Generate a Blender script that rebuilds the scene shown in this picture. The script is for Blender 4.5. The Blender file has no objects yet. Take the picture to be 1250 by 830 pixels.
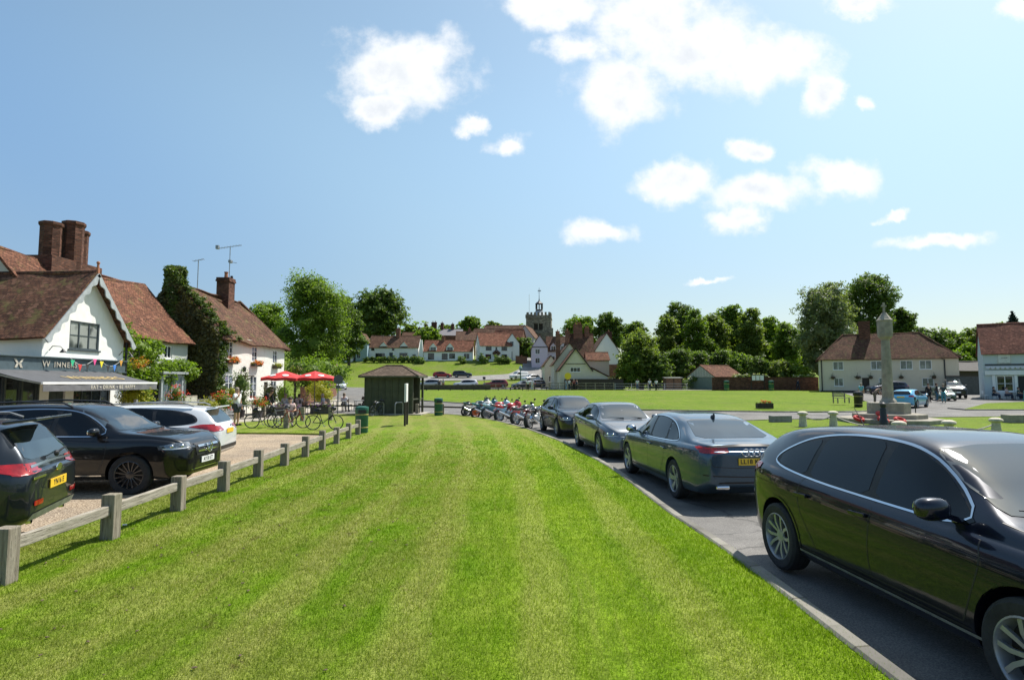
import bpy, bmesh, math, random
import numpy as np
from mathutils import Vector, Matrix
from mathutils.bvhtree import BVHTree

random.seed(7)
RNG = np.random.default_rng(11)
R = math.radians
scene = bpy.context.scene
col = scene.collection

# ------------------------------------------------------------------ camera
CAM_H = 2.05
FPX = 710.0                      # focal length in pixels of the 1250 px wide photograph
PITCH = math.atan(52.0 / FPX)
cd = bpy.data.cameras.new('camera')
cd.sensor_width = 36.0
cd.lens = FPX / 1250.0 * 36.0
cd.clip_start = 0.05
cd.clip_end = 9000.0
cam = bpy.data.objects.new('camera', cd)
cam.location = (0, 0, CAM_H)
cam.rotation_euler = (R(90) + PITCH, 0, 0)
col.objects.link(cam)
scene.camera = cam

# ------------------------------------------------------------------ exposure
scene.render.engine = 'CYCLES'
scene.view_settings.view_transform = 'Standard'
scene.view_settings.look = 'None'
scene.view_settings.exposure = 0.6
scene.view_settings.gamma = 1.0
scene.view_settings.use_curve_mapping = False

SUN_DIR = Vector((0.62, 0.56, 1.28)).normalized()      # towards the sun
SUN_EL = math.asin(SUN_DIR.z)
SUN_ROT = math.atan2(SUN_DIR.x, SUN_DIR.y)

# ------------------------------------------------------------------ node helper
class NT:
    def __init__(self, tree):
        self.t = tree; self.n = tree.nodes; self.l = tree.links
    def new(self, typ, **kw):
        nd = self.n.new(typ)
        for k, v in kw.items(): setattr(nd, k, v)
        return nd
    def put(self, sock, v):
        if isinstance(v, bpy.types.NodeSocket): self.l.new(v, sock)
        elif v is not None:
            if hasattr(sock.default_value, '__len__') and not hasattr(v, '__len__'): v = (v,) * len(sock.default_value)
            if hasattr(v, '__len__') and hasattr(sock.default_value, '__len__') and len(sock.default_value) == 4 and len(v) == 3: v = (*v, 1.0)
            sock.default_value = v
    def math(self, op, a, b=None, c=None, clamp=False):
        nd = self.new('ShaderNodeMath', operation=op); nd.use_clamp = clamp
        self.put(nd.inputs[0], a)
        if b is not None: self.put(nd.inputs[1], b)
        if c is not None: self.put(nd.inputs[2], c)
        return nd.outputs[0]
    def vmath(self, op, a, b=None):
        nd = self.new('ShaderNodeVectorMath', operation=op)
        self.put(nd.inputs[0], a)
        if b is not None: self.put(nd.inputs[1], b)
        return nd.outputs['Value'] if op in ('LENGTH', 'DOT_PRODUCT') else nd.outputs[0]
    def mix(self, fac, a, b, blend='MIX'):
        nd = self.new('ShaderNodeMix', data_type='RGBA', blend_type=blend)
        self.put(nd.inputs[0], fac); self.put(nd.inputs[6], a); self.put(nd.inputs[7], b)
        return nd.outputs[2]
    def noise(self, vec, scale, detail=3, rough=0.55, out='Fac'):
        nd = self.new('ShaderNodeTexNoise')
        if vec is not None: self.l.new(vec, nd.inputs['Vector'])
        nd.inputs['Scale'].default_value = scale; nd.inputs['Detail'].default_value = detail
        nd.inputs['Roughness'].default_value = rough
        return nd.outputs[out]
    def smooth(self, v, lo, hi, a=0.0, b=1.0):
        nd = self.new('ShaderNodeMapRange', interpolation_type='SMOOTHSTEP')
        self.put(nd.inputs[0], v); nd.inputs[1].default_value = lo; nd.inputs[2].default_value = hi
        nd.inputs[3].default_value = a; nd.inputs[4].default_value = b
        return nd.outputs[0]
    def sep(self, v):
        nd = self.new('ShaderNodeSeparateXYZ'); self.l.new(v, nd.inputs[0]); return nd.outputs
    def comb(self, x, y, z):
        nd = self.new('ShaderNodeCombineXYZ')
        self.put(nd.inputs[0], x); self.put(nd.inputs[1], y); self.put(nd.inputs[2], z)
        return nd.outputs[0]
    def bump(self, h, strength=0.3, dist=0.02):
        nd = self.new('ShaderNodeBump'); self.l.new(h, nd.inputs['Height'])
        nd.inputs['Strength'].default_value = strength; nd.inputs['Distance'].default_value = dist
        return nd.outputs[0]

def ray(px_, py_):
    """direction of the photograph's pixel, in world space"""
    u = px_ - 625.0; v = 415.0 - py_
    c, s = math.cos(PITCH), math.sin(PITCH)
    return Vector((u, FPX * c - v * s, FPX * s + v * c))
def WP(px_, py_, d):
    r = ray(px_, py_); return Vector((0, 0, CAM_H)) + r * (d / r.y)

# ------------------------------------------------------------------ world: sky with fair-weather clouds
world = bpy.data.worlds.new('World'); scene.world = world; world.use_nodes = True
w = NT(world.node_tree); w.n.clear()
sky = w.new('ShaderNodeTexSky', sky_type='NISHITA')
sky.sun_disc = False; sky.sun_elevation = SUN_EL; sky.sun_rotation = SUN_ROT
sky.air_density = 1.0; sky.dust_density = 0.8; sky.ozone_density = 1.3; sky.altitude = 50
tc = w.new('ShaderNodeTexCoord')
sx = w.sep(tc.outputs['Generated'])
yy = w.math('MAXIMUM', sx[1], 0.02)
u0 = w.math('DIVIDE', sx[0], yy); v0 = w.math('DIVIDE', sx[2], yy)
uv = w.comb(u0, v0, 0.0)
nz = w.noise(uv, 7.0, 8, 0.62, 'Color')
nzs = w.vmath('SUBTRACT', nz, (0.5, 0.5, 0.5))
nzs = w.vmath('MULTIPLY', nzs, (0.13, 0.10, 0.0))
uvd = w.vmath('ADD', uv, nzs)
CL = [(495, 84, 92, 56), (468, 128, 42, 28), (573, 146, 25, 13), (617, 171, 32, 18),
      (668, 8, 68, 34), (755, 108, 72, 54), (800, 20, 90, 60), (860, 55, 100, 60), (950, 75, 80, 45), (1003, 112, 22, 32), (705, 60, 50, 28),
      (915, 182, 32, 18), (828, 220, 52, 28), (925, 240, 75, 27), (1025, 213, 58, 25), (905, 272, 45, 20),
      (732, 281, 52, 18), (1150, 291, 66, 12), (1040, 3, 40, 16), (1247, 6, 34, 22), (1055, 127, 18, 13),
      (862, 345, 30, 6), (1090, 256, 22, 7)]
field = None
for (cx, cy, rx, ry) in CL:
    r = ray(cx, cy); cu, cv = r.x / r.y, r.z / r.y
    r2 = ray(cx + rx, cy - ry); au, av = abs(r2.x / r2.y - cu), abs(r2.z / r2.y - cv)
    d = w.vmath('SUBTRACT', uvd, (cu, cv, 0)); d = w.vmath('MULTIPLY', d, (1 / au, 1 / av, 0))
    f = w.math('SUBTRACT', 1.0, w.vmath('LENGTH', d))
    field = f if field is None else w.math('SMOOTH_MAX', field, f, 0.12)
n2 = w.noise(uv, 13.0, 8, 0.6)
fl = w.math('ADD', field, w.math('MULTIPLY', w.math('SUBTRACT', n2, 0.52), 1.55))
dens = w.smooth(fl, -0.16, 0.6)
# loose clouds over the rest of the sky (behind the camera) for the light and the reflections
back = w.noise(tc.outputs['Generated'], 2.4, 7, 0.6)
backd = w.math('MULTIPLY', w.smooth(back, 0.63, 0.76), w.smooth(sx[1], 0.05, -0.2))
dens_all = w.math('MAXIMUM', w.math('MULTIPLY', dens, w.smooth(sx[1], 0.03, 0.08)), backd)
thick = w.noise(uv, 5.5, 5, 0.6)
core = w.math('MULTIPLY', w.smooth(fl, 0.28, 1.0), w.smooth(w.math('ADD', w.math('MULTIPLY', thick, 0.6), w.math('MULTIPLY', n2, 0.4)), 0.40, 0.62))
cloudcol = w.mix(core, (6.3, 6.35, 6.4), (4.9, 5.15, 5.45))
up = w.smooth(sx[2], 0.0, 0.45)
skyc = w.mix(1.0, sky.outputs[0], w.mix(up, (0.68, 0.67, 0.64), (1.18, 1.24, 1.06)), 'MULTIPLY')
dsun = w.vmath('DOT_PRODUCT', tc.outputs['Generated'], tuple(SUN_DIR))
skyc = w.mix(1.0, skyc, w.mix(w.smooth(dsun, 0.22, 0.55), (0.78, 0.84, 0.96), (0.98, 0.96, 0.95)), 'MULTIPLY')
skymix = w.mix(w.math('MULTIPLY', dens_all, 0.96), skyc, cloudcol)
bg = w.new('ShaderNodeBackground'); bg.inputs['Strength'].default_value = 0.115
w.l.new(skymix, bg.inputs['Color'])
wo = w.new('ShaderNodeOutputWorld'); w.l.new(bg.outputs[0], wo.inputs['Surface'])

sd = bpy.data.lights.new('sun', 'SUN'); sd.energy = 4.8; sd.angle = R(0.53); sd.color = (1.0, 0.95, 0.87)
sun = bpy.data.objects.new('sun', sd); col.objects.link(sun)
sun.rotation_euler = SUN_DIR.to_track_quat('Z', 'Y').to_euler()
sun.location = SUN_DIR * 60

# ------------------------------------------------------------------ materials
MATS = {}
def newmat(name):
    m = bpy.data.materials.new(name); m.use_nodes = True
    t = NT(m.node_tree); b = m.node_tree.nodes['Principled BSDF']
    return m, t, b
def pos(t): return t.new('ShaderNodeNewGeometry').outputs['Position']
def uvc(t): return t.new('ShaderNodeUVMap').outputs[0]
def objc(t): return t.new('ShaderNodeTexCoord').outputs['Object']

def pm(name, base, rough=0.8, var=0.2, scale=4.0, bump=0.0, bscale=None, metal=0.0, coat=0.0, spec=0.5, local=True, tint=None):
    """plain surface with uneven tone, a little roughness and bump"""
    if name in MATS: return MATS[name]
    m, t, b = newmat(name)
    p = objc(t) if local else pos(t)
    n = t.noise(p, scale, 5, 0.6)
    lo = tuple(c * (1 - var) for c in base); hi = tint or tuple(min(1, c * (1 + var)) for c in base)
    c = t.mix(t.smooth(n, 0.3, 0.7), lo, hi)
    t.l.new(c, b.inputs['Base Color'])
    b.inputs['Roughness'].default_value = rough; b.inputs['Metallic'].default_value = metal
    b.inputs['Specular IOR Level'].default_value = spec
    b.inputs['Coat Weight'].default_value = coat; b.inputs['Coat Roughness'].default_value = 0.03
    if bump: t.l.new(t.bump(t.noise(p, bscale or scale * 6, 4), bump, 0.02), b.inputs['Normal'])
    MATS[name] = m; return m

def brickmat(name, c1, c2, mortar, bw=0.225, bh=0.075, ms=0.012, var=0.35, bump=0.5, moss=0.0, rough=0.9, mosscol=(0.13, 0.12, 0.04)):
    if name in MATS: return MATS[name]
    m, t, b = newmat(name)
    u = uvc(t)
    wob = t.vmath('MULTIPLY', t.vmath('SUBTRACT', t.noise(u, 1.3, 3, 0.5, 'Color'), (0.5,) * 3), (0.05, 0.07, 0))
    u2 = t.vmath('ADD', u, wob)
    br = t.new('ShaderNodeTexBrick'); t.l.new(u2, br.inputs['Vector'])
    br.inputs['Scale'].default_value = 1.0; br.inputs['Brick Width'].default_value = bw; br.inputs['Row Height'].default_value = bh
    br.inputs['Mortar Size'].default_value = ms; br.inputs['Mortar Smooth'].default_value = 0.3
    br.inputs['Color1'].default_value = (*c1, 1); br.inputs['Color2'].default_value = (*c2, 1); br.inputs['Mortar'].default_value = (*mortar, 1)
    br.inputs['Bias'].default_value = -0.1
    n = t.noise(u, 0.9, 6, 0.65)
    c = t.mix(1.0, br.outputs['Color'], t.mix(t.smooth(n, 0.25, 0.75), (1 - var,) * 3, (1 + var,) * 3), 'MULTIPLY')
    # single odd tiles / bricks
    v = t.new('ShaderNodeTexVoronoi'); t.l.new(t.vmath('MULTIPLY', u2, (1 / bw, 1 / bh, 1)), v.inputs['Vector']); v.inputs['Scale'].default_value = 1.0
    vs = t.sep(v.outputs['Color'])
    c = t.mix(t.smooth(vs[0], 0.6, 1.0, 0, 0.55), c, tuple(x * 0.45 for x in c1))
    c = t.mix(t.smooth(vs[1], 0.72, 1.0, 0, 0.5), c, tuple(min(1, x * 1.6 + .03) for x in c2))
    if moss > 0:
        mm = t.smooth(t.noise(u, 1.7, 7, 0.7), 0.62 - moss * 0.3, 0.8 - moss * 0.3, 0, 0.75)
        c = t.mix(mm, c, mosscol)
    t.l.new(c, b.inputs['Base Color']); b.inputs['Roughness'].default_value = rough
    b.inputs['Specular IOR Level'].default_value = 0.25
    hgt = t.math('ADD', t.math('MULTIPLY', br.outputs['Fac'], -1.0), t.math('MULTIPLY', vs[2], 0.5))
    t.l.new(t.bump(hgt, bump, 0.02), b.inputs['Normal'])
    MATS[name] = m; return m

def plaster(name, base, stain=0.25, bump=0.35, scale=1.2):
    if name in MATS: return MATS[name]
    m, t, b = newmat(name); p = objc(t)
    n = t.noise(p, scale, 6, 0.62); s = t.sep(p)
    streak = t.noise(t.comb(t.math('MULTIPLY', s[0], 3.0), t.math('MULTIPLY', s[1], 3.0), t.math('MULTIPLY', s[2], 0.35)), 2.0, 5, 0.6)
    f = t.math('MULTIPLY', t.smooth(n, 0.42, 0.75), t.smooth(streak, 0.4, 0.7))
    c = t.mix(t.math('MULTIPLY', f, stain * 2.2), base, tuple(c * k for c, k in zip(base, (0.55, 0.52, 0.45))))
    t.l.new(c, b.inputs['Base Color']); b.inputs['Roughness'].default_value = 0.85; b.inputs['Specular IOR Level'].default_value = 0.25
    h = t.math('ADD', t.noise(p, 3.0, 3), t.math('MULTIPLY', t.noise(p, 40.0, 3), 0.25))
    t.l.new(t.bump(h, bump, 0.05), b.inputs['Normal'])
    MATS[name] = m; return m

def glassmat(name, tint=(0.015, 0.02, 0.024), rough=0.03, curtain=None):
    if name in MATS: return MATS[name]
    m, t, b = newmat(name); p = objc(t)
    n = t.noise(p, 1.1, 2)
    c = t.mix(t.smooth(n, 0.45, 0.6), tint, curtain or tuple(x * 2.2 for x in tint))
    t.l.new(c, b.inputs['Base Color']); b.inputs['Roughness'].default_value = rough
    b.inputs['Specular IOR Level'].default_value = 0.9; b.inputs['IOR'].default_value = 1.5
    t.l.new(t.bump(t.noise(p, 0.9, 1), 0.06, 0.1), b.inputs['Normal'])
    MATS[name] = m; return m

def paint(name, base, metal=0.35, rough=0.32, flake=0.25):
    if name in MATS: return MATS[name]
    m, t, b = newmat(name); p = objc(t)
    n = t.noise(p, 900.0, 1); d = t.noise(p, 2.2, 6, 0.65)
    c = t.mix(t.math('MULTIPLY', t.smooth(n, 0.45, 0.7), flake), base, tuple(min(1, x * 1.9 + 0.002) for x in base))
    s = t.sep(p); b.inputs['Specular IOR Level'].default_value = 0.2
    dust = t.math('MULTIPLY', t.smooth(s[2], 0.75, 0.12), t.smooth(d, 0.35, 0.7, 0.02, 0.4))
    c = t.mix(t.math('MULTIPLY', dust, 0.22), c, (0.17, 0.145, 0.11))
    t.l.new(c, b.inputs['Base Color']); b.inputs['Metallic'].default_value = metal
    t.l.new(t.math('ADD', rough, t.math('MULTIPLY', dust, 0.35)), b.inputs['Roughness'])
    b.inputs['Coat Weight'].default_value = 0.9; t.l.new(t.math('ADD', 0.03, t.math('MULTIPLY', dust, 0.5)), b.inputs['Coat Roughness'])
    t.l.new(t.bump(t.noise(p, 1.6, 2), 0.04, 0.1), b.inputs['Coat Normal'])
    MATS[name] = m; return m

def leafmat(name, dark, light, trans=0.35):
    if name in MATS: return MATS[name]
    m = bpy.data.materials.new(name); m.use_nodes = True; t = NT(m.node_tree); t.n.clear()
    g = t.new('ShaderNodeNewGeometry')
    big = t.noise(g.outputs['Position'], 0.55, 3)
    f = t.math('ADD', t.math('MULTIPLY', g.outputs['Random Per Island'], 0.65), t.math('MULTIPLY', t.smooth(big, 0.35, 0.65), 0.35))
    c = t.mix(f, dark, light)
    pr = t.new('ShaderNodeBsdfPrincipled'); t.l.new(c, pr.inputs['Base Color']); pr.inputs['Roughness'].default_value = 0.55
    pr.inputs['Specular IOR Level'].default_value = 0.35
    tr = t.new('ShaderNodeBsdfTranslucent'); t.l.new(t.mix(1.0, c, (1.25, 1.35, 0.5), 'MULTIPLY'), tr.inputs['Color'])
    mx = t.new('ShaderNodeMixShader'); mx.inputs[0].default_value = trans
    t.l.new(pr.outputs[0], mx.inputs[1]); t.l.new(tr.outputs[0], mx.inputs[2])
    o = t.new('ShaderNodeOutputMaterial'); t.l.new(mx.outputs[0], o.inputs['Surface'])
    MATS[name] = m; return m

# ------------------------------------------------------------------ object helpers
def tag(o, label=None, cat=None, group=None, kind=None):
    if label: o['label'] = label
    if cat: o['category'] = cat
    if group: o['group'] = group
    if kind: o['kind'] = kind
    return o
def empty(name, loc, rz=0.0, label=None, cat=None, group=None):
    o = bpy.data.objects.new(name, None); o.empty_display_size = 0.2
    o.location = loc; o.rotation_euler = (0, 0, rz); col.objects.link(o)
    return tag(o, label, cat, group)
def kids(o): return [c for c in bpy.data.objects if c.parent == o]
def copy_tree(o, parent=None, ren=None):
    c = o.copy(); col.objects.link(c); c.parent = parent
    for ch in kids(o): copy_tree(ch, c)
    return c
def setmat(root, old, new):
    """give a copied tree its own colour without touching the source"""
    for ch in kids(root):
        for s in ch.material_slots:
            if s.material and s.material.name == old: s.link = 'OBJECT'; s.material = new
        setmat(ch, old, new)

def auto_uv(me):
    uvl = me.uv_layers.new(name='UVMap')
    co = np.empty(len(me.vertices) * 3); me.vertices.foreach_get('co', co); co = co.reshape(-1, 3)
    out = np.empty((len(me.loops), 2))
    for p in me.polygons:
        n = p.normal
        if abs(n.z) > 0.93: ua = Vector((1, 0, 0)); va = Vector((0, 1, 0))
        else:
            ua = Vector((-n.y, n.x, 0)).normalized(); va = n.cross(ua)
        for li in p.loop_indices:
            c = co[me.loops[li].vertex_index]
            out[li] = (c[0] * ua.x + c[1] * ua.y + c[2] * ua.z, c[0] * va.x + c[1] * va.y + c[2] * va.z)
    uvl.data.foreach_set('uv', out.ravel())

class MB:
    """collects simple shapes; build() links them as ONE mesh object"""
    def __init__(self): self.v = []; self.f = []; self.m = []; self.cur = 0; self.xf = None
    def add(self, vs, fs):
        b = len(self.v)
        for p in vs:
            p = Vector(p)
            if self.xf is not None: p = self.xf @ p
            self.v.append(tuple(p))
        for f in fs: self.f.append([b + i for i in f]); self.m.append(self.cur)
    def box(self, c, s, rz=0.0, rx=0.0, ry=0.0, taper=1.0):
        M = Matrix.Translation(Vector(c)) @ Matrix.Rotation(rz, 4, 'Z') @ Matrix.Rotation(ry, 4, 'Y') @ Matrix.Rotation(rx, 4, 'X')
        hx, hy, hz = s[0] / 2, s[1] / 2, s[2] / 2
        vs = [M @ Vector((x * hx * (taper if z > 0 else 1), y * hy * (taper if z > 0 else 1), z * hz)) for z in (-1, 1) for x, y in ((-1, -1), (1, -1), (1, 1), (-1, 1))]
        self.add(vs, [(3, 2, 1, 0), (4, 5, 6, 7), (0, 1, 5, 4), (1, 2, 6, 5), (2, 3, 7, 6), (3, 0, 4, 7)])
    def bar(self, a, b, wd, ht, up=(0, 0, 1)):
        a = Vector(a); b = Vector(b); d = (b - a).normalized(); s = d.cross(Vector(up))
        if s.length < 1e-4: s = Vector((1, 0, 0))
        s.normalize(); u = s.cross(d); s *= wd / 2; u *= ht / 2
        self.add([a - s - u, a + s - u, a + s + u, a - s + u, b - s - u, b + s - u, b + s + u, b - s + u],
                 [(0, 1, 2, 3), (7, 6, 5, 4), (0, 4, 5, 1), (1, 5, 6, 2), (2, 6, 7, 3), (3, 7, 4, 0)])
    def cyl(self, a, b, r0, r1=None, n=10, cap=True):
        r1 = r0 if r1 is None else r1
        a = Vector(a); b = Vector(b); d = (b - a).normalized()
        s = d.cross(Vector((0, 0, 1)))
        if s.length < 1e-3: s = Vector((1, 0, 0))
        s.normalize(); u = s.cross(d)
        vs = []
        for c, r in ((a, r0), (b, r1)):
            for i in range(n):
                an = 2 * math.pi * i / n; vs.append(c + s * (r * math.cos(an)) + u * (r * math.sin(an)))
        fs = [(i, (i + 1) % n, n + (i + 1) % n, n + i) for i in range(n)]
        if cap: fs += [tuple(range(n))[::-1], tuple(range(n, 2 * n))]
        self.add(vs, fs)
    def tube(self, pts, r, n=8, closed=False):
        pts = [Vector(p) for p in pts]; N = len(pts)
        rs = r if hasattr(r, '__len__') else [r] * N
        vs = []; ref = None
        for i, p in enumerate(pts):
            a = pts[(i - 1) % N] if (closed or i > 0) else pts[i]; b = pts[(i + 1) % N] if (closed or i < N - 1) else pts[i]
            d = (b - a).normalized()
            if ref is None: ref = d.orthogonal().normalized()
            ref = (ref - d * ref.dot(d))
            ref = ref.normalized() if ref.length > 1e-4 else d.orthogonal().normalized()
            s = d.cross(ref)
            for k in range(n):
                an = 2 * math.pi * k / n; vs.append(p + (ref * math.cos(an) + s * math.sin(an)) * rs[i])
        fs = []
        for i in range(N if closed else N - 1):
            j = (i + 1) % N
            for k in range(n): fs.append((i * n + k, i * n + (k + 1) % n, j * n + (k + 1) % n, j * n + k))
        if not closed: fs += [tuple(range(n))[::-1], tuple((N - 1) * n + k for k in range(n))]
        self.add(vs, fs)
    def lathe(self, prof, n=16, c=(0, 0, 0), axis='Z', cap=False):
        """prof: list of (radius, height)"""
        c = Vector(c); vs = []
        for (r, h) in prof:
            for k in range(n):
                an = 2 * math.pi * k / n; a, b = r * math.cos(an), r * math.sin(an)
                vs.append(c + (Vector((a, b, h)) if axis == 'Z' else Vector((h, a, b)) if axis == 'X' else Vector((b, h, a))))
        fs = [(i * n + k, i * n + (k + 1) % n, (i + 1) * n + (k + 1) % n, (i + 1) * n + k) for i in range(len(prof) - 1) for k in range(n)]
        if cap: fs += [tuple(range(n))[::-1], tuple((len(prof) - 1) * n + k for k in range(n))]
        self.add(vs, fs)
    def ell(self, c, r, n=12, m=8, M=None, e=1.0):
        c = Vector(c); vs = []; fs = []
        def sp(v): return math.copysign(abs(v) ** e, v)
        for i in range(m + 1):
            th = math.pi * i / m
            for k in range(n):
                ph = 2 * math.pi * k / n
                p = Vector((r[0] * sp(math.sin(th)) * sp(math.cos(ph)), r[1] * sp(math.sin(th)) * sp(math.sin(ph)), r[2] * sp(math.cos(th))))
                if M is not None: p = M @ p
                vs.append(c + p)
        for i in range(m):
            for k in range(n): fs.append((i * n + k, (i + 1) * n + k, (i + 1) * n + (k + 1) % n, i * n + (k + 1) % n))
        self.add(vs, fs)
    def prism(self, poly, h, O=(0, 0, 0), U=(1, 0, 0), V=(0, 1, 0)):
        """2D outline in the U,V frame at O, extruded by h along U x V"""
        O = Vector(O); U = Vector(U); V = Vector(V); N = U.cross(V).normalized() * h
        a = [O + U * p[0] + V * p[1] for p in poly]; n = len(a)
        self.add(a + [p + N for p in a], [tuple(range(n))[::-1], tuple(range(n, 2 * n))] + [(i, (i + 1) % n, n + (i + 1) % n, n + i) for i in range(n)])
    def quad(self, *vs): self.add(vs, [tuple(range(len(vs)))])
    def build(self, name, mats, parent=None, smooth=False, bevel=0.0, uv=True, angle=35, label=None):
        me = bpy.data.meshes.new(name)
        me.from_pydata(self.v, [], self.f)
        if not isinstance(mats, (list, tuple)): mats = [mats]
        for m in mats: me.materials.append(m)
        if len(mats) > 1: me.polygons.foreach_set('material_index', self.m)
        if bevel > 0:
            bm = bmesh.new(); bm.from_mesh(me)
            bmesh.ops.remove_doubles(bm, verts=bm.verts, dist=1e-5)
            es = [e for e in bm.edges if len(e.link_faces) == 2 and e.calc_face_angle(0) > 0.5]
            bmesh.ops.bevel(bm, geom=es, offset=bevel, segments=2, affect='EDGES', profile=0.6)
            bm.to_mesh(me); bm.free()
        if smooth:
            bm = bmesh.new(); bm.from_mesh(me); bmesh.ops.remove_doubles(bm, verts=bm.verts, dist=1e-5)
            for f in bm.faces: f.smooth = True
            for e in bm.edges:
                if len(e.link_faces) == 2 and e.calc_face_angle(0) > R(angle): e.smooth = False
            bm.to_mesh(me); bm.free()
        me.update()
        if uv: auto_uv(me)
        o = bpy.data.objects.new(name, me); col.objects.link(o)
        if parent: o.parent = parent
        if label: o['label'] = label
        return o
def fix_normals(o):
    bm = bmesh.new(); bm.from_mesh(o.data); bmesh.ops.recalc_face_normals(bm, faces=bm.faces); bm.to_mesh(o.data); bm.free()

def text_mesh(body, size, parent, mat, loc, rot, name='lettering', depth=0.004, bold=0.0, spacing=1.0, ax='CENTER', sx=1.0):
    c = bpy.data.curves.new(name, 'FONT'); c.body = body; c.size = size; c.extrude = depth; c.align_x = ax; c.align_y = 'CENTER'
    c.offset = bold; c.space_character = spacing
    o = bpy.data.objects.new(name, c); col.objects.link(o)
    me = bpy.data.meshes.new_from_object(o); bpy.data.objects.remove(o); bpy.data.curves.remove(c)
    me.name = name
    me.materials.clear(); me.materials.append(mat)
    o = bpy.data.objects.new(name, me); col.objects.link(o); o.parent = parent; o.location = loc; o.rotation_euler = rot; o.scale = (sx, 1, 1)
    return o

def bisect_grid(poly, xs, ys):
    """flat polygon cut along the given lines; returns a bmesh in the XY plane"""
    bm = bmesh.new()
    bm.faces.new([bm.verts.new((p[0], p[1], 0)) for p in poly])
    x0, x1 = min(p[0] for p in poly), max(p[0] for p in poly); y0, y1 = min(p[1] for p in poly), max(p[1] for p in poly)
    for x in xs:
        if x0 < x < x1: bmesh.ops.bisect_plane(bm, geom=bm.verts[:] + bm.edges[:] + bm.faces[:], plane_co=(x, 0, 0), plane_no=(1, 0, 0), dist=1e-6)
    for y in ys:
        if y0 < y < y1: bmesh.ops.bisect_plane(bm, geom=bm.verts[:] + bm.edges[:] + bm.faces[:], plane_co=(0, y, 0), plane_no=(0, 1, 0), dist=1e-6)
    bm.normal_update()
    if bm.faces and sum(f.normal.z * f.calc_area() for f in bm.faces) < 0: bmesh.ops.reverse_faces(bm, faces=bm.faces)
    return bm
def chaikin(pts, it=2, closed=True, q=.25):
    for _ in range(it):
        out = []
        n = len(pts)
        rng = range(n) if closed else range(n - 1)
        if not closed: out.append(pts[0])
        for i in rng:
            a, b = pts[i], pts[(i + 1) % n]
            out.append(tuple(a[k] * (1 - q) + b[k] * q for k in range(len(a)))); out.append(tuple(a[k] * q + b[k] * (1 - q) for k in range(len(a))))
        if not closed: out.append(pts[-1])
        pts = out
    return pts
def interp(xs, ys, x):
    """smooth monotone curve through points (PCHIP)"""
    xs = np.asarray(xs, float); ys = np.asarray(ys, float); x = np.asarray(x, float)
    h = np.diff(xs); dl = np.diff(ys) / h; m = np.zeros(len(xs))
    for i in range(1, len(xs) - 1):
        if dl[i - 1] * dl[i] > 0:
            w1 = 2 * h[i] + h[i - 1]; w2 = h[i] + 2 * h[i - 1]; m[i] = (w1 + w2) / (w1 / dl[i - 1] + w2 / dl[i])
    m[0] = dl[0]; m[-1] = dl[-1]
    k = np.clip(np.searchsorted(xs, x) - 1, 0, len(xs) - 2); t = np.clip((x - xs[k]) / h[k], 0, 1)
    return ((2 * t**3 - 3 * t**2 + 1) * ys[k] + (t**3 - 2 * t**2 + t) * h[k] * m[k] + (-2 * t**3 + 3 * t**2) * ys[k + 1] + (t**3 - t**2) * h[k] * m[k + 1])

# ------------------------------------------------------------------ shared colours
M = {}
M['black'] = pm('black_plastic', (0.018, 0.018, 0.02), 0.5, 0.25, 6)
M['rubber'] = pm('tyre_rubber', (0.022, 0.022, 0.023), 0.85, 0.3, 9, 0.2, 60)
M['chrome'] = pm('chrome', (0.75, 0.76, 0.78), 0.12, 0.05, 3, metal=1.0)
M['alloy'] = pm('alloy_rim', (0.36, 0.37, 0.39), 0.35, 0.12, 8, metal=0.55)
M['darkalloy'] = pm('dark_alloy_rim', (0.06, 0.06, 0.065), 0.3, 0.2, 8, metal=0.7, coat=0.4)
M['glass'] = glassmat('window_glass')
M['carglass'] = glassmat('car_glass', (0.004, 0.005, 0.006), 0.015, (0.008, 0.010, 0.011))
M['carglass'].node_tree.nodes['Principled BSDF'].inputs['Specular IOR Level'].default_value = 0.45
M['screenglass'] = glassmat('screen_glass', (0.010, 0.018, 0.024), 0.015, (0.022, 0.036, 0.045))
M['screenglass'].node_tree.nodes['Principled BSDF'].inputs['IOR'].default_value = 1.85
M['red_lens'] = pm('red_lens', (0.30, 0.006, 0.008), 0.12, 0.25, 14, coat=1.0)
M['clear_lens'] = pm('clear_lens', (0.20, 0.22, 0.24), 0.08, 0.6, 14, metal=0.6, coat=1.0)
M['plate_y'] = pm('rear_plate_yellow', (0.75, 0.47, 0.03), 0.4, 0.06, 6)
M['plate_w'] = pm('front_plate_white', (0.75, 0.75, 0.73), 0.4, 0.06, 6)
M['ink'] = pm('plate_ink', (0.015, 0.015, 0.015), 0.5, 0.1, 6)
M['wood'] = pm('weathered_oak', (0.25, 0.215, 0.165), 0.9, 0.45, 9, 0.7, 60)
def woodmat(name, st, a, b_):
    m, t, b = newmat(name); p = t.vmath('MULTIPLY', objc(t), st)
    n = t.noise(p, 1.0, 6, 0.7); g = t.noise(objc(t), 2.2, 4, 0.6); cr = t.noise(t.vmath('MULTIPLY', p, (1.6, 1.6, 1.6)), 1.3, 3, 0.6)
    c = t.mix(t.smooth(n, 0.3, 0.7), a, b_); c = t.mix(t.smooth(g, 0.45, 0.7, 0, 0.45), c, (0.20, 0.19, 0.13)); c = t.mix(t.smooth(cr, 0.62, 0.7, 0, 0.8), c, (0.045, 0.035, 0.025))
    t.l.new(c, b.inputs['Base Color']); b.inputs['Roughness'].default_value = 0.92; b.inputs['Specular IOR Level'].default_value = 0.15
    t.l.new(t.bump(t.math('SUBTRACT', n, t.smooth(cr, 0.6, 0.7)), 0.9, 0.01), b.inputs['Normal']); return m
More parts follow.
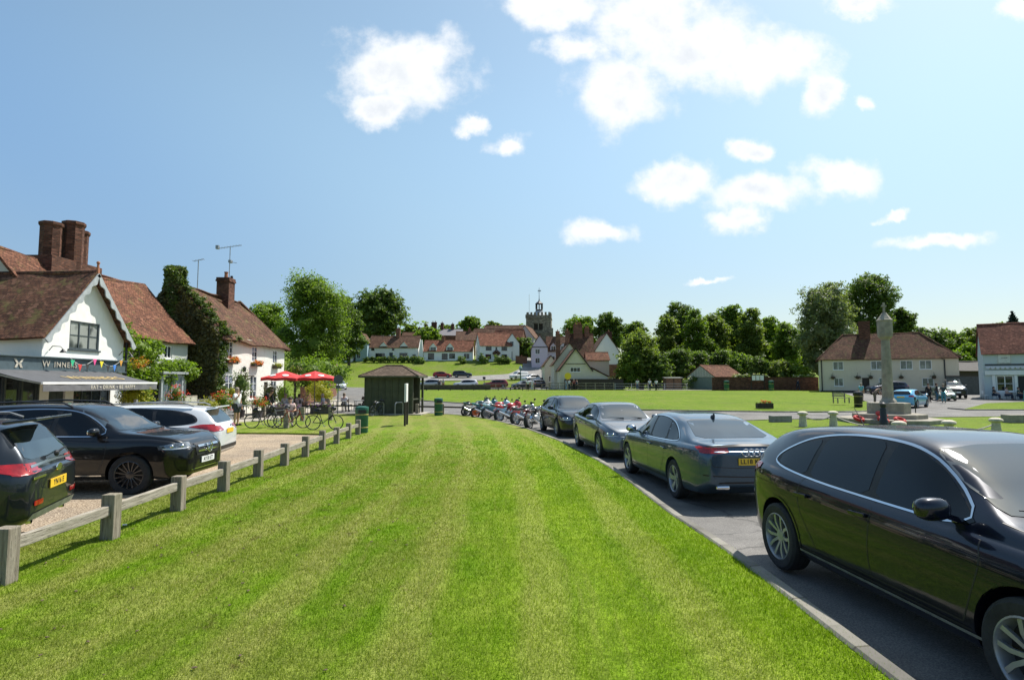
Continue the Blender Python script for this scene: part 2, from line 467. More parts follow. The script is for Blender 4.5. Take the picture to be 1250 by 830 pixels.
M['post_wood'] = woodmat('oak_post', (38, 38, 2.0), (0.16, 0.135, 0.105), (0.33, 0.295, 0.235))
M['rail_wood'] = woodmat('oak_rail', (38, 2.0, 38), (0.21, 0.185, 0.15), (0.40, 0.365, 0.30))
M['darkwood'] = pm('dark_stained_wood', (0.045, 0.035, 0.025), 0.8, 0.3, 8, 0.3, 40)
M['metal'] = pm('grey_metal', (0.30, 0.31, 0.31), 0.45, 0.2, 8, metal=0.7)
M['darkmetal'] = pm('dark_metal', (0.03, 0.03, 0.033), 0.45, 0.2, 8, metal=0.3)
M['white'] = pm('white_paint', (0.78, 0.78, 0.76), 0.6, 0.06, 3)
M['stone'] = pm('pale_stone', (0.40, 0.37, 0.31), 0.9, 0.3, 5, 0.5, 30)
M['soil'] = pm('bare_soil', (0.10, 0.07, 0.045), 0.95, 0.4, 7, 0.8, 20)
from mathutils import noise as mnoise
# ------------------------------------------------------------------ terrain
def sstep(a, b, x):
    t = min(1.0, max(0.0, (x - a) / (b - a))); return t * t * (3 - 2 * t)
HY = [0, 40, 80, 100, 112, 120, 130, 142, 150, 158, 170, 190, 230, 300, 500, 900, 3500]
HZ = [0, 0, .7, .85, 1.0, 1.25, 2.4, 3.9, 5.9, 7.9, 9.6, 12.0, 17, 21, 24, 26, 26]
LIFT = 0.16
HR = [0, 0, .7, .9, 1.0, 1.1, 1.3, 1.6, 1.9, 2.2, 2.8, 4, 7, 13, 22, 26, 26]
def _H(x, y):
    if y <= 40: return LIFT * sstep(9.5, 5.0, y) * sstep(0.6, 2.6, x) if x > 0 else 0.0
    a = float(interp(HY, HZ, y)); b = float(interp(HY, HR, y)); k = sstep(14, 50, x)
    return a * (1 - k) + b * k
XS = sorted(set([.5, 1, 1.5, 2, 2.5, 3, -3000, -1500, -800, -400, -250, -180] + list(range(-140, 141, 4)) + [180, 250, 400, 800, 1500, 3000]))
YS = sorted(set([-300, -120, -60, -30] + [i * 5 for i in range(0, 9)] + [5.5, 6, 6.5, 7, 7.5, 8, 8.5, 9, 9.5] + [40 + i * 2.0 for i in range(0, 95)] + [235, 245, 260, 280, 300, 340, 400, 500, 700, 1000, 1600, 3000]))
def H(x, y):
    """height of the ground mesh, bilinear between its grid lines"""
    if y <= 40 and (x <= 0 or y > 10): return 0.0
    i = min(len(XS) - 2, max(0, int(np.searchsorted(XS, x)) - 1)); j = min(len(YS) - 2, max(0, int(np.searchsorted(YS, y)) - 1))
    tx = (x - XS[i]) / (XS[i + 1] - XS[i]); ty = (y - YS[j]) / (YS[j + 1] - YS[j])
    return ((_H(XS[i], YS[j]) * (1 - tx) + _H(XS[i + 1], YS[j]) * tx) * (1 - ty) + (_H(XS[i], YS[j + 1]) * (1 - tx) + _H(XS[i + 1], YS[j + 1]) * tx) * ty)
def sheet(name, poly, dz, mat, skirt=0.0):
    bm = bisect_grid(poly, XS, YS)
    for v in bm.verts: v.co.z = H(v.co.x, v.co.y) + dz
    if skirt:
        be = [e for e in bm.edges if len(e.link_faces) == 1]
        r = bmesh.ops.extrude_edge_only(bm, edges=be)
        for v in r['geom']:
            if isinstance(v, bmesh.types.BMVert): v.co.z -= skirt
    me = bpy.data.meshes.new(name); bm.to_mesh(me); bm.free(); me.materials.append(mat)
    auto_uv(me)
    o = bpy.data.objects.new(name, me); col.objects.link(o); o['kind'] = 'structure'
    return o

# grass: one tone function, used by the ground and by the blades that stand on it
def grass_tone(t, p, near):
    s = t.sep(p)
    big = t.noise(p, 0.16, 4, 0.6); mid = t.noise(p, 0.9, 6, 0.68); fine = t.noise(p, 7.0, 5, 0.7)
    stretch = t.noise(t.comb(t.math('MULTIPLY', s[0], 2.3), t.math('MULTIPLY', s[1], 0.22), 0.0), 1.0, 5, 0.65)
    f = t.math('ADD', t.math('MULTIPLY', big, 0.4), t.math('ADD', t.math('MULTIPLY', mid, 0.4), t.math('MULTIPLY', stretch, 0.35)))
    c = t.mix(t.smooth(f, 0.38, 0.75), (0.095, 0.185, 0.005), (0.20, 0.285, 0.018))
    if near:
        # long mower tracks running away down the green, curving a little
        bend = t.math('MULTIPLY', t.math('POWER', t.math('MAXIMUM', t.math('SUBTRACT', s[1], 8.0), 0.0), 2.0), 0.004)
        xx = t.math('ADD', t.math('ADD', s[0], bend), t.math('MULTIPLY', t.math('SUBTRACT', t.noise(p, 0.35, 2), 0.5), 0.6))
        st = t.math('SINE', t.math('MULTIPLY', xx, 5.2))
        c = t.mix(t.smooth(st, 0.0, 0.9, 0, 0.62), c, (0.25, 0.28, 0.06))
        s3 = t.noise(t.comb(t.math('MULTIPLY', xx, 5.5), t.math('MULTIPLY', s[1], 0.12), 3.0), 1.0, 4, 0.7)
        c = t.mix(t.smooth(s3, 0.52, 0.72, 0, 0.42), c, (0.23, 0.235, 0.06))
        # thin, worn, dry turf towards the left
        lx = t.smooth(xx, 0.6, -1.6)
        dry = t.math('MULTIPLY', lx, t.smooth(t.math('ADD', t.math('MULTIPLY', stretch, 0.55), t.math('MULTIPLY', mid, 0.55)), 0.44, 0.62))
        c = t.mix(t.math('MULTIPLY', dry, 0.38), c, (0.175, 0.15, 0.06))
        sp = t.math('MULTIPLY', t.smooth(t.noise(p, 1.7, 8, 0.8), 0.57, 0.68), t.smooth(xx, 0.4, -1.2, 0.08, 1.0))
        c = t.mix(t.math('MULTIPLY', sp, 0.62), c, (0.085, 0.055, 0.028))
        edge = t.smooth(t.math('ADD', s[1], t.math('MULTIPLY', s[0], 1.2)), 17.0, 26.0)
        c = t.mix(t.math('MULTIPLY', edge, t.smooth(mid, 0.35, 0.6, 0.1, 0.55)), c, (0.19, 0.19, 0.05))
    else:
        c = t.mix(1.0, t.mix(t.smooth(stretch, 0.45, 0.7, 0, 0.6), c, (0.17, 0.185, 0.05)), (0.84, 0.82, 0.9), 'MULTIPLY')
        c = t.mix(t.smooth(mid, 0.5, 0.7, 0, 0.4), c, (0.075, 0.125, 0.012))
    return c, fine
def grassmat(name, near=False, wild=False):
    m, t, b = newmat(name); p = pos(t)
    c, fine = grass_tone(t, p, near)
    if wild: c = t.mix(t.smooth(t.noise(p, 0.25, 5, 0.7), 0.4, 0.65, 0, 0.7), c, (0.16, 0.175, 0.05))
    c = t.mix(t.smooth(fine, 0.3, 0.7), t.mix(1.0, c, (0.72, 0.74, 0.7), 'MULTIPLY'), t.mix(1.0, c, (1.2, 1.18, 1.25), 'MULTIPLY'))
    vf = t.noise(p, 55.0, 3, 0.7)
    c = t.mix(t.smooth(vf, 0.35, 0.65), t.mix(1.0, c, (0.6, 0.62, 0.6), 'MULTIPLY'), t.mix(1.0, c, (1.25, 1.22, 1.3), 'MULTIPLY'))
    t.l.new(c, b.inputs['Base Color']); b.inputs['Roughness'].default_value = 0.9; b.inputs['Specular IOR Level'].default_value = 0.1
    h = t.math('ADD', t.math('MULTIPLY', fine, 0.6), vf)
    t.l.new(t.bump(h, 0.7, 0.03), b.inputs['Normal'])
    return m
G_near = grassmat('lawn_grass', True); G_far = grassmat('green_grass'); G_wild = grassmat('bank_grass', wild=True)
def asphaltmat(name, base, patch=0.3):
    m, t, b = newmat(name); p = pos(t)
    n = t.noise(p, 0.5, 7, 0.65); g = t.noise(p, 70.0, 3, 0.8)
    c = t.mix(t.smooth(n, 0.3, 0.7), tuple(x * (1 - patch) for x in base), tuple(x * (1 + patch) for x in base))
    c = t.mix(t.smooth(g, 0.35, 0.7), t.mix(1.0, c, (0.65,) * 3, 'MULTIPLY'), t.mix(1.0, c, (1.45, 1.42, 1.38), 'MULTIPLY'))
    v = t.new('ShaderNodeTexVoronoi', feature='DISTANCE_TO_EDGE'); t.l.new(t.vmath('ADD', p, t.vmath('MULTIPLY', t.noise(p, 1.2, 4, 0.6, 'Color'), (0.9, 0.9, 0))), v.inputs['Vector']); v.inputs['Scale'].default_value = 0.33
    c = t.mix(t.smooth(v.outputs[0], 0.012, 0.0, 0, 0.5), c, (0.03, 0.03, 0.03))
    t.l.new(c, b.inputs['Base Color']); b.inputs['Roughness'].default_value = 0.85; b.inputs['Specular IOR Level'].default_value = 0.3
    t.l.new(t.bump(g, 0.6, 0.01), b.inputs['Normal']); return m
A_road = asphaltmat('asphalt_road', (0.145, 0.14, 0.133)); A_far = asphaltmat('pale_lane', (0.21, 0.205, 0.195), 0.2)
def gravelmat():
    m, t, b = newmat('gravel'); p = pos(t)
    v = t.new('ShaderNodeTexVoronoi'); t.l.new(p, v.inputs['Vector']); v.inputs['Scale'].default_value = 38.0
    s = t.sep(v.outputs['Color']); n = t.noise(p, 0.6, 6, 0.65)
    c = t.mix(s[0], (0.20, 0.145, 0.095), (0.42, 0.34, 0.25))
    c = t.mix(1.0, c, t.mix(t.smooth(n, 0.3, 0.7), (0.75,) * 3, (1.2, 1.17, 1.1)), 'MULTIPLY')
    t.l.new(c, b.inputs['Base Color']); b.inputs['Roughness'].default_value = 0.9
    t.l.new(t.bump(v.outputs['Distance'], 0.8, 0.02), b.inputs['Normal']); return m
GRAV = gravelmat()
PAVE = pm('paving', (0.33, 0.30, 0.25), 0.9, 0.2, 1.2, 0.3, 20, local=False)
KERB = brickmat('kerb_stone', (0.17, 0.16, 0.14), (0.25, 0.235, 0.20), (0.10, 0.09, 0.07), bw=0.9, bh=3.0, ms=0.012, var=0.3, bump=0.3)

sheet('ground', [(-3000, -300), (3000, -300), (3000, 3000), (-3000, 3000)], -0.05, G_wild)
sheet('road', [(-20, -30), (60, -30), (75, 62), (46, 82), (36, 62), (-9, 62), (-24, 62), (-20, 40)], 0.0, A_road)
sheet('village_lane', [(-19.6, 62), (-9.5, 62), (-12, 75), (-17.5, 92), (-24, 112), (-34, 118), (-28, 95), (-21.2, 70)], 0.0, A_road)
LAWN = [(-6.1, -12), (-6.15, 5), (-6.3, 12), (-6.6, 22.6), (-9, 23.2), (-15, 23.6), (-15.6, 27), (-13.2, 30), (-12.6, 36.5), (-8, 38.3), (-4.5, 37.3), (-2.7, 35.2), (-0.8, 30.8), (0.64, 25.6),
        (1.0, 23.8), (1.78, 19.6), (2.12, 16.5), (2.33, 14.5), (2.44, 12.6), (2.47, 10.2), (2.50, 8.4), (2.50, 7.2), (2.46, 5.5), (2.45, 4), (2.45, 0), (2.45, -12)]
LAWN_Z = 0.075
sheet('lawn', LAWN, LAWN_Z, G_near, 0.12)
# kerb: one run of stones along the parked cars
def kerb_run(name, pts, wd, ht, dz=0.0):
    n = len(pts); vs = []; fs = []; uvs = []; s = 0; prof = [(0, -0.05), (0, ht - 0.012), (0.012, ht), (wd - 0.02, ht), (wd, ht - 0.02), (wd + 0.015, -0.05)]
    for i in range(n):
        a = Vector((*pts[max(0, i - 1)], 0)); b = Vector((*pts[min(n - 1, i + 1)], 0)); d = (b - a).normalized(); nr = Vector((d.y, -d.x, 0))
        if i: s += (Vector((*pts[i], 0)) - Vector((*pts[i - 1], 0))).length
        for (o_, z) in prof:
            p = Vector((*pts[i], 0)) + nr * o_; vs.append((p.x, p.y, H(p.x, p.y) + z + dz)); uvs.append((s, 0.5 + o_))
    k = len(prof)
    for i in range(n - 1):
        for j in range(k - 1): fs.append((i * k + j, i * k + j + 1, (i + 1) * k + j + 1, (i + 1) * k + j))
    me = bpy.data.meshes.new(name); me.from_pydata(vs, [], fs); me.materials.append(KERB)
    ul = me.uv_layers.new(name='UVMap')
    for li, l in enumerate(me.loops): ul.data[li].uv = uvs[l.vertex_index]
    o = bpy.data.objects.new(name, me); col.objects.link(o); o['kind'] = 'structure'; return o
edge = chaikin([(-8, 38.5), (-4.5, 37.4), (-2.7, 35.3), (-0.8, 30.9), (0.64, 25.7), (1.0, 23.85), (1.8, 19.6), (2.13, 16.5), (2.34, 14.5), (2.45, 12.6), (2.48, 10.2), (2.51, 8.4), (2.51, 7.2), (2.47, 5.5), (2.46, 4.6), (2.46, 4), (2.46, 3), (2.46, 0), (2.46, -12)], 1, False)
kerb_run('kerb', edge, 0.125, 0.10)
sheet('gravel_forecourt', [(-6.02, -12), (-6.1, 12), (-6.5, 22.7), (-9, 23.3), (-16.5, 23.7), (-18.7, 33.6), (-24, 33.6), (-30, -12)], 0.012, GRAV)
sheet('pavement', [(-17.5, 34), (-16.2, 24), (-15.7, 27), (-13.3, 30.2), (-13.6, 41), (-12, 44), (-14, 52), (-18, 60), (-22, 60), (-17.6, 46)], 0.03, PAVE, 0.05)
GREEN = [(-10.2, 59), (-3.5, 52.2), (2.5, 47), (9.7, 43), (16, 41.0), (21, 40.3), (25.5, 41.2), (28.5, 45), (33, 54), (45, 80), (50, 90), (30, 91.5), (2, 94.5), (-20, 96), (-15, 78)]
sheet('village_green', GREEN, 0.06, G_far, 0.1)
kerb_run('kerb', chaikin(GREEN[:10], 1, False), 0.12, 0.09)
ISL = [(8, 13), (9.3, 24), (11.5, 30.5), (14, 31.6), (18, 32.4), (26, 34), (34, 35.5), (70, 38.5), (70, 13)]
sheet('memorial_lawn', ISL, 0.06, G_far, 0.1)
kerb_run('kerb', ISL[:8][::-1], -0.12, 0.09)
RG = [(33.5, 43.5), (70, 42), (70, 57), (52, 57), (43, 53)]
sheet('corner_lawn', RG, 0.06, G_far, 0.1)
kerb_run('kerb', [(34, 45.5), (33.5, 43.3), (44, 42.9), (70, 41.9)], 0.12, 0.09)
sheet('footpath', [(18, 91.3), (50, 90), (62, 88), (62, 84), (47, 84.5), (49.5, 91.8), (44, 93.5), (18, 94)], 0.1, PAVE)
# lanes on the hillside
sheet('hill_lane', [(-24, 130.5), (-10, 130.5), (0, 133.5), (3.0, 136), (3.3, 130), (4.0, 118), (4.4, 99), (10.8, 98), (10.3, 120), (9.7, 135), (9.8, 148), (8.6, 170), (14, 190), (3, 192), (2.9, 165), (2.8, 150), (-1, 143), (-10, 140), (-24, 139)], 0.06, A_far)
sheet('parking_lane', [(-26, 106), (-14, 104), (4.6, 103), (4.2, 114), (-12, 117), (-26, 120)], 0.07, A_far)
# give-way line on the village lane
WL = pm('road_paint', (0.62, 0.62, 0.58), 0.8, 0.25, 9, 0.2)
kk = MB()
for a, b in (((-19.2, 54), (-12.5, 48.5)),):
    a = Vector(a); b = Vector(b); d = (b - a).normalized(); nr = Vector((-d.y, d.x)) * 0.07
    q = [a + nr, b + nr, b - nr, a - nr]; kk.quad(*[(p.x, p.y, H(p.x, p.y) + 0.006) for p in q])
o = kk.build('road_marking', WL); o['kind'] = 'structure'
kk = MB(); kk.quad((-6.5, 41.5, .006), (-4.5, 41.5, .006), (-4.5, 41.65, .006), (-6.5, 41.65, .006))
o = kk.build('road_marking', WL); o['kind'] = 'structure'

# ------------------------------------------------------------------ turf blades near the camera (one mass of grass)
def in_poly(x, y, poly):
    c = np.zeros(x.shape, bool); n = len(poly); j = n - 1
    for i in range(n):
        xi, yi = poly[i]; xj, yj = poly[j]
        m = ((yi > y) != (yj > y)) & (x < (xj - xi) * (y - yi) / (yj - yi + 1e-12) + xi); c ^= m; j = i
    return c
def blades():
    X = []; Y = []; S = []
    for (y0, y1, dens, wd, ht) in ((2.9, 5, 7500, .0055, .034), (5, 7.5, 4200, .0075, .034), (7.5, 11, 2200, .011, .034), (11, 16, 1000, .017, .036), (16, 24, 380, .028, .038)):
        A = 13.0 * (y1 - y0); n = int(A * dens); x = RNG.uniform(-9.5, 3.5, n); y = RNG.uniform(y0, y1, n)
        k = in_poly(x, y, LAWN) & (np.abs(x) < y * 0.95 + .4) & (RNG.random(n) < np.clip((25 - y) / 11, 0, 1)); x = x[k]; y = y[k]
        X.append(x); Y.append(y); S.append(np.tile([[wd, ht]], (len(x), 1)))
    x = np.concatenate(X); y = np.concatenate(Y); S = np.concatenate(S); n = len(x)
    h = S[:, 1] * RNG.uniform(.45, 1.15, n); wd = S[:, 0] * RNG.uniform(.6, 1.2, n); a = RNG.uniform(0, 6.283, n); ln = RNG.uniform(0, .9, n) * h; la = RNG.uniform(0, 6.283, n)
    v = np.empty((n, 3, 3)); z = np.full(n, LAWN_Z - .004)
    dx, dy = np.cos(a) * wd / 2, np.sin(a) * wd / 2
    v[:, 0] = np.stack([x - dx, y - dy, z], 1); v[:, 1] = np.stack([x + dx, y + dy, z], 1); v[:, 2] = np.stack([x + np.cos(la) * ln, y + np.sin(la) * ln, z + h], 1)
    lf = np.array([_H(a, b) if a > .6 and b < 9.5 else 0.0 for a, b in zip(x, y)]); v[:, :, 2] += lf[:, None]
    return tri_mesh('grass', v)
def tri_mesh(name, v):
    n, k = v.shape[0], v.shape[1]
    me = bpy.data.meshes.new(name); me.vertices.add(n * k); me.vertices.foreach_set('co', v.astype(np.float32).ravel())
    me.loops.add(n * k); me.loops.foreach_set('vertex_index', np.arange(n * k, dtype=np.int32))
    me.polygons.add(n); me.polygons.foreach_set('loop_start', np.arange(0, n * k, k, dtype=np.int32))
    me.update(calc_edges=True); me.validate(); return me
gb = bpy.data.materials.new('grass_blade'); gb.use_nodes = True; t = NT(gb.node_tree); t.n.clear()
g = t.new('ShaderNodeNewGeometry'); c, fine = grass_tone(t, g.outputs['Position'], True)
c = t.mix(g.outputs['Random Per Island'], t.mix(1.0, c, (0.76, 0.8, 0.74), 'MULTIPLY'), t.mix(1.0, c, (1.3, 1.27, 1.15), 'MULTIPLY'))
df = t.new('ShaderNodeBsdfDiffuse'); t.l.new(c, df.inputs[0]); tl = t.new('ShaderNodeBsdfTranslucent'); t.l.new(t.mix(1.0, c, (1.25, 1.4, 0.6), 'MULTIPLY'), tl.inputs[0])
mx = t.new('ShaderNodeMixShader'); mx.inputs[0].default_value = 0.45; t.l.new(df.outputs[0], mx.inputs[1]); t.l.new(tl.outputs[0], mx.inputs[2])
oo = t.new('ShaderNodeOutputMaterial'); t.l.new(mx.outputs[0], oo.inputs['Surface'])
me = blades(); me.materials.append(gb)
o = bpy.data.objects.new('grass', me); col.objects.link(o)
tag(o, 'short mown grass blades covering the lawn beside the post and rail fence', 'grass', kind='stuff')

# ------------------------------------------------------------------ buildings
TILE_RED = brickmat('red_roof_tile', (0.115, 0.045, 0.025), (0.19, 0.078, 0.042), (0.035, 0.02, 0.015), bw=.17, bh=.115, ms=.012, var=.4, bump=1.0, moss=.3)
TILE_BROWN = brickmat('brown_roof_tile', (0.080, 0.036, 0.022), (0.145, 0.066, 0.038), (0.022, 0.015, 0.012), bw=.17, bh=.115, ms=.01, var=.4, bump=.9, moss=.4)
TILE_FAR = brickmat('far_roof_tile', (0.155, 0.06, 0.035), (0.22, 0.09, 0.055), (0.09, 0.035, 0.02), bw=.34, bh=.23, ms=.01, var=.3, bump=.4, moss=.25)
TILE_FARB = brickmat('far_brown_tile', (0.09, 0.045, 0.03), (0.135, 0.07, 0.045), (0.05, 0.03, 0.02), bw=.34, bh=.23, ms=.01, var=.3, bump=.4, moss=.35)
TILE_SHED = brickmat('shelter_tile', (0.10, 0.07, 0.05), (0.14, 0.10, 0.07), (0.035, 0.025, 0.018), bw=.17, bh=.1, ms=.008, var=.25, bump=.6)
BRICK = brickmat('red_brick', (0.16, 0.06, 0.035), (0.24, 0.095, 0.055), (0.18, 0.14, 0.11), var=.3)
BRICKD = brickmat('sooty_brick', (0.085, 0.035, 0.024), (0.15, 0.06, 0.035), (0.08, 0.06, 0.045), var=.4)
FLINT = brickmat('flint_stone', (0.20, 0.175, 0.13), (0.27, 0.24, 0.18), (0.15, 0.13, 0.10), bw=.5, bh=.3, ms=.03, var=.3)
PW = plaster('white_render', (0.78, 0.78, 0.75), .12); PWO = plaster('old_white_render', (0.70, 0.69, 0.635), .3, .7)
PC = plaster('cream_render', (0.62, 0.57, 0.44), .12); PCW = plaster('stone_white_render', (0.64, 0.57, 0.43), .15)
PY = plaster('ochre_render', (0.42, 0.28, 0.08), .12); PP = plaster('lilac_render', (0.55, 0.47, 0.55), .1)
PB = plaster('pale_blue_render', (0.30, 0.42, 0.47), .1); PG = plaster('grey_render', (0.47, 0.48, 0.45), .15)
SLATE = pm('slate_paint', (0.045, 0.06, 0.068), 0.5, 0.2, 5)
LEAD = pm('lead_sheet', (0.32, 0.35, 0.37), 0.6, 0.2, 3)

def wall_panel(mb, poly, ops, O, U, V, depth=0.12):
    O, U, V = Vector(O), Vector(U), Vector(V); N = U.cross(V)
    xs = [q for o in ops for q in (o[0], o[2])]; ys = [q for o in ops for q in (o[1], o[3])]
    bm = bisect_grid(poly, xs, ys)
    for f in list(bm.faces):
        c = f.calc_center_median()
        if any(o[0] < c.x < o[2] and o[1] < c.y < o[3] for o in ops): continue
        mb.quad(*[O + U * v.co.x + V * v.co.y for v in f.verts])
    bm.free()
    for (a, b, c, d) in [o[:4] for o in ops]:
        p = [O + U * x + V * y for x, y in ((a, b), (c, b), (c, d), (a, d))]; q = [v - N * depth for v in p]
        for i in range(4): j = (i + 1) % 4; mb.quad(p[i], p[j], q[j], q[i])
def window(parent, O, U, V, o, nl=2, nr=2, fm=None, gm=None, inset=0.10, fw=0.06, sill=True, name='window', fd=0.05):
    """glazed frame set in an opening; the panes are a sub-part"""
    O, U, V = Vector(O), Vector(U), Vector(V); N = U.cross(V); a, b, c, d = o[:4]
    fm = fm or M['white']; gm = gm or M['glass']
    B = O - N * (inset - 0.01)
    f = MB()
    def rect(x0, y0, x1, y1, t0, t1):
        p = [B + U * x + V * y for x, y in ((x0, y0), (x1, y0), (x1, y1), (x0, y1))]
        f.add([v + N * t0 for v in p] + [v + N * t1 for v in p], [(3, 2, 1, 0), (4, 5, 6, 7), (0, 1, 5, 4), (1, 2, 6, 5), (2, 3, 7, 6), (3, 0, 4, 7)])
    rect(a, b, a + fw, d, 0, fd); rect(c - fw, b, c, d, 0, fd); rect(a + fw, b, c - fw, b + fw, 0, fd); rect(a + fw, d - fw, c - fw, d, 0, fd)
    for i in range(1, nl):
        x = a + (c - a) * i / nl; rect(x - fw * .45, b + fw, x + fw * .45, d - fw, 0, fd * .8)
    for j in range(1, nr):
        y = b + (d - b) * j / nr
        for i in range(nl):
            x0 = a + (c - a) * i / nl + fw * .46; x1 = a + (c - a) * (i + 1) / nl - fw * .46; rect(x0 + (fw * .55 if i == 0 else 0), y - fw * .25, x1 - (fw * .55 if i == nl - 1 else 0), y + fw * .25, 0, fd * .6)
    if sill: rect(a - .06, b - .07, c + .06, b - .003, 0, inset + .05)
    w_ = f.build(name, fm, parent)
    g = MB(); p = [B + U * x + V * y for x, y in ((a + .004, b + .004), (c - .004, b + .004), (c - .004, d - .004), (a + .004, d - .004))]
    g.add([v + N * 0.012 for v in p] + [v - N * .02 for v in p], [(0, 1, 2, 3), (7, 6, 5, 4), (4, 5, 1, 0), (5, 6, 2, 1), (6, 7, 3, 2), (7, 4, 0, 3)])
    g.build('pane', gm, w_); return w_
def door(parent, O, U, V, o, dm, inset=0.1, handle=True, panels=True):
    O, U, V = Vector(O), Vector(U), Vector(V); N = U.cross(V); a, b, c, d = o[:4]; B = O - N * inset
    f = MB()
    def rect(x0, y0, x1, y1, t0, t1):
        p = [B + U * x + V * y for x, y in ((x0, y0), (x1, y0), (x1, y1), (x0, y1))]
        f.add([v + N * t0 for v in p] + [v + N * t1 for v in p], [(3, 2, 1, 0), (4, 5, 6, 7), (0, 1, 5, 4), (1, 2, 6, 5), (2, 3, 7, 6), (3, 0, 4, 7)])
    rect(a + .003, b, c - .003, d - .003, -.02, .02)
    if panels:
        w2 = (c - a) / 2; h = d - b
        for i in (0, 1):
            for (y0, y1) in ((.08, .42), (.5, .92)): rect(a + i * w2 + .07, b + h * y0, a + (i + 1) * w2 - .07, b + h * y1, .021, .032)
    dd = f.build('door', dm, parent)
    if handle:
        k = MB(); k.ell(B + U * (c - .1) + V * (b + 1.0) + N * .05, (.03, .03, .03), 8, 6); k.build('handle', M['chrome'], dd)
    return dd
def roof_slab(mb, poly, O, U, V, th=0.1, step=0.6, wob=0.03, sag=0.0, L=1.0, seed=0.0):
    O, U, V = Vector(O), Vector(U).normalized(), Vector(V).normalized(); N = U.cross(V)
    x0, x1 = min(p[0] for p in poly), max(p[0] for p in poly); y0, y1 = min(p[1] for p in poly), max(p[1] for p in poly)
    bm = bisect_grid(poly, np.arange(x0 + step, x1, step), np.arange(y0 + step, y1, step))
    idx = {}; top = []; bot = []
    for i, v in enumerate(bm.verts):
        x, y = v.co.x, v.co.y; idx[v] = i
        s = -sag * math.sin(math.pi * min(1, max(0, x / L))) * (y / max(.1, y1))
        k = wob * mnoise.noise(Vector((x * .55 + seed, y * .55, seed * 2.1))) * 2
        p = O + U * x + V * y + Vector((0, 0, s)) + N * k; top.append(p + N * th); bot.append(p)
    n = len(top); fs = []
    for f in bm.faces:
        q = [idx[v] for v in f.verts]; fs.append(tuple(q)); fs.append(tuple(i + n for i in q[::-1]))
    for e in bm.edges:
        if len(e.link_faces) == 1:
            l = e.link_faces[0].loops; 
            for lp in l:
                if lp.edge == e: a, b = idx[lp.vert], idx[lp.link_loop_next.vert]; fs.append((b, a, a + n, b + n))
    mb.add(top + bot, fs); bm.free()

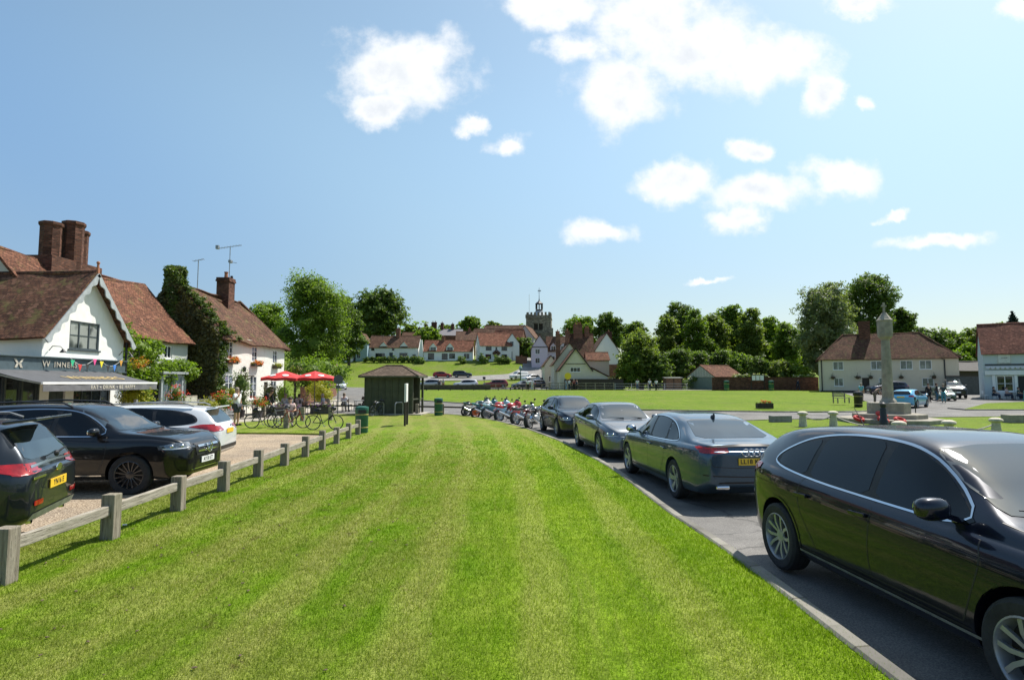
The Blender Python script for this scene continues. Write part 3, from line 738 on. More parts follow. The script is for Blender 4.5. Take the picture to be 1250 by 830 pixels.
class House:
    def __init__(s, name, loc, yaw, L, D, he, hr, wm, rm, label, cat='house', hipL=0, hipR=0, ops=None, ov=.25, og=.15, sag=0.0, wob=.03, group=None, step=.7, base=None, rv=None, ridge_tiles=True, eave_drop=0.0):
        """front wall along local x at y=0 facing -y; D deep; ridge along x"""
        s.L, s.D, s.he, s.hr = L, D, he, hr
        s.root = empty(name, loc, yaw, label, cat, group); ops = ops or {}; rv = rv if rv is not None else D / 2
        s.fr = {'front': ((0, 0, 0), (1, 0, 0), L), 'right': ((L, 0, 0), (0, 1, 0), D), 'back': ((L, D, 0), (-1, 0, 0), L), 'left': ((0, D, 0), (0, -1, 0), D)}
        mb = MB(); Vz = (0, 0, 1)
        for side, (O, U, ln) in s.fr.items():
            hip = (side == 'left' and hipL > 0) or (side == 'right' and hipR > 0)
            apex = rv if side == 'right' else D - rv
            poly = [(0, -0.4), (ln, -0.4), (ln, he), (0, he)] if side in ('front', 'back') or hip else [(0, -0.4), (ln, -0.4), (ln, he), (apex, hr), (0, he)]
            wall_panel(mb, poly, [o[:4] for o in ops.get(side, [])], O, U, Vz)
        s.wall = mb.build('wall', wm, s.root)
        for side, lst in ops.items():
            O, U, ln = s.fr[side]
            for o in lst:
                kw = dict(o[4]) if len(o) > 4 else {}
                if kw.pop('door', None): door(s.root, O, U, Vz, o, kw.get('dm', SLATE), handle=kw.get('handle', True))
                else: window(s.root, O, U, Vz, o, **kw)
        r = MB(); sl = (hr - he) / rv; n1 = math.hypot(rv + ov, (rv + ov) * sl)
        a0 = hipL if hipL > 0 else -og; a1 = L - hipR if hipR > 0 else L + og
        e0 = -ov if hipL > 0 else -og; e1 = L + (ov if hipR > 0 else og); zE = he - ov * sl
        roof_slab(r, [(e0, 0), (e1, 0), (a1, n1), (a0, n1)], (0, -ov, zE), (1, 0, 0), (0, rv + ov, (rv + ov) * sl), sag=sag, L=L, wob=wob, step=step, seed=loc[0])
        rb = D - rv; sb = (hr - he) / rb; n2 = math.hypot(rb + ov, (rb + ov) * sb)
        roof_slab(r, [(-e1, 0), (-e0, 0), (-a0, n2), (-a1, n2)], (0, D + ov, he - ov * sb), (-1, 0, 0), (0, -(rb + ov), (rb + ov) * sb), sag=0, L=L, wob=wob, step=step)
        for hip, x, sgn in ((hipL, 0, -1), (hipR, L, 1)):
            if hip > 0:
                sh = (hr - he) / hip; n3 = math.hypot(hip + ov, (hip + ov) * sh)
                if sgn > 0: roof_slab(r, [(-ov, 0), (D + ov, 0), (rv, n3)], (L + ov, 0, he - ov * sh), (0, 1, 0), (-(hip + ov), 0, (hip + ov) * sh), wob=wob, step=step)
                else: roof_slab(r, [(-(D + ov), 0), (ov, 0), (-rv, n3)], (-ov, 0, he - ov * sh), (0, -1, 0), (hip + ov, 0, (hip + ov) * sh), wob=wob, step=step)
        if ridge_tiles:
            nseg = max(3, int(L / .9)); xs = [a0 + (a1 - a0) * i / nseg for i in range(nseg + 1)]
            r.tube([(x, rv, hr + .06 - sag * math.sin(math.pi * min(1, max(0, x / L)))) for x in xs], .13, 8)
            if hipR > 0:
                for yv in (-ov, D + ov): r.tube([(a1, rv, hr + .06), (L + ov, yv, he - ov * (hr - he) / hipR + .08)], .1, 6)
            if hipL > 0:
                for yv in (-ov, D + ov): r.tube([(a0, rv, hr + .06), (-ov, yv, he - ov * (hr - he) / hipL + .08)], .1, 6)
        s.roof = r.build('roof', rm, s.root, smooth=True, angle=40)
        s.rv = rv
    def chimney(s, x, y, w_, d_, z0, z1, mat=None, pots=1, potmat=None, round_=False):
        c = MB()
        if round_: c.lathe([(w_ / 2, z0), (w_ / 2, z1 - .25), (w_ / 2 + .06, z1 - .15), (w_ / 2 + .06, z1 - .03), (w_ / 2 - .02, z1), (w_ / 2 - .1, z1), (w_ / 2 - .1, z1 - .3)], 8, (x, y, 0))
        else:
            c.box((x, y, (z0 + z1) / 2), (w_, d_, z1 - z0)); c.box((x, y, z1 - .18), (w_ + .12, d_ + .12, .12)); c.box((x, y, z1 - .04), (w_ + .06, d_ + .06, .159))
        o = c.build('chimney', mat or BRICK, s.roof)
        if pots:
            p = MB()
            for i in range(pots): p.lathe([(.13, z1), (.11, z1 + .42), (.14, z1 + .44), (.14, z1 + .5), (.09, z1 + .5)], 10, (x + (i - (pots - 1) / 2) * w_ / max(pots, 1) * .8, y, 0), cap=False)
            p.build('chimney_pot', potmat or pm('terracotta', (0.36, 0.15, 0.08), .8, .2), o)
        return o
    def dormer(s, x, w_, z0, z1, wm, rm, y=-0.02, gable=True, nl=2, deep=2.0, zr=None):
        zr = zr or z1 + w_ * .55; d = MB(); o = (x - w_ / 2 + .14, z0 + .08, x + w_ / 2 - .14, z1 - .04)
        wall_panel(d, [(x - w_ / 2, z0), (x + w_ / 2, z0), (x + w_ / 2, z1), (x, zr), (x - w_ / 2, z1)], [o], (0, y, 0), (1, 0, 0), (0, 0, 1))
        for sx_ in (-1, 1): d.quad((x + sx_ * w_ / 2, y, z0), (x + sx_ * w_ / 2, y + deep, z0), (x + sx_ * w_ / 2, y + deep, z1), (x + sx_ * w_ / 2, y, z1))
        dd = d.build('dormer', wm, s.root); window(dd, (0, y, 0), (1, 0, 0), (0, 0, 1), o, nl, 2)
        r = MB()
        for sx_ in (-1, 1):
            e = Vector((x + sx_ * (w_ / 2 + .12), y - .12, z1 - .1)); p = Vector((x, y - .12, zr + .04)); dv = Vector((0, deep + .2, 0)); up = Vector((0, 0, .09))
            q = [e, p, p + dv, e + dv]; r.add(q + [v + up for v in q], [(0, 1, 2, 3), (7, 6, 5, 4), (0, 4, 5, 1), (1, 5, 6, 2), (2, 6, 7, 3), (3, 7, 4, 0)])
        r.build('dormer_roof', rm, dd)

def foliage(n, lobes, leaf, spread=.5, shell=.75, seed=1):
    """leaf sized faces gathered in clumps around ellipsoid lobes; lobes: (x,y,z,rx,ry,rz)"""
    rg = np.random.default_rng(seed); L = np.array(lobes, float); vol = (L[:, 3] * L[:, 4] * L[:, 5]) ** .67; vol /= vol.sum()
    out = []; per = 14
    for lb, fr in zip(L, vol):
        nc = max(3, int(n * fr / per)); d = rg.normal(size=(nc, 3)); d /= np.linalg.norm(d, axis=1)[:, None]
        rr = shell + (1.05 - shell) * rg.random(nc); inner = rg.random(nc) < .2; rr[inner] *= rg.uniform(.3, .9, inner.sum())
        c = lb[:3] + d * rr[:, None] * lb[3:]
        p = np.repeat(c, per, 0) + rg.normal(size=(nc * per, 3)) * spread * np.array([1, 1, .65]) * (lb[3:].mean() ** .5) * .42
        dd = np.repeat(d, per, 0); out.append(np.concatenate([p, dd], 1))
    o = np.concatenate(out); p, dd = o[:, :3], o[:, 3:]; N = len(p)
    nr = dd * .55 + rg.normal(size=(N, 3)) * .6 + np.array([0, 0, .7]); nr /= np.linalg.norm(nr, axis=1)[:, None]
    a = np.cross(nr, rg.normal(size=(N, 3))); a /= np.linalg.norm(a, axis=1)[:, None]; b = np.cross(nr, a)
    s = leaf * rg.uniform(.6, 1.35, N)[:, None]; a *= s * .5; b *= s * .36
    return np.stack([p - a, p - b * .9 + a * .1, p + a, p + b], 1)
def leaf_obj(name, v, mat, parent=None):
    me = tri_mesh(name, v); me.materials.append(mat); o = bpy.data.objects.new(name, me); col.objects.link(o); o.parent = parent; return o
Z3 = (0, 0, 1)
SW = dict(fm=SLATE, gm=M['glass'])
# ---- tea room: gabled wing facing the green, shop front and awning
tea = House('tea_room', (-25, 21.5, 0), 0, 7.6, 4.5, 3.95, 6.5, PW, TILE_BROWN,
            'white gabled tea room with wavy grey bargeboards above a dark fascia', 'cafe', og=.32, ov=.28, sag=.06, wob=.04, step=.45,
            ops={'right': [(1.3, 3.38, 2.95, 4.5, dict(nl=3, nr=2, fm=SLATE, inset=.08, gm=glassmat('curtained_glass', (.05, .06, .06), .05, (.3, .32, .3)))),
                           (.44, .02, 1.25, 2.1, dict(door=True, dm=SLATE)), (1.68, .8, 3.8, 2.1, dict(nl=4, nr=1, fm=SLATE))]})
k = MB(); wall_panel(k, [(0, 0), (2.3, 0), (2.3, 2.52), (0, 2.52)], [(.08, .1, .8, 2.3), (.86, .1, 1.5, 2.3), (1.56, .1, 2.22, 2.3)], (7.6, -2.3, 0), (0, 1, 0), Z3)
k.quad((7.6, -2.3, 2.52), (7.6, 0, 2.52), (5.8, 0, 2.52), (5.8, -2.3, 2.52)); k.quad((7.6, -2.3, 0), (7.6, -2.3, 2.52), (5.8, -2.3, 2.52), (5.8, -2.3, 0))
sf = k.build('shop_front', SLATE, tea.root)
for o in ((.08, .1, .8, 2.3), (.86, .1, 1.5, 2.3), (1.56, .1, 2.22, 2.3)): window(sf, (7.6, -2.3, 0), (0, 1, 0), Z3, o, 1, 1, SLATE, sill=False)
k = MB(); k.box((7.66, 1.1, 2.74), (.14, 6.8, .46)); k.box((7.7, 1.1, 2.99), (.24, 6.9, .05)); k.box((7.68, 1.1, 2.5), (.18, 6.9, .05))
fas = k.build('fascia', pm('fascia_blue', (.07, .10, .115), .5, .15, 4), tea.root, bevel=.008)
LET = pm('silver_lettering', (.55, .50, .42), .4, .2, 8, metal=.2)
text_mesh('W', .36, fas, LET, (7.745, .05, 2.74), (R(90), 0, R(90)), 'letters', .01)
text_mesh('INNERS', .29, fas, LET, (7.745, 1.0, 2.72), (R(90), 0, R(90)), 'letters', .01, spacing=1.25)
k = MB()                                            # butterfly emblem
for s_ in (-1, 1):
    k.prism([(0, 0), (s_ * .10, .02), (s_ * .22, .17), (s_ * .13, .17)][::s_], .012, (7.74, -1.15, 2.72), (0, 1, 0), Z3)
    k.prism([(0, 0), (s_ * .07, -.14), (s_ * .17, -.15), (s_ * .10, .0)][::s_], .012, (7.74, -1.15, 2.72), (0, 1, 0), Z3)
k.build('emblem', LET, fas)
# bargeboards with scalloped lower edge
for sgn in (0, 1):
    k = MB(); A = Vector((0, -.30 if not sgn else 4.8, 3.62)); B = Vector((0, 2.25, 6.52)); ln = (B - A).length; U = (B - A).normalized(); V = Vector((0, U.z, -U.y)) * (-1 if not sgn else 1)
    if V.z > 0: V = -V
    up = []; lo = []; n = 72
    for i in range(n + 1):
        s_ = i / n; x = ln * s_; up.append((x, -.03)); lo.append((x, .17 + .055 * math.sin(s_ * 2 * math.pi * 7)))
    for i in range(n):
        a, b, c, d = [A + U * q[0] + V * q[1] + Vector((7.93, 0, 0)) for q in (up[i], up[i + 1], lo[i + 1], lo[i])]; t_ = Vector((.045, 0, 0))
        k.add([a, b, c, d, a + t_, b + t_, c + t_, d + t_], [(0, 1, 2, 3), (7, 6, 5, 4), (3, 2, 6, 7), (0, 4, 5, 1)])
    k.build('bargeboard', pm('grey_bargeboard', (.34, .37, .38), .6, .15, 5), tea.root)
k = MB(); k.cyl((7.9, 2.25, 6.5), (7.9, 2.25, 6.95), .07, .04, 8); k.ell((7.9, 2.25, 6.98), (.07, .07, .07), 8, 6); k.build('finial', pm('terracotta', (.36, .15, .08), .8, .2), tea.roof)
# wall lamps, pipe
for yv in (.3, 4.2):
    k = MB(); k.tube([(7.62, yv, 3.25), (7.75, yv, 3.42), (8.05, yv, 3.4), (8.15, yv, 3.3)], .015, 6); k.lathe([(.03, 0), (.1, -.1), (.11, -.13)], 12, (8.15, yv, 3.3)); k.build('wall_lamp', M['darkmetal'], tea.root, smooth=True)
k = MB(); k.cyl((7.66, 4.62, 0), (7.66, 4.62, 3.9), .05, n=8); k.build('downpipe', M['darkmetal'], tea.root)
# awning
aw = empty('awning', (-17.25, 22.15, 2.5), 0, 'wide grey fabric awning with white front rail and lettered valance over the shop front', 'awning')
AWM = pm('awning_cloth', (.075, .078, .085), .85, .12, 3, .15, 60); AWV = pm('valance_cloth', (.13, .13, .14), .85, .15, 4)
k = MB(); a_, b_ = -3.05, 3.05
nn = 10
for i in range(nn):
    def zz(u): return -u * .45 - .035 * math.sin(math.pi * u)
    u1, u2 = i / nn, (i + 1) / nn
    k.quad((u1 * 1.85, a_, zz(u1)), (u2 * 1.85, a_, zz(u2)), (u2 * 1.85, b_, zz(u2)), (u1 * 1.85, b_, zz(u1)))
    k.quad((u1 * 1.85, b_, zz(u1) - .012), (u2 * 1.85, b_, zz(u2) - .012), (u2 * 1.85, a_, zz(u2) - .012), (u1 * 1.85, a_, zz(u1) - .012))
k.build('canopy', AWM, aw)
k = MB(); k.box((1.88, 0, -.47), (.07, b_ - a_ + .06, .075)); k.build('front_rail', M['white'], aw, bevel=.01)
k = MB(); n = 30
for i in range(n):
    y0 = a_ + (b_ - a_) * i / n; y1 = a_ + (b_ - a_) * (i + 1) / n; x0 = 1.9 + .008 * math.sin(i * 1.3); x1 = 1.9 + .008 * math.sin((i + 1) * 1.3)
    k.add([(x0, y0, -.5), (x1, y1, -.5), (x1, y1, -.74), (x0, y0, -.74), (x0 - .01, y0, -.5), (x1 - .01, y1, -.5), (x1 - .01, y1, -.74), (x0 - .01, y0, -.74)], [(0, 3, 2, 1), (4, 5, 6, 7), (2, 3, 7, 6)])
va = k.build('valance', AWV, aw)
text_mesh('EAT \u2022 DRINK \u2022 BE HAPPY', .19, va, pm('cream_lettering', (.62, .58, .48), .7, .1), (1.915, .35, -.62), (R(90), 0, R(90)), 'letters', .003, spacing=1.2)
sl = math.atan2(.45, 1.85)
text_mesh('WINNERS', .62, aw, pm('gold_lettering', (.55, .40, .16), .6, .15), (1.08, .5, -.27), (0, sl, R(90)) if False else Matrix(((0, -math.cos(sl), math.sin(sl)), (1, 0, 0), (0, math.sin(sl), math.cos(sl)))).to_euler(), 'letters', .004, spacing=1.15)
for yv in (a_ + .1, b_ - .1):
    k = MB(); k.bar((0, yv, -.1), (1.0, yv, -.34), .04, .05); k.bar((1.0, yv, -.34), (1.86, yv, -.5), .035, .045); k.build('awning_arm', M['metal'], aw)
# bunting
bu = empty('bunting', (-17.05, 22.3, 3.1), 0, 'string of small coloured pennants hung across the tea room fascia', 'bunting')
k = MB(); pts = [(0, 3.2 * i / 24, -.35 * math.sin(math.pi * i / 24 * 2 % math.pi)) for i in range(25)]; k.tube(pts, .006, 5); k.build('string', M['white'], bu)
BC = [(.03, .45, .22), (.6, .05, .04), (.03, .03, .03), (.75, .08, .28), (.75, .65, .03), (.03, .03, .03), (.05, .22, .65), (.6, .3, .05)]
for i in range(8):
    q = pts[2 + i * 3]; k = MB(); k.prism([(-.11, 0), (.11, 0), (0, -.27)][::-1], .008, q, (0, 1, 0), Z3); k.build('pennant', pm('pennant_%d' % i, BC[i], .7, .1), bu)

# ---- long tiled range behind, with three round chimneys
rng = House('tiled_cottage', (-18.6, 23.7, 0), R(90), 9.6, 5.6, 4.45, 7.6, PG, TILE_RED,
            'long grey rendered cottage with orange red tiled roof half hidden by a climbing plant', 'house', sag=.28, wob=.06, og=.22, step=.5,
            ops={'front': [(6.2, 3.35, 6.9, 4.05, dict(nl=2, nr=1)), (7.4, 3.35, 8.1, 4.05, dict(nl=2, nr=1)), (2.9, .8, 3.9, 1.9, dict(nl=2, nr=2))]})
for i, (x, y, z1) in enumerate(((3.0, 2.9, 9.5), (3.85, 2.5, 9.75), (4.7, 2.9, 9.55))): rng.chimney(x, y, .86, .86, 6.2, z1, BRICKD, pots=0, round_=True)
k = MB(); k.box((3.8, 2.8, 7.35), (3.2, 1.3, .9)); k.build('chimney_base', BRICKD, rng.roof)
# bay window with a red sign inside
k = MB(); O_ = (6.0, -.75, 0); wall_panel(k, [(0, 0), (2.0, 0), (2.0, 2.5), (0, 2.5)], [(.15, .85, 1.85, 2.35)], O_, (1, 0, 0), Z3)
wall_panel(k, [(0, 0), (.75, 0), (.75, 2.5), (0, 2.5)], [(.1, .85, .65, 2.35)], (6.0, 0, 0), (0, -1, 0), Z3); wall_panel(k, [(0, 0), (.75, 0), (.75, 2.5), (0, 2.5)], [], (8.0, -.75, 0), (0, 1, 0), Z3)
k.box((7.0, -.42, 2.56), (2.3, 1.0, .12)); by = k.build('bay', pm('grey_bay', (.30, .33, .33), .6, .12), rng.root)
window(by, O_, (1, 0, 0), Z3, (.15, .85, 1.85, 2.35), 4, 1, pm('grey_bay', (.3, .33, .33)), glassmat('bay_glass', (.12, .16, .18), .05, (.25, .3, .32))); window(by, (6.0, 0, 0), (0, -1, 0), Z3, (.1, .85, .65, 2.35), 1, 1, pm('grey_bay', (.3, .33, .33)))
k = MB(); k.box((6.8, -.66, 2.2), (1.1, .02, .25)); k.build('red_sign', pm('red_card', (.5, .08, .06), .6, .2), by)

# ---- pub: white front, brown roof, ivy gable
CUR = glassmat('pub_glass', (.03, .04, .06), .05, (.28, .32, .42))
def PWN(a, b, c, d, **k): return (a, b, c, d, dict(nl=2, nr=3, gm=CUR, inset=.07, **k))
pub = House('public_house', (-17.4, 34.5, 0), R(92), 10.9, 5.2, 4.9, 8.0, PWO, TILE_BROWN,
            'old white pub with sagging brown tiled roof and window boxes of orange flowers', 'pub', hipR=2.3, sag=.42, wob=.09, og=.25, ov=.3, step=.5,
            ops={'front': [PWN(.95, 3.5, 1.85, 4.6), PWN(4.75, 3.45, 5.65, 4.5), PWN(8.5, 3.45, 9.4, 4.45), PWN(.9, .95, 2.0, 2.55), PWN(4.6, .95, 5.7, 2.5), PWN(8.3, .9, 9.4, 2.2), (2.8, .02, 3.75, 2.35, dict(door=True, dm=M['darkwood'])), (7.0, .02, 7.7, 2.1, dict(door=True, dm=M['darkwood']))]})
pub.chimney(6.3, 2.6, .95, .85, 7.1, 9.35, BRICKD, pots=1)
k = MB(); k.cyl((6.5, 2.3, 9.33), (6.5, 2.3, 9.6), .11, .09, 8); k.build('chimney_pot', M['darkmetal'], pub.roof)
k = MB(); k.box((.15, 2.75, 4.4), (.7, .8, 8.8)); k.box((-.1, 2.75, 2.6), (.5, 1.6, 5.2)); k.build('chimney', BRICKD, pub.roof)
k = MB(); k.box((3.27, -.28, 2.48), (1.25, .55, .07)); k.bar((2.75, -.05, 2.1), (2.75, -.45, 2.45), .05, .05); k.bar((3.8, -.05, 2.1), (3.8, -.45, 2.45), .05, .05); k.build('porch', M['darkwood'], pub.root)
k = MB(); k.lathe([(.05, 0), (.1, .03), (.12, .25), (.13, .26), (.02, .36)], 6, (3.27, -.15, 2.75)); k.bar((3.27, 0, 3.0), (3.27, -.15, 3.05), .03, .03); k.build('lantern', M['darkmetal'], pub.root)
k = MB()
for (x, z) in ((2.35, 2.0), (4.2, 1.95)): k.box((x, -.03, z), (.22, .04, .32))
k.build('notice', M['metal'], pub.root)
# television aerials
for (x, y, z0, z1, lab, big) in ((-19.95, 40.6, 8.9, 11.6, 'tall television aerial on a mast beside the pub chimney', True), (-20.2, 37.0, 7.6, 9.9, 'short television aerial near the ivy covered chimney', False)):
    e = empty('television_aerial', (x, y, z0), 0, lab, 'aerial'); h = z1 - z0
    k = MB(); k.cyl((0, 0, -.8), (0, 0, h), .03, n=6); k.build('mast', M['metal'], e)
    k = MB()
    if big:
        k.bar((-.9, 0, h - .1), (.8, 0, h + .15), .03, .03)
        for i in range(9): k.bar((-.9 + i * .2, -.25, h - .1 + i * .03), (-.9 + i * .2, .25, h - .1 + i * .03), .015, .015)
        k.box((-.9, 0, h), (.2, .2, .25)); k.bar((-.1, 0, h * .62), (.5, 0, h * .58), .03, .03); k.box((.05, 0, h * .62), (.18, .3, .18))
    else:
        k.bar((-.3, 0, h - .05), (.35, 0, h + .08), .03, .03)
        for i in range(4): k.bar((-.3 + i * .2, -.2, h - .05 + i * .04), (-.3 + i * .2, .2, h - .05 + i * .04), .015, .015)
    k.build('antenna', M['metal'], e)

# ---- hillside cottages
def hz(x, y): return _H(x, y)
def WO(a, b, c, d, **k): return (a, b, c, d, dict(nl=2, nr=1, inset=.06, gm=M['glass'], **k))
DKW = dict(fm=M['darkmetal'])
c1 = House('hill_cottage', (-50, 160, 8.0), 0, 7.6, 6, 4.3, 8.4, PG, TILE_FARB, 'grey cottage with steep brown roof at the left end of the hillside row', hipR=0, ops={'front': [WO(1.2, 2.6, 2.6, 4.0), WO(3.0, .8, 5.2, 2.2)]})
c1.dormer(2.0, 1.8, 3.7, 5.2, M['white'], TILE_FARB)
House('gabled_cottage', (-43.2, 157, 7.6), R(90), 5, 2.0, 3.6, 7.0, PW, TILE_FARB, 'very narrow white gable end left of the pale blue cottage')
b1 = House('gabled_cottage', (-39.4, 158, 7.8), R(90), 5, 3.1, 5.3, 7.6, PB, TILE_FARB, 'narrow pale blue gabled cottage in the hillside row', ops={'left': [WO(.8, 3.4, 2.2, 5.0), WO(.3, .8, 1.3, 2.2)]})
c2 = House('hill_cottage', (-39.4, 160, 7.9), 0, 13.6, 6, 3.9, 7.2, PW, TILE_FARB, 'long white hillside cottage with two white gabled dormers and a hedge', sag=.15,
           ops={'front': [WO(1.8, .9, 4.4, 2.2, **DKW), WO(8.4, 1.0, 10.6, 2.3, **DKW), WO(12, 1.0, 12.9, 1.9, **DKW), (5.6, .02, 6.6, 2.4, dict(door=True)), WO(.6, 3.0, 1.5, 3.7, **DKW), WO(6.3, 3.0, 7.0, 3.7, **DKW)]})
for x in (4.0, 9.6): c2.dormer(x, 2.1, 2.95, 4.2, M['white'], TILE_FAR)
c2.chimney(7.4, 3, 1.1, 1.0, 6, 9.3)
c3 = House('hill_cottage', (-24.2, 159, 7.8), 0, 13.4, 5.5, 2.9, 5.9, PW, TILE_FAR, 'low white cottage with bright orange red roof and round topped dormers',
           ops={'front': [WO(1.2, .6, 2.9, 2.3, **DKW), WO(5.0, .6, 6.6, 2.2, **DKW), WO(7.0, .9, 8.6, 2.2, **DKW), WO(11, .7, 12.6, 2.2)]})
for x in (2.6, 7.2): c3.dormer(x, 1.9, 2.6, 4.0, M['white'], TILE_FAR)
c3.chimney(5.0, 2.8, .9, .9, 5, 6.9)
k = MB(); k.prism([(-.1, 0), (1.0, 0), (1.0, 3.2), (.7, 6.1), (.3, 6.1), (-.1, 3.0)], .6, (-1.1, .2, -.2), (1, 0, 0), Z3); k.build('end_wall', PW, c3.root)
c4 = House('hill_cottage', (-8.6, 156.5, 7.6), R(17), 8.9, 5.5, 4.6, 8.0, PW, TILE_FAR, 'tall white hillside house with orange roof and small porch', sag=.05,
           ops={'front': [WO(1.6, 3.2, 3.2, 4.2, **DKW), WO(4.3, 3.2, 4.8, 4.1, **DKW), WO(6.0, 3.2, 7.6, 4.2, **DKW), WO(1.5, .9, 3.1, 2.1, **DKW), WO(6.0, .9, 7.6, 2.1, **DKW), (4.0, .02, 4.9, 2.0, dict(door=True))]})
k = MB()
for s_ in (-1, 1): k.bar((4.45 + s_ * .9, -.5, 2.1), (4.45, -.5, 2.9), .9, .12, (0, 1, 0))
k.build('porch', TILE_FARB, c4.root)
c5 = House('gabled_cottage', (2.0, 159.5, 8.2), R(90), 7, 3.9, 4.6, 7.3, PW, TILE_FAR, 'white gable ended cottage at the corner of the hill lane', ops={'left': [WO(1.4, 4.0, 2.3, 5.1, **DKW), (.8, .02, 2.0, 2.4, dict(door=True))]})
c6 = House('gabled_house', (6.6, 176, 9.8), R(76), 12, 5.6, 6.0, 9.6, PG, TILE_FARB, 'pale grey gable with long dark roof below the church tower')
House('long_house', (-14, 186, 11.2), R(4), 18, 7, 4.2, 8.4, PC, TILE_FARB, 'long dark tiled house in front of the church', hipL=2)
House('red_roof_house', (-6, 172, 9.8), R(-20), 9, 6, 4.0, 7.9, BRICK, TILE_FAR, 'brick house with a plain red roof behind the white hillside house')
oc = House('ochre_house', (-17.0, 176, 10.2), R(3), 9, 6, 4.8, 7.5, PY, TILE_FARB, 'ochre yellow house with brown roof behind the hillside cottages'); oc.chimney(4, 3, .9, .9, 6.5, 8.4)
bh = House('brick_house', (-26, 184, 12.0), R(0), 10, 7, 5.0, 7.2, BRICK, pm('slate_roof', (.16, .15, .16), .7, .2), 'red brick house with several tall chimneys on the hilltop')
for x in (-1.5, 1.2, 3.4, 6.8): bh.chimney(x if x > 0 else .4, 3.5, .9, .9, 5.5, 9.6 - abs(x) * .1, BRICKD)
rn = House('ridge_house', (-36, 188, 12.5), 0, 9, 7, 3.0, 6.0, BRICK, TILE_FARB, 'brown roofed house rising behind the hillside trees'); 
rn.chimney(7.6, 3.5, 1.1, 1, 5, 8.6, BRICKD); rn.chimney(5.4, 3.5, .9, 1, 5, 7.6, BRICKD)

# ---- church
ch = empty('church', (4.6, 190, 12), R(-6), 'flint church tower with battlements and a small wooden bell cupola', 'church')
W_ = 8.2; k = MB()
ops = [(2.6, 7.2, 3.9, 9.3), (4.2, 7.2, 5.5, 9.3), (3.6, 3.0, 4.6, 4.6)]
wall_panel(k, [(0, -3), (W_, -3), (W_, 12.0), (0, 12.0)], ops, (0, 0, 0), (1, 0, 0), Z3, .4)
for O, U in (((W_, 0, 0), (0, 1, 0)), ((W_, W_, 0), (-1, 0, 0)), ((0, W_, 0), (0, -1, 0))): wall_panel(k, [(0, -3), (W_, -3), (W_, 12.0), (0, 12.0)], [(3.4, 7.2, 4.8, 9.3)], O, U, Z3, .4)
k.box((W_ / 2, W_ / 2, 6.2), (W_ + .3, W_ + .3, .25)); k.box((W_ / 2, W_ / 2, 11.2), (W_ + .3, W_ + .3, .25))
for cx in (-.25, W_ + .25): k.box((cx, -.25, 2.5), (.9, .9, 10.5)); 
k.build('tower_wall', FLINT, ch)
k = MB(); n = 7
for i in range(n):
    c_ = W_ * (i + .5) / n
    for p in ((c_, .15), (c_, W_ - .15)): k.box((p[0], p[1], 12.55), (W_ / n * .56, .32, 1.1))
    if 0 < i < n - 1:
        for p in ((.15, c_), (W_ - .15, c_)): k.box((p[0], p[1], 12.55), (.32, W_ / n * .56, 1.1))
k.box((W_ / 2, W_ / 2, 11.95), (W_ - .1, W_ - .1, .3)); k.build('battlements', FLINT, ch)
k = MB()
for (a, b, c, d) in ops:
    k.box(((a + c) / 2, .38, (b + d) / 2), (c - a, .05, d - b))
    for z in np.arange(b + .15, d, .3): k.box(((a + c) / 2, .3, z), (c - a, .18, .05), rx=.5)
k.build('louvres', M['darkwood'], ch)
k = MB(); k.lathe([(2.6, 12.0), (1.5, 13.4), (1.25, 13.9)], 8, (W_ / 2, W_ / 2, 0)); cu = k.build('lead_roof', LEAD, ch)
k = MB(); k.lathe([(1.25, 13.9), (1.15, 14.4)], 8, (W_ / 2, W_ / 2, 0), cap=True)
for i in range(8): a = math.pi / 4 * i; k.box((W_ / 2 + 1.12 * math.cos(a), W_ / 2 + 1.12 * math.sin(a), 15.4), (.24, .24, 1.8), rz=a)
k.build('cupola', M['darkwood'], cu)
k = MB(); k.lathe([(1.35, 16.3), (1.35, 16.42), (1.05, 16.7), (.5, 17.1), (.2, 17.5), (.1, 18.2), (.07, 19.6)], 8, (W_ / 2, W_ / 2, 0)); k.build('cupola_roof', M['darkmetal'], cu)
k = MB(); k.cyl((W_ / 2, W_ / 2, 19.5), (W_ / 2, W_ / 2, 21.8), .06, n=6); k.box((W_ / 2 + .1, W_ / 2, 20.8), (1.1, .05, .3)); k.bar((W_ / 2 - .5, W_ / 2, 20.2), (W_ / 2 + .5, W_ / 2, 20.2), .06, .06); k.build('weathervane', M['darkmetal'], cu)
k = MB(); k.cyl((1.0, 1.0, 12), (1.0, 1.0, 19.2), .06, n=6); k.build('flagpole', M['white'], ch)
k = MB(); k.lathe([(1.3, 12), (1.3, 13.0), (1.3, 13.0)], 6, (1.0, 1.0, -.6)); k.build('stair_turret', FLINT, ch)
nv = House('church_nave', (-9.5, 196, 12.2), R(-2), 15, 8, 5.2, 9.4, FLINT, TILE_FARB, 'church nave with dark red roof running left from the tower', 'church')

# ---- houses by the pond
li = House('lilac_house', (9.2, 150, 6.2), R(90), 6, 4.1, 5.0, 8.2, PP, TILE_FAR, 'lilac timber gabled house beside the hill lane', ops={'left': [WO(.9, 3.2, 2.1, 4.5), WO(.9, .8, 2.1, 2.2)]})
k = MB(); k.box((-.04, 2.05, 5.0), (.1, 4.1, .2)); k.bar((-.06, 0, 5.1), (-.06, 2.05, 8.1), .16, .12); k.bar((-.06, 4.1, 5.1), (-.06, 2.05, 8.1), .16, .12); k.build('timber_frame', M['darkwood'], li.root)
lw = House('lilac_wing', (9.2, 152, 6.4), 0, 6.5, 6, 4.0, 7.8, PP, TILE_FARB, 'lilac cottage wing with two small dormers right of the timber gable', ops={'front': [WO(1.0, .9, 2.0, 2.6)]})
for x in (1.6, 4.2): lw.dormer(x, 1.5, 3.9, 5.2, PP, TILE_FARB)
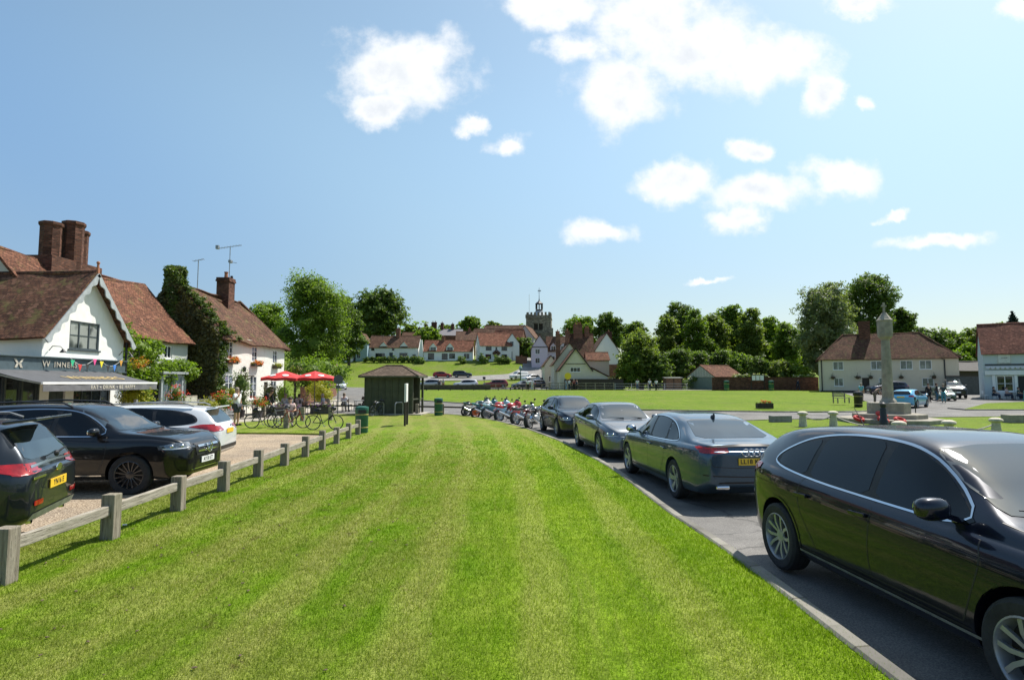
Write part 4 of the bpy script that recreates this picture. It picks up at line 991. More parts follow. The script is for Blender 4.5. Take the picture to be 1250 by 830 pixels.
lw.chimney(3, 3, 1, 1, 7, 9.3)
gh = House('cream_cottage', (13.3, 98, .85), R(90), 8, 5.2, 3.5, 6.9, PC, TILE_RED, 'cream gabled cottage with a long sloping side roof beside the pond', og=.25,
           ops={'left': [(1.7, 3.0, 3.4, 3.75, dict(nl=3, nr=1, inset=.05)), (1.9, .5, 3.1, 1.6, dict(nl=3, nr=1, inset=.05))]})
k = MB(); k.prism([(0, -.3), (2.8, -.3), (2.8, 2.2), (0, 3.6)], -5.9, (.05, 0, 0), (0, -1, 0), Z3); gw = k.build('side_wall', PC, gh.root); fix_normals(gw)
k = MB(); roof_slab(k, [(0, 0), (6.3, 0), (6.3, 3.5), (0, 3.5)], (-.25, -3.1, 2.15), (1, 0, 0), (0, 3.1, 1.55)); k.build('side_roof', TILE_RED, gh.root, smooth=True)
k = MB(); k.box((-.06, -1.6, 1.1), (.1, 1.0, .9)); k.build('window', M['darkmetal'], gh.root)
for sgn in (0, 1):
    k = MB(); k.bar((-.28, -.3 if not sgn else 5.5, 3.1), (-.28, 2.6, 6.95), .05, .2, (0, -1, 0)); k.build('bargeboard', M['darkwood'], gh.root)
k = MB(); k.box((-.03, 2.6, 4.35), (.06, 3.4, .1)); k.build('timber_frame', M['darkwood'], gh.root)
g2 = House('cream_house', (13.2, 105, .9), R(90), 9, 5.6, 4.6, 8.2, PC, TILE_BROWN, 'second cream gable rising just behind the pond cottage'); g2.chimney(.9, 4.8, .8, .8, 3, 10.0, BRICK, pots=1)
rd = House('red_extension', (13.3, 103, .9), 0, 3.9, 4, 5.2, 6.5, PC, TILE_RED, 'low red tiled extension right of the cream gables')
bg_ = House('brown_roof_house', (9.4, 116, 1.0), R(-3), 7.0, 9, 4.8, 11.0, PC, TILE_BROWN, 'house with a very large brown roof and clustered brick chimneys', wob=.05, hipL=2.0)
bg_.chimney(4.0, 4.2, 1.8, 1.0, 9, 13.0, BRICK, pots=3); bg_.chimney(1.8, 3.2, .9, .9, 8, 11.6, BRICK, pots=1); bg_.chimney(5.9, 4.5, 1.0, .9, 10, 12.2, BRICK, pots=2)
wg = House('white_house', (22.2, 121, 1.1), R(90), 9, 4.9, 7.6, 11.2, PW, TILE_BROWN, 'tall blank white gable above a brick base behind the pond', ov=.3, og=.15)
k = MB(); k.box((-.05, 2.45, 2.2), (.2, 4.96, 5.0)); k.build('brick_base', BRICK, wg.root); wg.chimney(5, 1.2, 1.2, 1.2, 7, 11.9, BRICKD)
lc = House('lane_cottage', (9.2, 118, 1.2), R(90), 12, 2.6, 4.5, 6.2, PC, TILE_BROWN, 'cream cottage end standing against the shaded lane', ops={'left': [WO(.8, 1, 1.6, 2.2)]})
# ---- right hand cottage and shop
def WW(a, b, c, d, n=2): return (a, b, c, d, dict(nl=n, nr=1, inset=.06, gm=glassmat('cottage_glass', (.10, .13, .12), .05, (.22, .26, .22))))
CA = R(-27)
def cu_(p): r_ = (p - 625) / 712.0; return (r_ * 81.5 - 43.0) / (math.cos(CA) - r_ * math.sin(CA))
def cw(p, w_, z0, z1, **k): c_ = cu_(p); return WW(c_ - w_ / 2, z0, c_ + w_ / 2, z1)
rc = House('long_cottage', (43.0, 81.5, .7), CA, 15.8, 6.4, 4.7, 8.1, PCW, TILE_BROWN, 'long stone coloured cottage with hipped brown roof beyond the memorial', hipL=3.2, hipR=3.6, sag=.12, wob=.05,
           ops={'front': [cw(1024, 1.25, 3.1, 4.25), cw(1071, 1.3, 3.1, 4.25), cw(1107.5, 1.35, 3.1, 4.25), cw(1131, 1.3, 3.1, 4.25), cw(1024, 1.1, .85, 1.95), cw(1079, 1.1, .85, 1.95), cw(1133, 1.25, .85, 1.95), (cu_(1057) - .42, .02, cu_(1057) + .42, 2.0, dict(door=True, dm=M['darkwood']))]})
rc.chimney(cu_(1060), 3.0, 1.35, 1.1, 6, 9.9, BRICKD, pots=0)
k = MB(); k.tube([(13.6, -.1, 4.6), (14.3, -.1, 4.3), (14.3, -.1, 0)], .07, 6); k.build('downpipe', M['darkmetal'], rc.root)
k = MB(); k.cyl((.3, -.08, 0), (.3, -.08, 4.5), .07, n=6); k.build('downpipe', M['darkmetal'], rc.root)
k = MB(); k.box((7.9, -.03, .1), (15.7, .06, .35)); k.build('plinth', M['darkmetal'], rc.root)
k = MB(); k.box((cu_(1048), -.03, 2.1), (.6, .04, .2)); k.build('name_board', M['darkmetal'], rc.root)
for x in (1.6, 5.1, 7.0, 11.2, 15.6):
    cx_ = cu_({1.6: 1017, 5.1: 1047, 7.0: 1063, 11.2: 1100, 15.6: 1140}[x]); b_ = empty('hanging_basket', (43.0 + cx_ * math.cos(CA) + .38 * math.sin(CA), 81.5 + cx_ * math.sin(CA) - .38 * math.cos(CA), 2.75), CA, {1.6: 'dark hanging basket at the left corner of the long cottage', 5.1: 'hanging basket left of the cottage door', 7.0: 'hanging basket right of the cottage door', 11.2: 'hanging basket in the middle of the long cottage front', 15.6: 'hanging basket above the parked vehicles'}[x], 'hanging basket', 'hanging baskets on the long cottage')
    k = MB(); k.ell((0, 0, 0), (.26, .26, .22), 10, 6); k.build('basket', M['soil'], b_); k = MB(); k.bar((0, 0, .2), (0, .0, .62), .03, .03); k.bar((0, 0, .6), (0, .38, .62), .03, .03); k.build('bracket', M['darkmetal'], b_)
    leaf_obj('plant', foliage(90, [(0, 0, .08, .3, .3, .22)], .12, seed=int(x * 10)), leafmat('leaf_basket', (.03, .05, .02), (.07, .1, .03)), b_)
PSH = plaster('shop_render', (.50, .56, .56), .1)
sh = House('village_shop', (50.2, 62, .33), R(-34), 12, 5.2, 4.95, 8.0, PSH, brickmat('shop_tile', (.14, .05, .035), (.21, .08, .05), (.04, .02, .016), bw=.17, bh=.115, ms=.01, var=.3, bump=.8, moss=.1), 'pale blue grey shop with dark red roof and white shop window at the right edge', 'shop',
           ops={'front': [(1.0, .8, 2.4, 2.45, dict(nl=2, nr=2, fw=.09)), (2.75, .02, 3.7, 2.4, dict(door=True, dm=pm('dark_doorway', (.012, .012, .014), .6, .2), handle=False)), (5.4, .8, 8.5, 2.45, dict(nl=3, nr=2))]})
k = MB(); k.box((4.4, -.12, 2.75), (8.6, .2, .45)); k.box((2.58, -.06, 1.25), (.22, .12, 2.5)); k.box((.8, -.06, 1.25), (.26, .12, 2.5)); k.box((1.7, -.06, .38), (1.4, .12, .76)); k.box((4.0, -.06, 1.25), (.25, .12, 2.5)); k.build('shop_front', M['white'], sh.root)
k = MB()
for i in range(22): k.prism([(-.19, 0), (.19, 0), (.12, -.16), (0, -.22), (-.12, -.16)][::-1], .03, (.35 + i * .4, -.3, 3.35), (1, 0, 0), Z3)
k.box((4.6, -.15, 3.38), (8.8, .34, .1)); k.build('scalloped_trim', pm('trim_lilac', (.6, .6, .68), .6, .1), sh.root)
k = MB(); k.box((4.6, -.04, 3.6), (8.9, .12, .13)); k.build('band', M['darkmetal'], sh.root)
k = MB(); k.box((1.75, -.03, 4.25), (1.15, .06, 1.05)); sp_ = k.build('sign_panel', pm('sign_cream', (.6, .62, .58), .6, .1), sh.root)
k = MB()
for q in ((-.52, 0, .03, .98), (.52, 0, .03, .98)): k.box((1.75 + q[0], -.07, 4.25), (q[2], .02, q[3]))
for z in (3.78, 4.72): k.box((1.75, -.07, z), (1.07, .02, .03))
k.box((1.75, -.07, 4.3), (.5, .015, .1)); k.build('sign_border', M['metal'], sp_)
House('outbuilding', (61.5, 86, .9), R(-8), 8, 5, 2.9, 4.2, M['darkwood'], pm('dark_shed_roof', (.04, .035, .03), .8, .3), 'low dark outbuilding behind the gate beside the long cottage', 'shed')
# garage, brick wall
ga = House('garage', (32.2, 92.8, .8), R(33), 7.2, 5.4, 2.25, 4.0, pm('garage_board', (.34, .36, .30), .7, .12), TILE_RED, 'small garage with sage green door and red tiled roof', 'garage', og=.12, ops={'left': [(.5, .02, 4.9, 2.15, dict(door=True, dm=pm('sage_door', (.13, .18, .15), .6, .1), inset=.05))]})
k = MB()
for i in range(9): k.box((-.03, .5 + i * .55, 2.2 + 1.65 * (1 - abs(.5 + i * .55 - 2.7) / 2.7) / 2), (.06, .07, 1.65 * (1 - abs(.5 + i * .55 - 2.7) / 2.7)))
k.build('gable_battens', pm('pale_batten', (.5, .5, .44), .7, .1), ga.root)
def wall_thing(name, pts, h, th, mat, label, cat='wall', cope=None, group=None):
    """free standing wall through world points (x,y[,height])"""
    p0 = pts[0]; e = empty(name, (p0[0], p0[1], _H(p0[0], p0[1])), 0, label, cat, group); o = e.location; k = MB(); kc = MB()
    for a, b in zip(pts, pts[1:]):
        n = max(1, int(math.hypot(b[0] - a[0], b[1] - a[1]) / 2.5))
        for i in range(n):
            q = [Vector((a[0] + (b[0] - a[0]) * t_, a[1] + (b[1] - a[1]) * t_, 0)) for t_ in (i / n, (i + 1) / n)]; hh = [(a[2] if len(a) > 2 else h) + ((b[2] if len(b) > 2 else h) - (a[2] if len(a) > 2 else h)) * t_ for t_ in (i / n, (i + 1) / n)]
            for v in q: v.z = _H(v.x, v.y)
            d = (q[1] - q[0]); d.z = 0; nr = Vector((-d.y, d.x, 0)).normalized() * th / 2
            vs = [];
            for v, hv in zip(q, hh):
                for s_ in (-1, 1):
                    for z in (-.3, hv): w_ = v + nr * s_; vs.append((w_.x - o.x, w_.y - o.y, v.z + z - o.z))
            k.add(vs, [(0, 4, 5, 1), (2, 3, 7, 6), (1, 5, 7, 3), (0, 1, 3, 2), (4, 6, 7, 5)])
            kc.bar((q[0].x - o.x, q[0].y - o.y, q[0].z + hh[0] + .04 - o.z), (q[1].x - o.x, q[1].y - o.y, q[1].z + hh[1] + .04 - o.z), th + .1, .08)
    k.build('brickwork' if mat in (BRICK, BRICKD) else 'panel', mat, e); kc.build('coping', cope or mat, e); return e
wall_thing('brick_wall', [(30.9, 90), (46.8, 89.2)], 2.0, .35, BRICKD, 'long red brick garden wall at the back of the green', cope=BRICKD)
wall_thing('brick_wall', [(-17.6, 49, 1.5), (-19.2, 60, 2.2), (-20.9, 69, 3.6)], 2, .35, BRICK, 'sloping orange brick wall beside the lane beyond the pub', cope=BRICK)
wall_thing('bridge_wall', [(-16.2, 95.6), (-3.6, 97.5)], .8, .4, pm('old_wall_brown', (.09, .07, .055), .9, .3, 2, .5, 12), 'low dark brick bridge wall across the back of the green', cope=pm('grey_cope', (.16, .14, .12), .9, .2))
wall_thing('garden_fence', [(8.7, 97), (16.2, 96.6), (18.5, 97)], 1.75, .12, M['darkwood'], 'dark close boarded fence in front of the cream cottage', 'fence', cope=M['darkwood'])
wall_thing('garden_wall', [(1.0, 155.5), (4.0, 154.5)], 1.8, .3, BRICK, 'short brick wall at the corner of the hill lane', cope=BRICK)
wall_thing('gate_panel', [(54.4, 73), (61, 71.5)], 2.25, .1, pm('gate_green', (.05, .062, .06), .7, .2), 'tall dark grey green boarded gate between cottage and shop', 'gate', cope=M['darkwood'])
k = empty('wooden_shelter', (24.9, 95, .8), 0, 'small brown wooden shed beside the white rail', 'shed')
q = MB(); q.box((1.4, .6, 1.0), (2.7, 1.6, 2.0)); q.build('wall', pm('brown_board', (.16, .085, .05), .8, .25, 3), k); q = MB(); q.box((1.4, .6, 2.05), (3.0, 1.9, .1), rx=.05); q.build('roof', M['metal'], k)
q = MB()
for x in (.1, 1.4, 2.7): q.box((x, -.24, 1.0), (.1, .08, 1.96))
q.build('post', M['darkwood'], k)
# ------------------------------------------------------------------ vehicles (local: +y forward, +x right side)
SPEC = {
 'hatch': dict(L0=-2.15, L1=2.2, r=.325, ax=(-1.37, 1.32),
   zc=[(-2.15,.93),(-2.10,1.02),(-1.96,1.17),(-1.74,1.345),(-1.35,1.42),(-.7,1.468),(-.1,1.472),(.28,1.43),(.62,1.29),(1.12,1.01),(1.5,.96),(1.92,.86),(2.12,.76),(2.2,.66)],
   zb=[(-2.15,.90),(-1.9,1.0),(-1.2,.975),(0,.93),(1.1,.89),(1.5,.87),(1.95,.77),(2.2,.60)],
   w=[(-2.15,.73),(-2.05,.80),(-1.8,.875),(-1.3,.912),(0,.905),(1.3,.91),(1.8,.85),(2.08,.70),(2.2,.56)], z0=[(-2.15,.34),(-1.9,.22),(0,.19),(1.9,.19),(2.2,.24)]),
 'saloon': dict(L0=-2.5, L1=2.38, r=.34, ax=(-1.41, 1.5),
   zc=[(-2.5,.95),(-2.46,1.035),(-2.3,1.06),(-1.98,1.085),(-1.7,1.165),(-1.15,1.365),(-.6,1.445),(0,1.46),(.35,1.42),(.75,1.26),(1.2,1.02),(1.6,.97),(2.1,.85),(2.32,.74),(2.38,.64)],
   zb=[(-2.5,.92),(-2.3,1.0),(-1.9,1.0),(0,.955),(1.2,.91),(1.7,.87),(2.1,.77),(2.38,.59)],
   w=[(-2.5,.76),(-2.38,.84),(-2.0,.905),(-1.4,.935),(1.4,.935),(2.0,.87),(2.28,.72),(2.38,.6)], z0=[(-2.5,.36),(-2.2,.22),(0,.18),(2.1,.19),(2.38,.24)]),
 'suv': dict(L0=-2.2, L1=2.3, r=.365, ax=(-1.3, 1.42),
   zc=[(-2.2,1.02),(-2.15,1.16),(-2.02,1.36),(-1.86,1.54),(-1.5,1.605),(-.5,1.65),(0,1.64),(.4,1.57),(.72,1.42),(1.18,1.14),(1.6,1.09),(2.02,1.03),(2.22,.95),(2.3,.86)],
   zb=[(-2.2,.99),(-1.9,1.09),(0,1.04),(1.1,1.0),(1.6,1.0),(2.05,.95),(2.3,.80)],
   w=[(-2.2,.78),(-2.08,.85),(-1.8,.90),(-1.3,.935),(1.3,.935),(1.85,.91),(2.15,.83),(2.3,.72)], z0=[(-2.2,.42),(-1.9,.28),(0,.25),(2.0,.26),(2.3,.32)]),
 'estate': dict(L0=-2.35, L1=2.2, r=.33, ax=(-1.33, 1.32),
   zc=[(-2.35,.93),(-2.30,1.03),(-2.18,1.2),(-1.98,1.40),(-1.6,1.47),(-.7,1.505),(-.1,1.50),(.28,1.45),(.62,1.31),(1.12,1.02),(1.5,.97),(1.92,.87),(2.12,.77),(2.2,.66)],
   zb=[(-2.35,.90),(-2.1,1.03),(-1.2,1.0),(0,.94),(1.1,.90),(1.5,.87),(1.95,.77),(2.2,.60)],
   w=[(-2.35,.74),(-2.25,.81),(-2.0,.875),(-1.3,.912),(0,.905),(1.3,.91),(1.8,.85),(2.08,.70),(2.2,.56)], z0=[(-2.35,.36),(-2.1,.24),(0,.19),(1.9,.19),(2.2,.24)]),
 'van': dict(L0=-2.3, L1=2.2, r=.33, ax=(-1.35, 1.4),
   zc=[(-2.3,1.3),(-2.28,1.7),(-2.15,1.82),(-1,1.86),(.2,1.85),(.55,1.75),(.85,1.52),(1.3,1.2),(1.7,1.08),(2.05,.93),(2.2,.72)],
   zb=[(-2.3,1.0),(-2,1.08),(0,1.05),(1.2,1.02),(1.7,.95),(2.05,.82),(2.2,.62)],
   w=[(-2.3,.84),(-2.2,.89),(-1.8,.92),(1.3,.915),(1.85,.87),(2.1,.74),(2.2,.62)], z0=[(-2.3,.34),(-2,.25),(0,.22),(1.9,.22),(2.2,.27)]),
}
def body_mesh(kind, rows=84):
    s = SPEC[kind]; y0, y1 = s['L0'], s['L1']
    t_ = np.linspace(0, 1, rows); ys = y0 + (y1 - y0) * (t_ - np.sin(2 * math.pi * t_) / (2 * math.pi) * .55)
    def A(k): q = s[k]; return interp([p[0] for p in q], [p[1] for p in q], ys)
    zc, zb, w_, z0 = A('zc'), A('zb'), A('w'), A('z0'); zb = np.minimum(zb, zc - .02)
    rings = []
    for i, y in enumerate(ys):
        h = zc[i] - zb[i]; k = min(1, max(0, (h - .08) / .3)); k = k * k * (3 - 2 * k); w, b, o = w_[i], zb[i], z0[i]
        xt = w * (.86 - .155 * k) if kind != 'van' else w * (.90 - .10 * k)
        P = [(0, o), (.78 * w, o), (.93 * w, o + .03), (.972 * w, o + .12), (.992 * w, o + .28), (w, o + (b - o) * .62), (.985 * w, b - .11), (.962 * w, b - .035), (.925 * w, b + .004),
             (.905 * w, b + .06 * h + .008), ((.9 * w + xt) / 2 + .01, b + .45 * h + .004), (xt, b + .80 * h), (xt - .055, b + .915 * h), (xt * .72, b + .975 * h), (xt * .35, zc[i] - .004 * k), (0, zc[i])]
        # Catmull-Rom through the ring
        Q = [P[0]] + P + [(-P[-2][0], P[-2][1])]; out = []
        for j in range(1, len(Q) - 2):
            p0, p1, p2, p3 = [np.array(q) for q in Q[j - 1:j + 3]]
            for u in ((0,) if j < 3 else (0, .5)) if j not in (5, 6, 10, 11) else (0, .33, .67):
                out.append(.5 * ((2 * p1) + (-p0 + p2) * u + (2 * p0 - 5 * p1 + 4 * p2 - p3) * u * u + (-p0 + 3 * p1 - 3 * p2 + p3) * u**3))
        out.append(np.array(P[-1])); out[0] = np.array(P[0])
        full = [(q[0], q[1]) for q in out] + [(-q[0], q[1]) for q in out[-2:0:-1]]
        rings.append([(x, y, z) for x, z in full])
    def cap(r, sgn):
        cz = sum(p[2] for p in r) / len(r); res = []
        for sc, d in ((.975, .022), (.92, .042), (.8, .055), (.55, .062), (.25, .065)): res.append([(p[0] * sc, r[0][1] + sgn * d, cz + (p[2] - cz) * sc) for p in r])
        return res, (0, r[0][1] + sgn * .066, cz)
    a, ca = cap(rings[0], -1); b, cb = cap(rings[-1], 1)
    R_ = a[::-1] + rings + b; n = len(R_[0]); vs = [p for r in R_ for p in r] + [ca, cb]; fs = []
    for i in range(len(R_) - 1):
        for j in range(n): fs.append((i * n + j, i * n + (j + 1) % n, (i + 1) * n + (j + 1) % n, (i + 1) * n + j))
    q = len(vs) - 2
    for j in range(n): fs.append((q, (j + 1) % n, j)); fs.append((q + 1, (len(R_) - 1) * n + j, (len(R_) - 1) * n + (j + 1) % n))
    bm = bmesh.new(); V = [bm.verts.new(v) for v in vs]
    for f in fs: bm.faces.new([V[i] for i in f])
    bmesh.ops.recalc_face_normals(bm, faces=bm.faces)
    return bm
BODY = {}
def get_body(kind):
    if kind in BODY: return BODY[kind]
    s = SPEC[kind]; bm = body_mesh(kind); bvh = BVHTree.FromBMesh(bm)
    me = bpy.data.meshes.new('body_' + kind); bm.to_mesh(me); bm.free()
    for p in me.polygons: p.use_smooth = True
    me.materials.append(M['black']); me.materials.append(M['black'])
    o = bpy.data.objects.new('tmp', me); col.objects.link(o)
    cb = bmesh.new()
    for ay in s['ax']:
        for sx_ in (-1, 1):
            n = 40; rr = s['r'] + .045; ring = []
            for x in (sx_ * .62, sx_ * 1.25): ring.append([cb.verts.new((x, ay + rr * math.cos(2 * math.pi * i / n), s['r'] + .01 + rr * math.sin(2 * math.pi * i / n))) for i in range(n)])
            for i in range(n): cb.faces.new((ring[0][i], ring[0][(i + 1) % n], ring[1][(i + 1) % n], ring[1][i]))
            cb.faces.new(ring[0][::-1]); cb.faces.new(ring[1])
    bmesh.ops.recalc_face_normals(cb, faces=cb.faces)
    cm = bpy.data.meshes.new('cut'); cb.to_mesh(cm); cb.free(); cm.materials.append(M['black']); cm.materials.append(M['black']); cm.polygons.foreach_set('material_index', [1] * len(cm.polygons))
    c = bpy.data.objects.new('cut', cm); col.objects.link(c)
    md = o.modifiers.new('b', 'BOOLEAN'); md.object = c; md.operation = 'DIFFERENCE'; md.solver = 'EXACT'
    bpy.context.view_layer.update(); dg = bpy.context.evaluated_depsgraph_get()
    res = bpy.data.meshes.new_from_object(o.evaluated_get(dg)); bpy.data.objects.remove(o); bpy.data.objects.remove(c)
    bm = bmesh.new(); bm.from_mesh(res)
    for f in bm.faces: f.smooth = True
    for e in bm.edges:
        if len(e.link_faces) == 2 and (e.calc_face_angle(0) > R(38) or e.link_faces[0].material_index != e.link_faces[1].material_index): e.smooth = False
    bm.to_mesh(res); bm.free()
    BODY[kind] = (res, bvh); return BODY[kind]

def frame_of(view):
    """ray direction and horizontal axis for a projected panel"""
    if isinstance(view, tuple): d = Vector(view).normalized()
    else: d = {'R': Vector((-1, 0, 0)), 'L': Vector((1, 0, 0)), 'F': Vector((0, -1, 0)), 'B': Vector((0, 1, 0)), 'T': Vector((0, 0, -1))}[view]
    return d
def cast(bvh, view, u, v, off):
    d = frame_of(view)
    if view in ('R', 'L'): o = Vector((0, u, v))
    elif view in ('F', 'B'): o = Vector((u, 0, v))
    elif view == 'T': o = Vector((u, v, 0))
    else: o = Vector((-d.y, d.x, 0)) * u + Vector((0, 0, v))
    hit, nr, _, _ = bvh.ray_cast(o - d * 8, d)
    if hit is None: return None
    if nr.dot(d) > 0: nr = -nr
    return hit + nr * off
def patch(bvh, name, view, poly, mat, parent, off=.003, step=.07, rnd=2, thick=0.0):
    if rnd: poly = chaikin(poly, rnd, True, .25 if rnd > 1 or rnd == 0 else .1)
    x0, x1 = min(p[0] for p in poly), max(p[0] for p in poly); y0, y1 = min(p[1] for p in poly), max(p[1] for p in poly)
    bm = bisect_grid(poly, np.arange(x0 + step, x1, step), np.arange(y0 + step, y1, step))
    for v in list(bm.verts):
        p = cast(bvh, view, v.co.x, v.co.y, off)
        if p is None: bm.verts.remove(v)
        else: v.co = p
    for f in list(bm.faces):
        if max((a.co - b.co).length for a in f.verts for b in f.verts) > step * 9: bm.faces.remove(f)
    d = frame_of(view); bm.normal_update()
    if bm.faces and sum(f.normal.dot(d) for f in bm.faces) > 0: bmesh.ops.reverse_faces(bm, faces=bm.faces)
    for f in bm.faces: f.smooth = True
    me = bpy.data.meshes.new(name); bm.to_mesh(me); bm.free(); me.materials.append(mat)
    o = bpy.data.objects.new(name, me); col.objects.link(o); o.parent = parent; return o
def ribbon(bvh, name, view, pts, wd, mat, parent, off=.002, closed=False, step=.06, rnd=1):
    if rnd: pts = chaikin(pts, rnd, closed)
    P = [Vector(p) for p in pts]; Q = []
    n = len(P)
    for i in range(n if closed else n - 1):
        a, b = P[i], P[(i + 1) % n]; m = max(1, int((b - a).length / step))
        for j in range(m): Q.append(a + (b - a) * (j / m))
    if not closed: Q.append(P[-1])
    vs = []; ok = []
    N = len(Q)
    for i, q in enumerate(Q):
        a = Q[(i - 1) % N] if closed or i else Q[i]; b = Q[(i + 1) % N] if closed or i < N - 1 else Q[i]; d = (b - a).normalized(); nr = Vector((-d.y, d.x)) * wd / 2
        pa = cast(bvh, view, q.x + nr.x, q.y + nr.y, off); pb = cast(bvh, view, q.x - nr.x, q.y - nr.y, off); ok.append(pa is not None and pb is not None)
        vs += [pa or Vector((0, 0, 0)), pb or Vector((0, 0, 0))]
    fs = []
    for i in range(N if closed else N - 1):
        j = (i + 1) % N
        if ok[i] and ok[j] and (vs[2 * i] - vs[2 * j]).length < .4: fs.append((2 * i, 2 * i + 1, 2 * j + 1, 2 * j))
    me = bpy.data.meshes.new(name); me.from_pydata([tuple(v) for v in vs], [], fs); me.materials.append(mat)
    for p in me.polygons: p.use_smooth = True
    bm = bmesh.new(); bm.from_mesh(me); bmesh.ops.recalc_face_normals(bm, faces=bm.faces); bm.normal_update(); d = frame_of(view)
    if bm.faces and sum(f.normal.dot(d) for f in bm.faces) > 0: bmesh.ops.reverse_faces(bm, faces=bm.faces)
    bm.to_mesh(me); bm.free()
    o = bpy.data.objects.new(name, me); col.objects.link(o); o.parent = parent; return o

def add_wheel(root, x, y, r, style, far=False):
    sd = 1 if x > 0 else -1; tw = .105; rr = r * .70
    wl = empty_part = None
    k = MB(); k.lathe([(.001, -.03), (rr * .92, -.03), (rr * .92, .0), (.001, .0)], 20, (0, 0, 0), 'X')
    w_ = k.build('wheel', M['darkmetal'], root, smooth=True); w_.location = (x, y, r)
    k = MB(); k.lathe([(rr - .01, -tw * .9), (rr + .01, -tw), (r - .03, -tw), (r - .004, -tw * .8), (r, -tw * .6), (r, -.035), (r - .006, -.03), (r, -.025), (r, .025), (r - .006, .03), (r, .035), (r, tw * .6), (r - .004, tw * .8), (r - .03, tw), (rr + .01, tw), (rr - .01, tw * .9)], 20 if far else 40, (0, 0, 0), 'X')
    k.build('tyre', M['rubber'], w_, smooth=True)
    k = MB(); o = sd
    k.lathe([(rr + .004, o * tw * .93), (rr - .012, o * tw * .98), (rr - .022, o * tw * .8), (rr - .03, -o * tw * .7)], 20 if far else 40, (0, 0, 0), 'X')
    n, wi, wo, tw2 = {'multi': (15, .020, .026, 0), 'five': (5, .07, .075, 0), 'twin': (10, .026, .032, .0), 'multi_dark': (15, .018, .024, 0), 'blade': (5, .06, .11, .18)}[style]
    for i in range(n):
        a = 2 * math.pi * i / n + (.12 if style == 'twin' and i % 2 else (-.12 if style == 'twin' else 0)); b = a + tw2
        if style == 'twin': b = 2 * math.pi * i / n + (-.06 if i % 2 else .06)
        c0, s0, c1, s1 = math.cos(a), math.sin(a), math.cos(b), math.sin(b); x0 = o * tw * .55; x1 = o * tw * .86; th = -o * .028
        p = []
        for (rad, c, s, hw, xx) in ((r * .12, c0, s0, wi / 2, x0), ((r * .12 + rr) / 2, (c0 + c1) / 2, (s0 + s1) / 2, (wi + wo) / 4, x1 * .93), (rr - .015, c1, s1, wo / 2, x1)):
            m_ = math.hypot(c, s); c /= m_; s /= m_
            for q in (-1, 1): p.append((xx, rad * c - q * hw * s, rad * s + q * hw * c)); p.append((xx + th, rad * c - q * hw * s * .8, rad * s + q * hw * c * .8))
        k.add(p, [(0, 2, 6, 4), (4, 6, 10, 8), (1, 5, 7, 3), (0, 4, 5, 1), (4, 8, 9, 5), (2, 3, 7, 6), (6, 7, 11, 10), (5, 9, 11, 7)])
    k.lathe([(r * .2, o * tw * .5), (r * .19, o * tw * .62), (r * .1, o * tw * .68), (.001, o * tw * .68)], 16, (0, 0, 0), 'X')
    for i in range(5): a = 2 * math.pi * i / 5 + .3; k.cyl((o * tw * .6, r * .145 * math.cos(a), r * .145 * math.sin(a)), (o * tw * .66, r * .145 * math.cos(a), r * .145 * math.sin(a)), .011, n=6)
    rim = k.build('rim', M['darkalloy'] if style in ('multi_dark',) else M['alloy'], w_, smooth=True, angle=30); fix_normals(rim)
    return w_

SIDE = {   # side glass outlines (y,z) from front to rear: list of panes, overall outline
 'hatch': ([[(.93,.945),(.50,1.25),(.28,1.345),(.02,1.385),(-.02,.955)], [(-.10,.96),(-.08,1.385),(-.5,1.38),(-.83,1.34),(-.90,.985)], [(-.97,.99),(-.90,1.33),(-1.18,1.27),(-1.45,1.14),(-1.47,1.05)]],
           [(1.0,.93),(.52,1.27),(.28,1.37),(-.05,1.41),(-.55,1.405),(-.95,1.355),(-1.22,1.28),(-1.53,1.13),(-1.55,1.03),(-.9,.965),(0,.94)]),
 'saloon': ([[(1.0,.975),(.58,1.25),(.33,1.345),(.08,1.375),(.02,.98)], [(-.06,.985),(0,1.375),(-.45,1.37),(-.78,1.325),(-.9,1.005)], [(-.97,1.01),(-.86,1.31),(-1.12,1.22),(-1.42,1.10),(-1.44,1.03)]],
            [(1.1,.96),(.6,1.27),(.33,1.365),(0,1.40),(-.5,1.39),(-.88,1.335),(-1.15,1.24),(-1.52,1.08),(-1.5,1.01),(-.9,.985),(0,.962)]),
 'suv': ([[(.98,1.07),(.6,1.36),(.35,1.485),(.08,1.53),(.02,1.08)], [(-.06,1.085),(0,1.53),(-.5,1.53),(-.85,1.50),(-.9,1.11)], [(-.98,1.12),(-.93,1.49),(-1.3,1.45),(-1.66,1.35),(-1.62,1.18)]],
         [(1.06,1.055),(.62,1.39),(.35,1.51),(0,1.555),(-.5,1.555),(-.95,1.52),(-1.35,1.475),(-1.76,1.36),(-1.7,1.15),(-.9,1.09),(0,1.062)]),
 'estate': ([[(.93,.96),(.50,1.26),(.28,1.36),(.02,1.41),(-.02,.97)], [(-.10,.975),(-.08,1.41),(-.5,1.415),(-.86,1.395),(-.93,1.0)], [(-1.0,1.01),(-.95,1.39),(-1.35,1.36),(-1.75,1.26),(-1.86,1.13),(-1.7,1.07)]],
            [(1.0,.945),(.52,1.285),(.28,1.385),(-.05,1.435),(-.55,1.44),(-.95,1.415),(-1.38,1.385),(-1.8,1.28),(-1.93,1.12),(-1.75,1.045),(-.9,.985),(0,.955)]),
 'van': ([[(1.1,1.1),(.75,1.42),(.5,1.58),(.1,1.62),(.05,1.1)]], [(1.2,1.08),(.78,1.45),(.5,1.61),(.05,1.65),(.0,1.08)]),
}
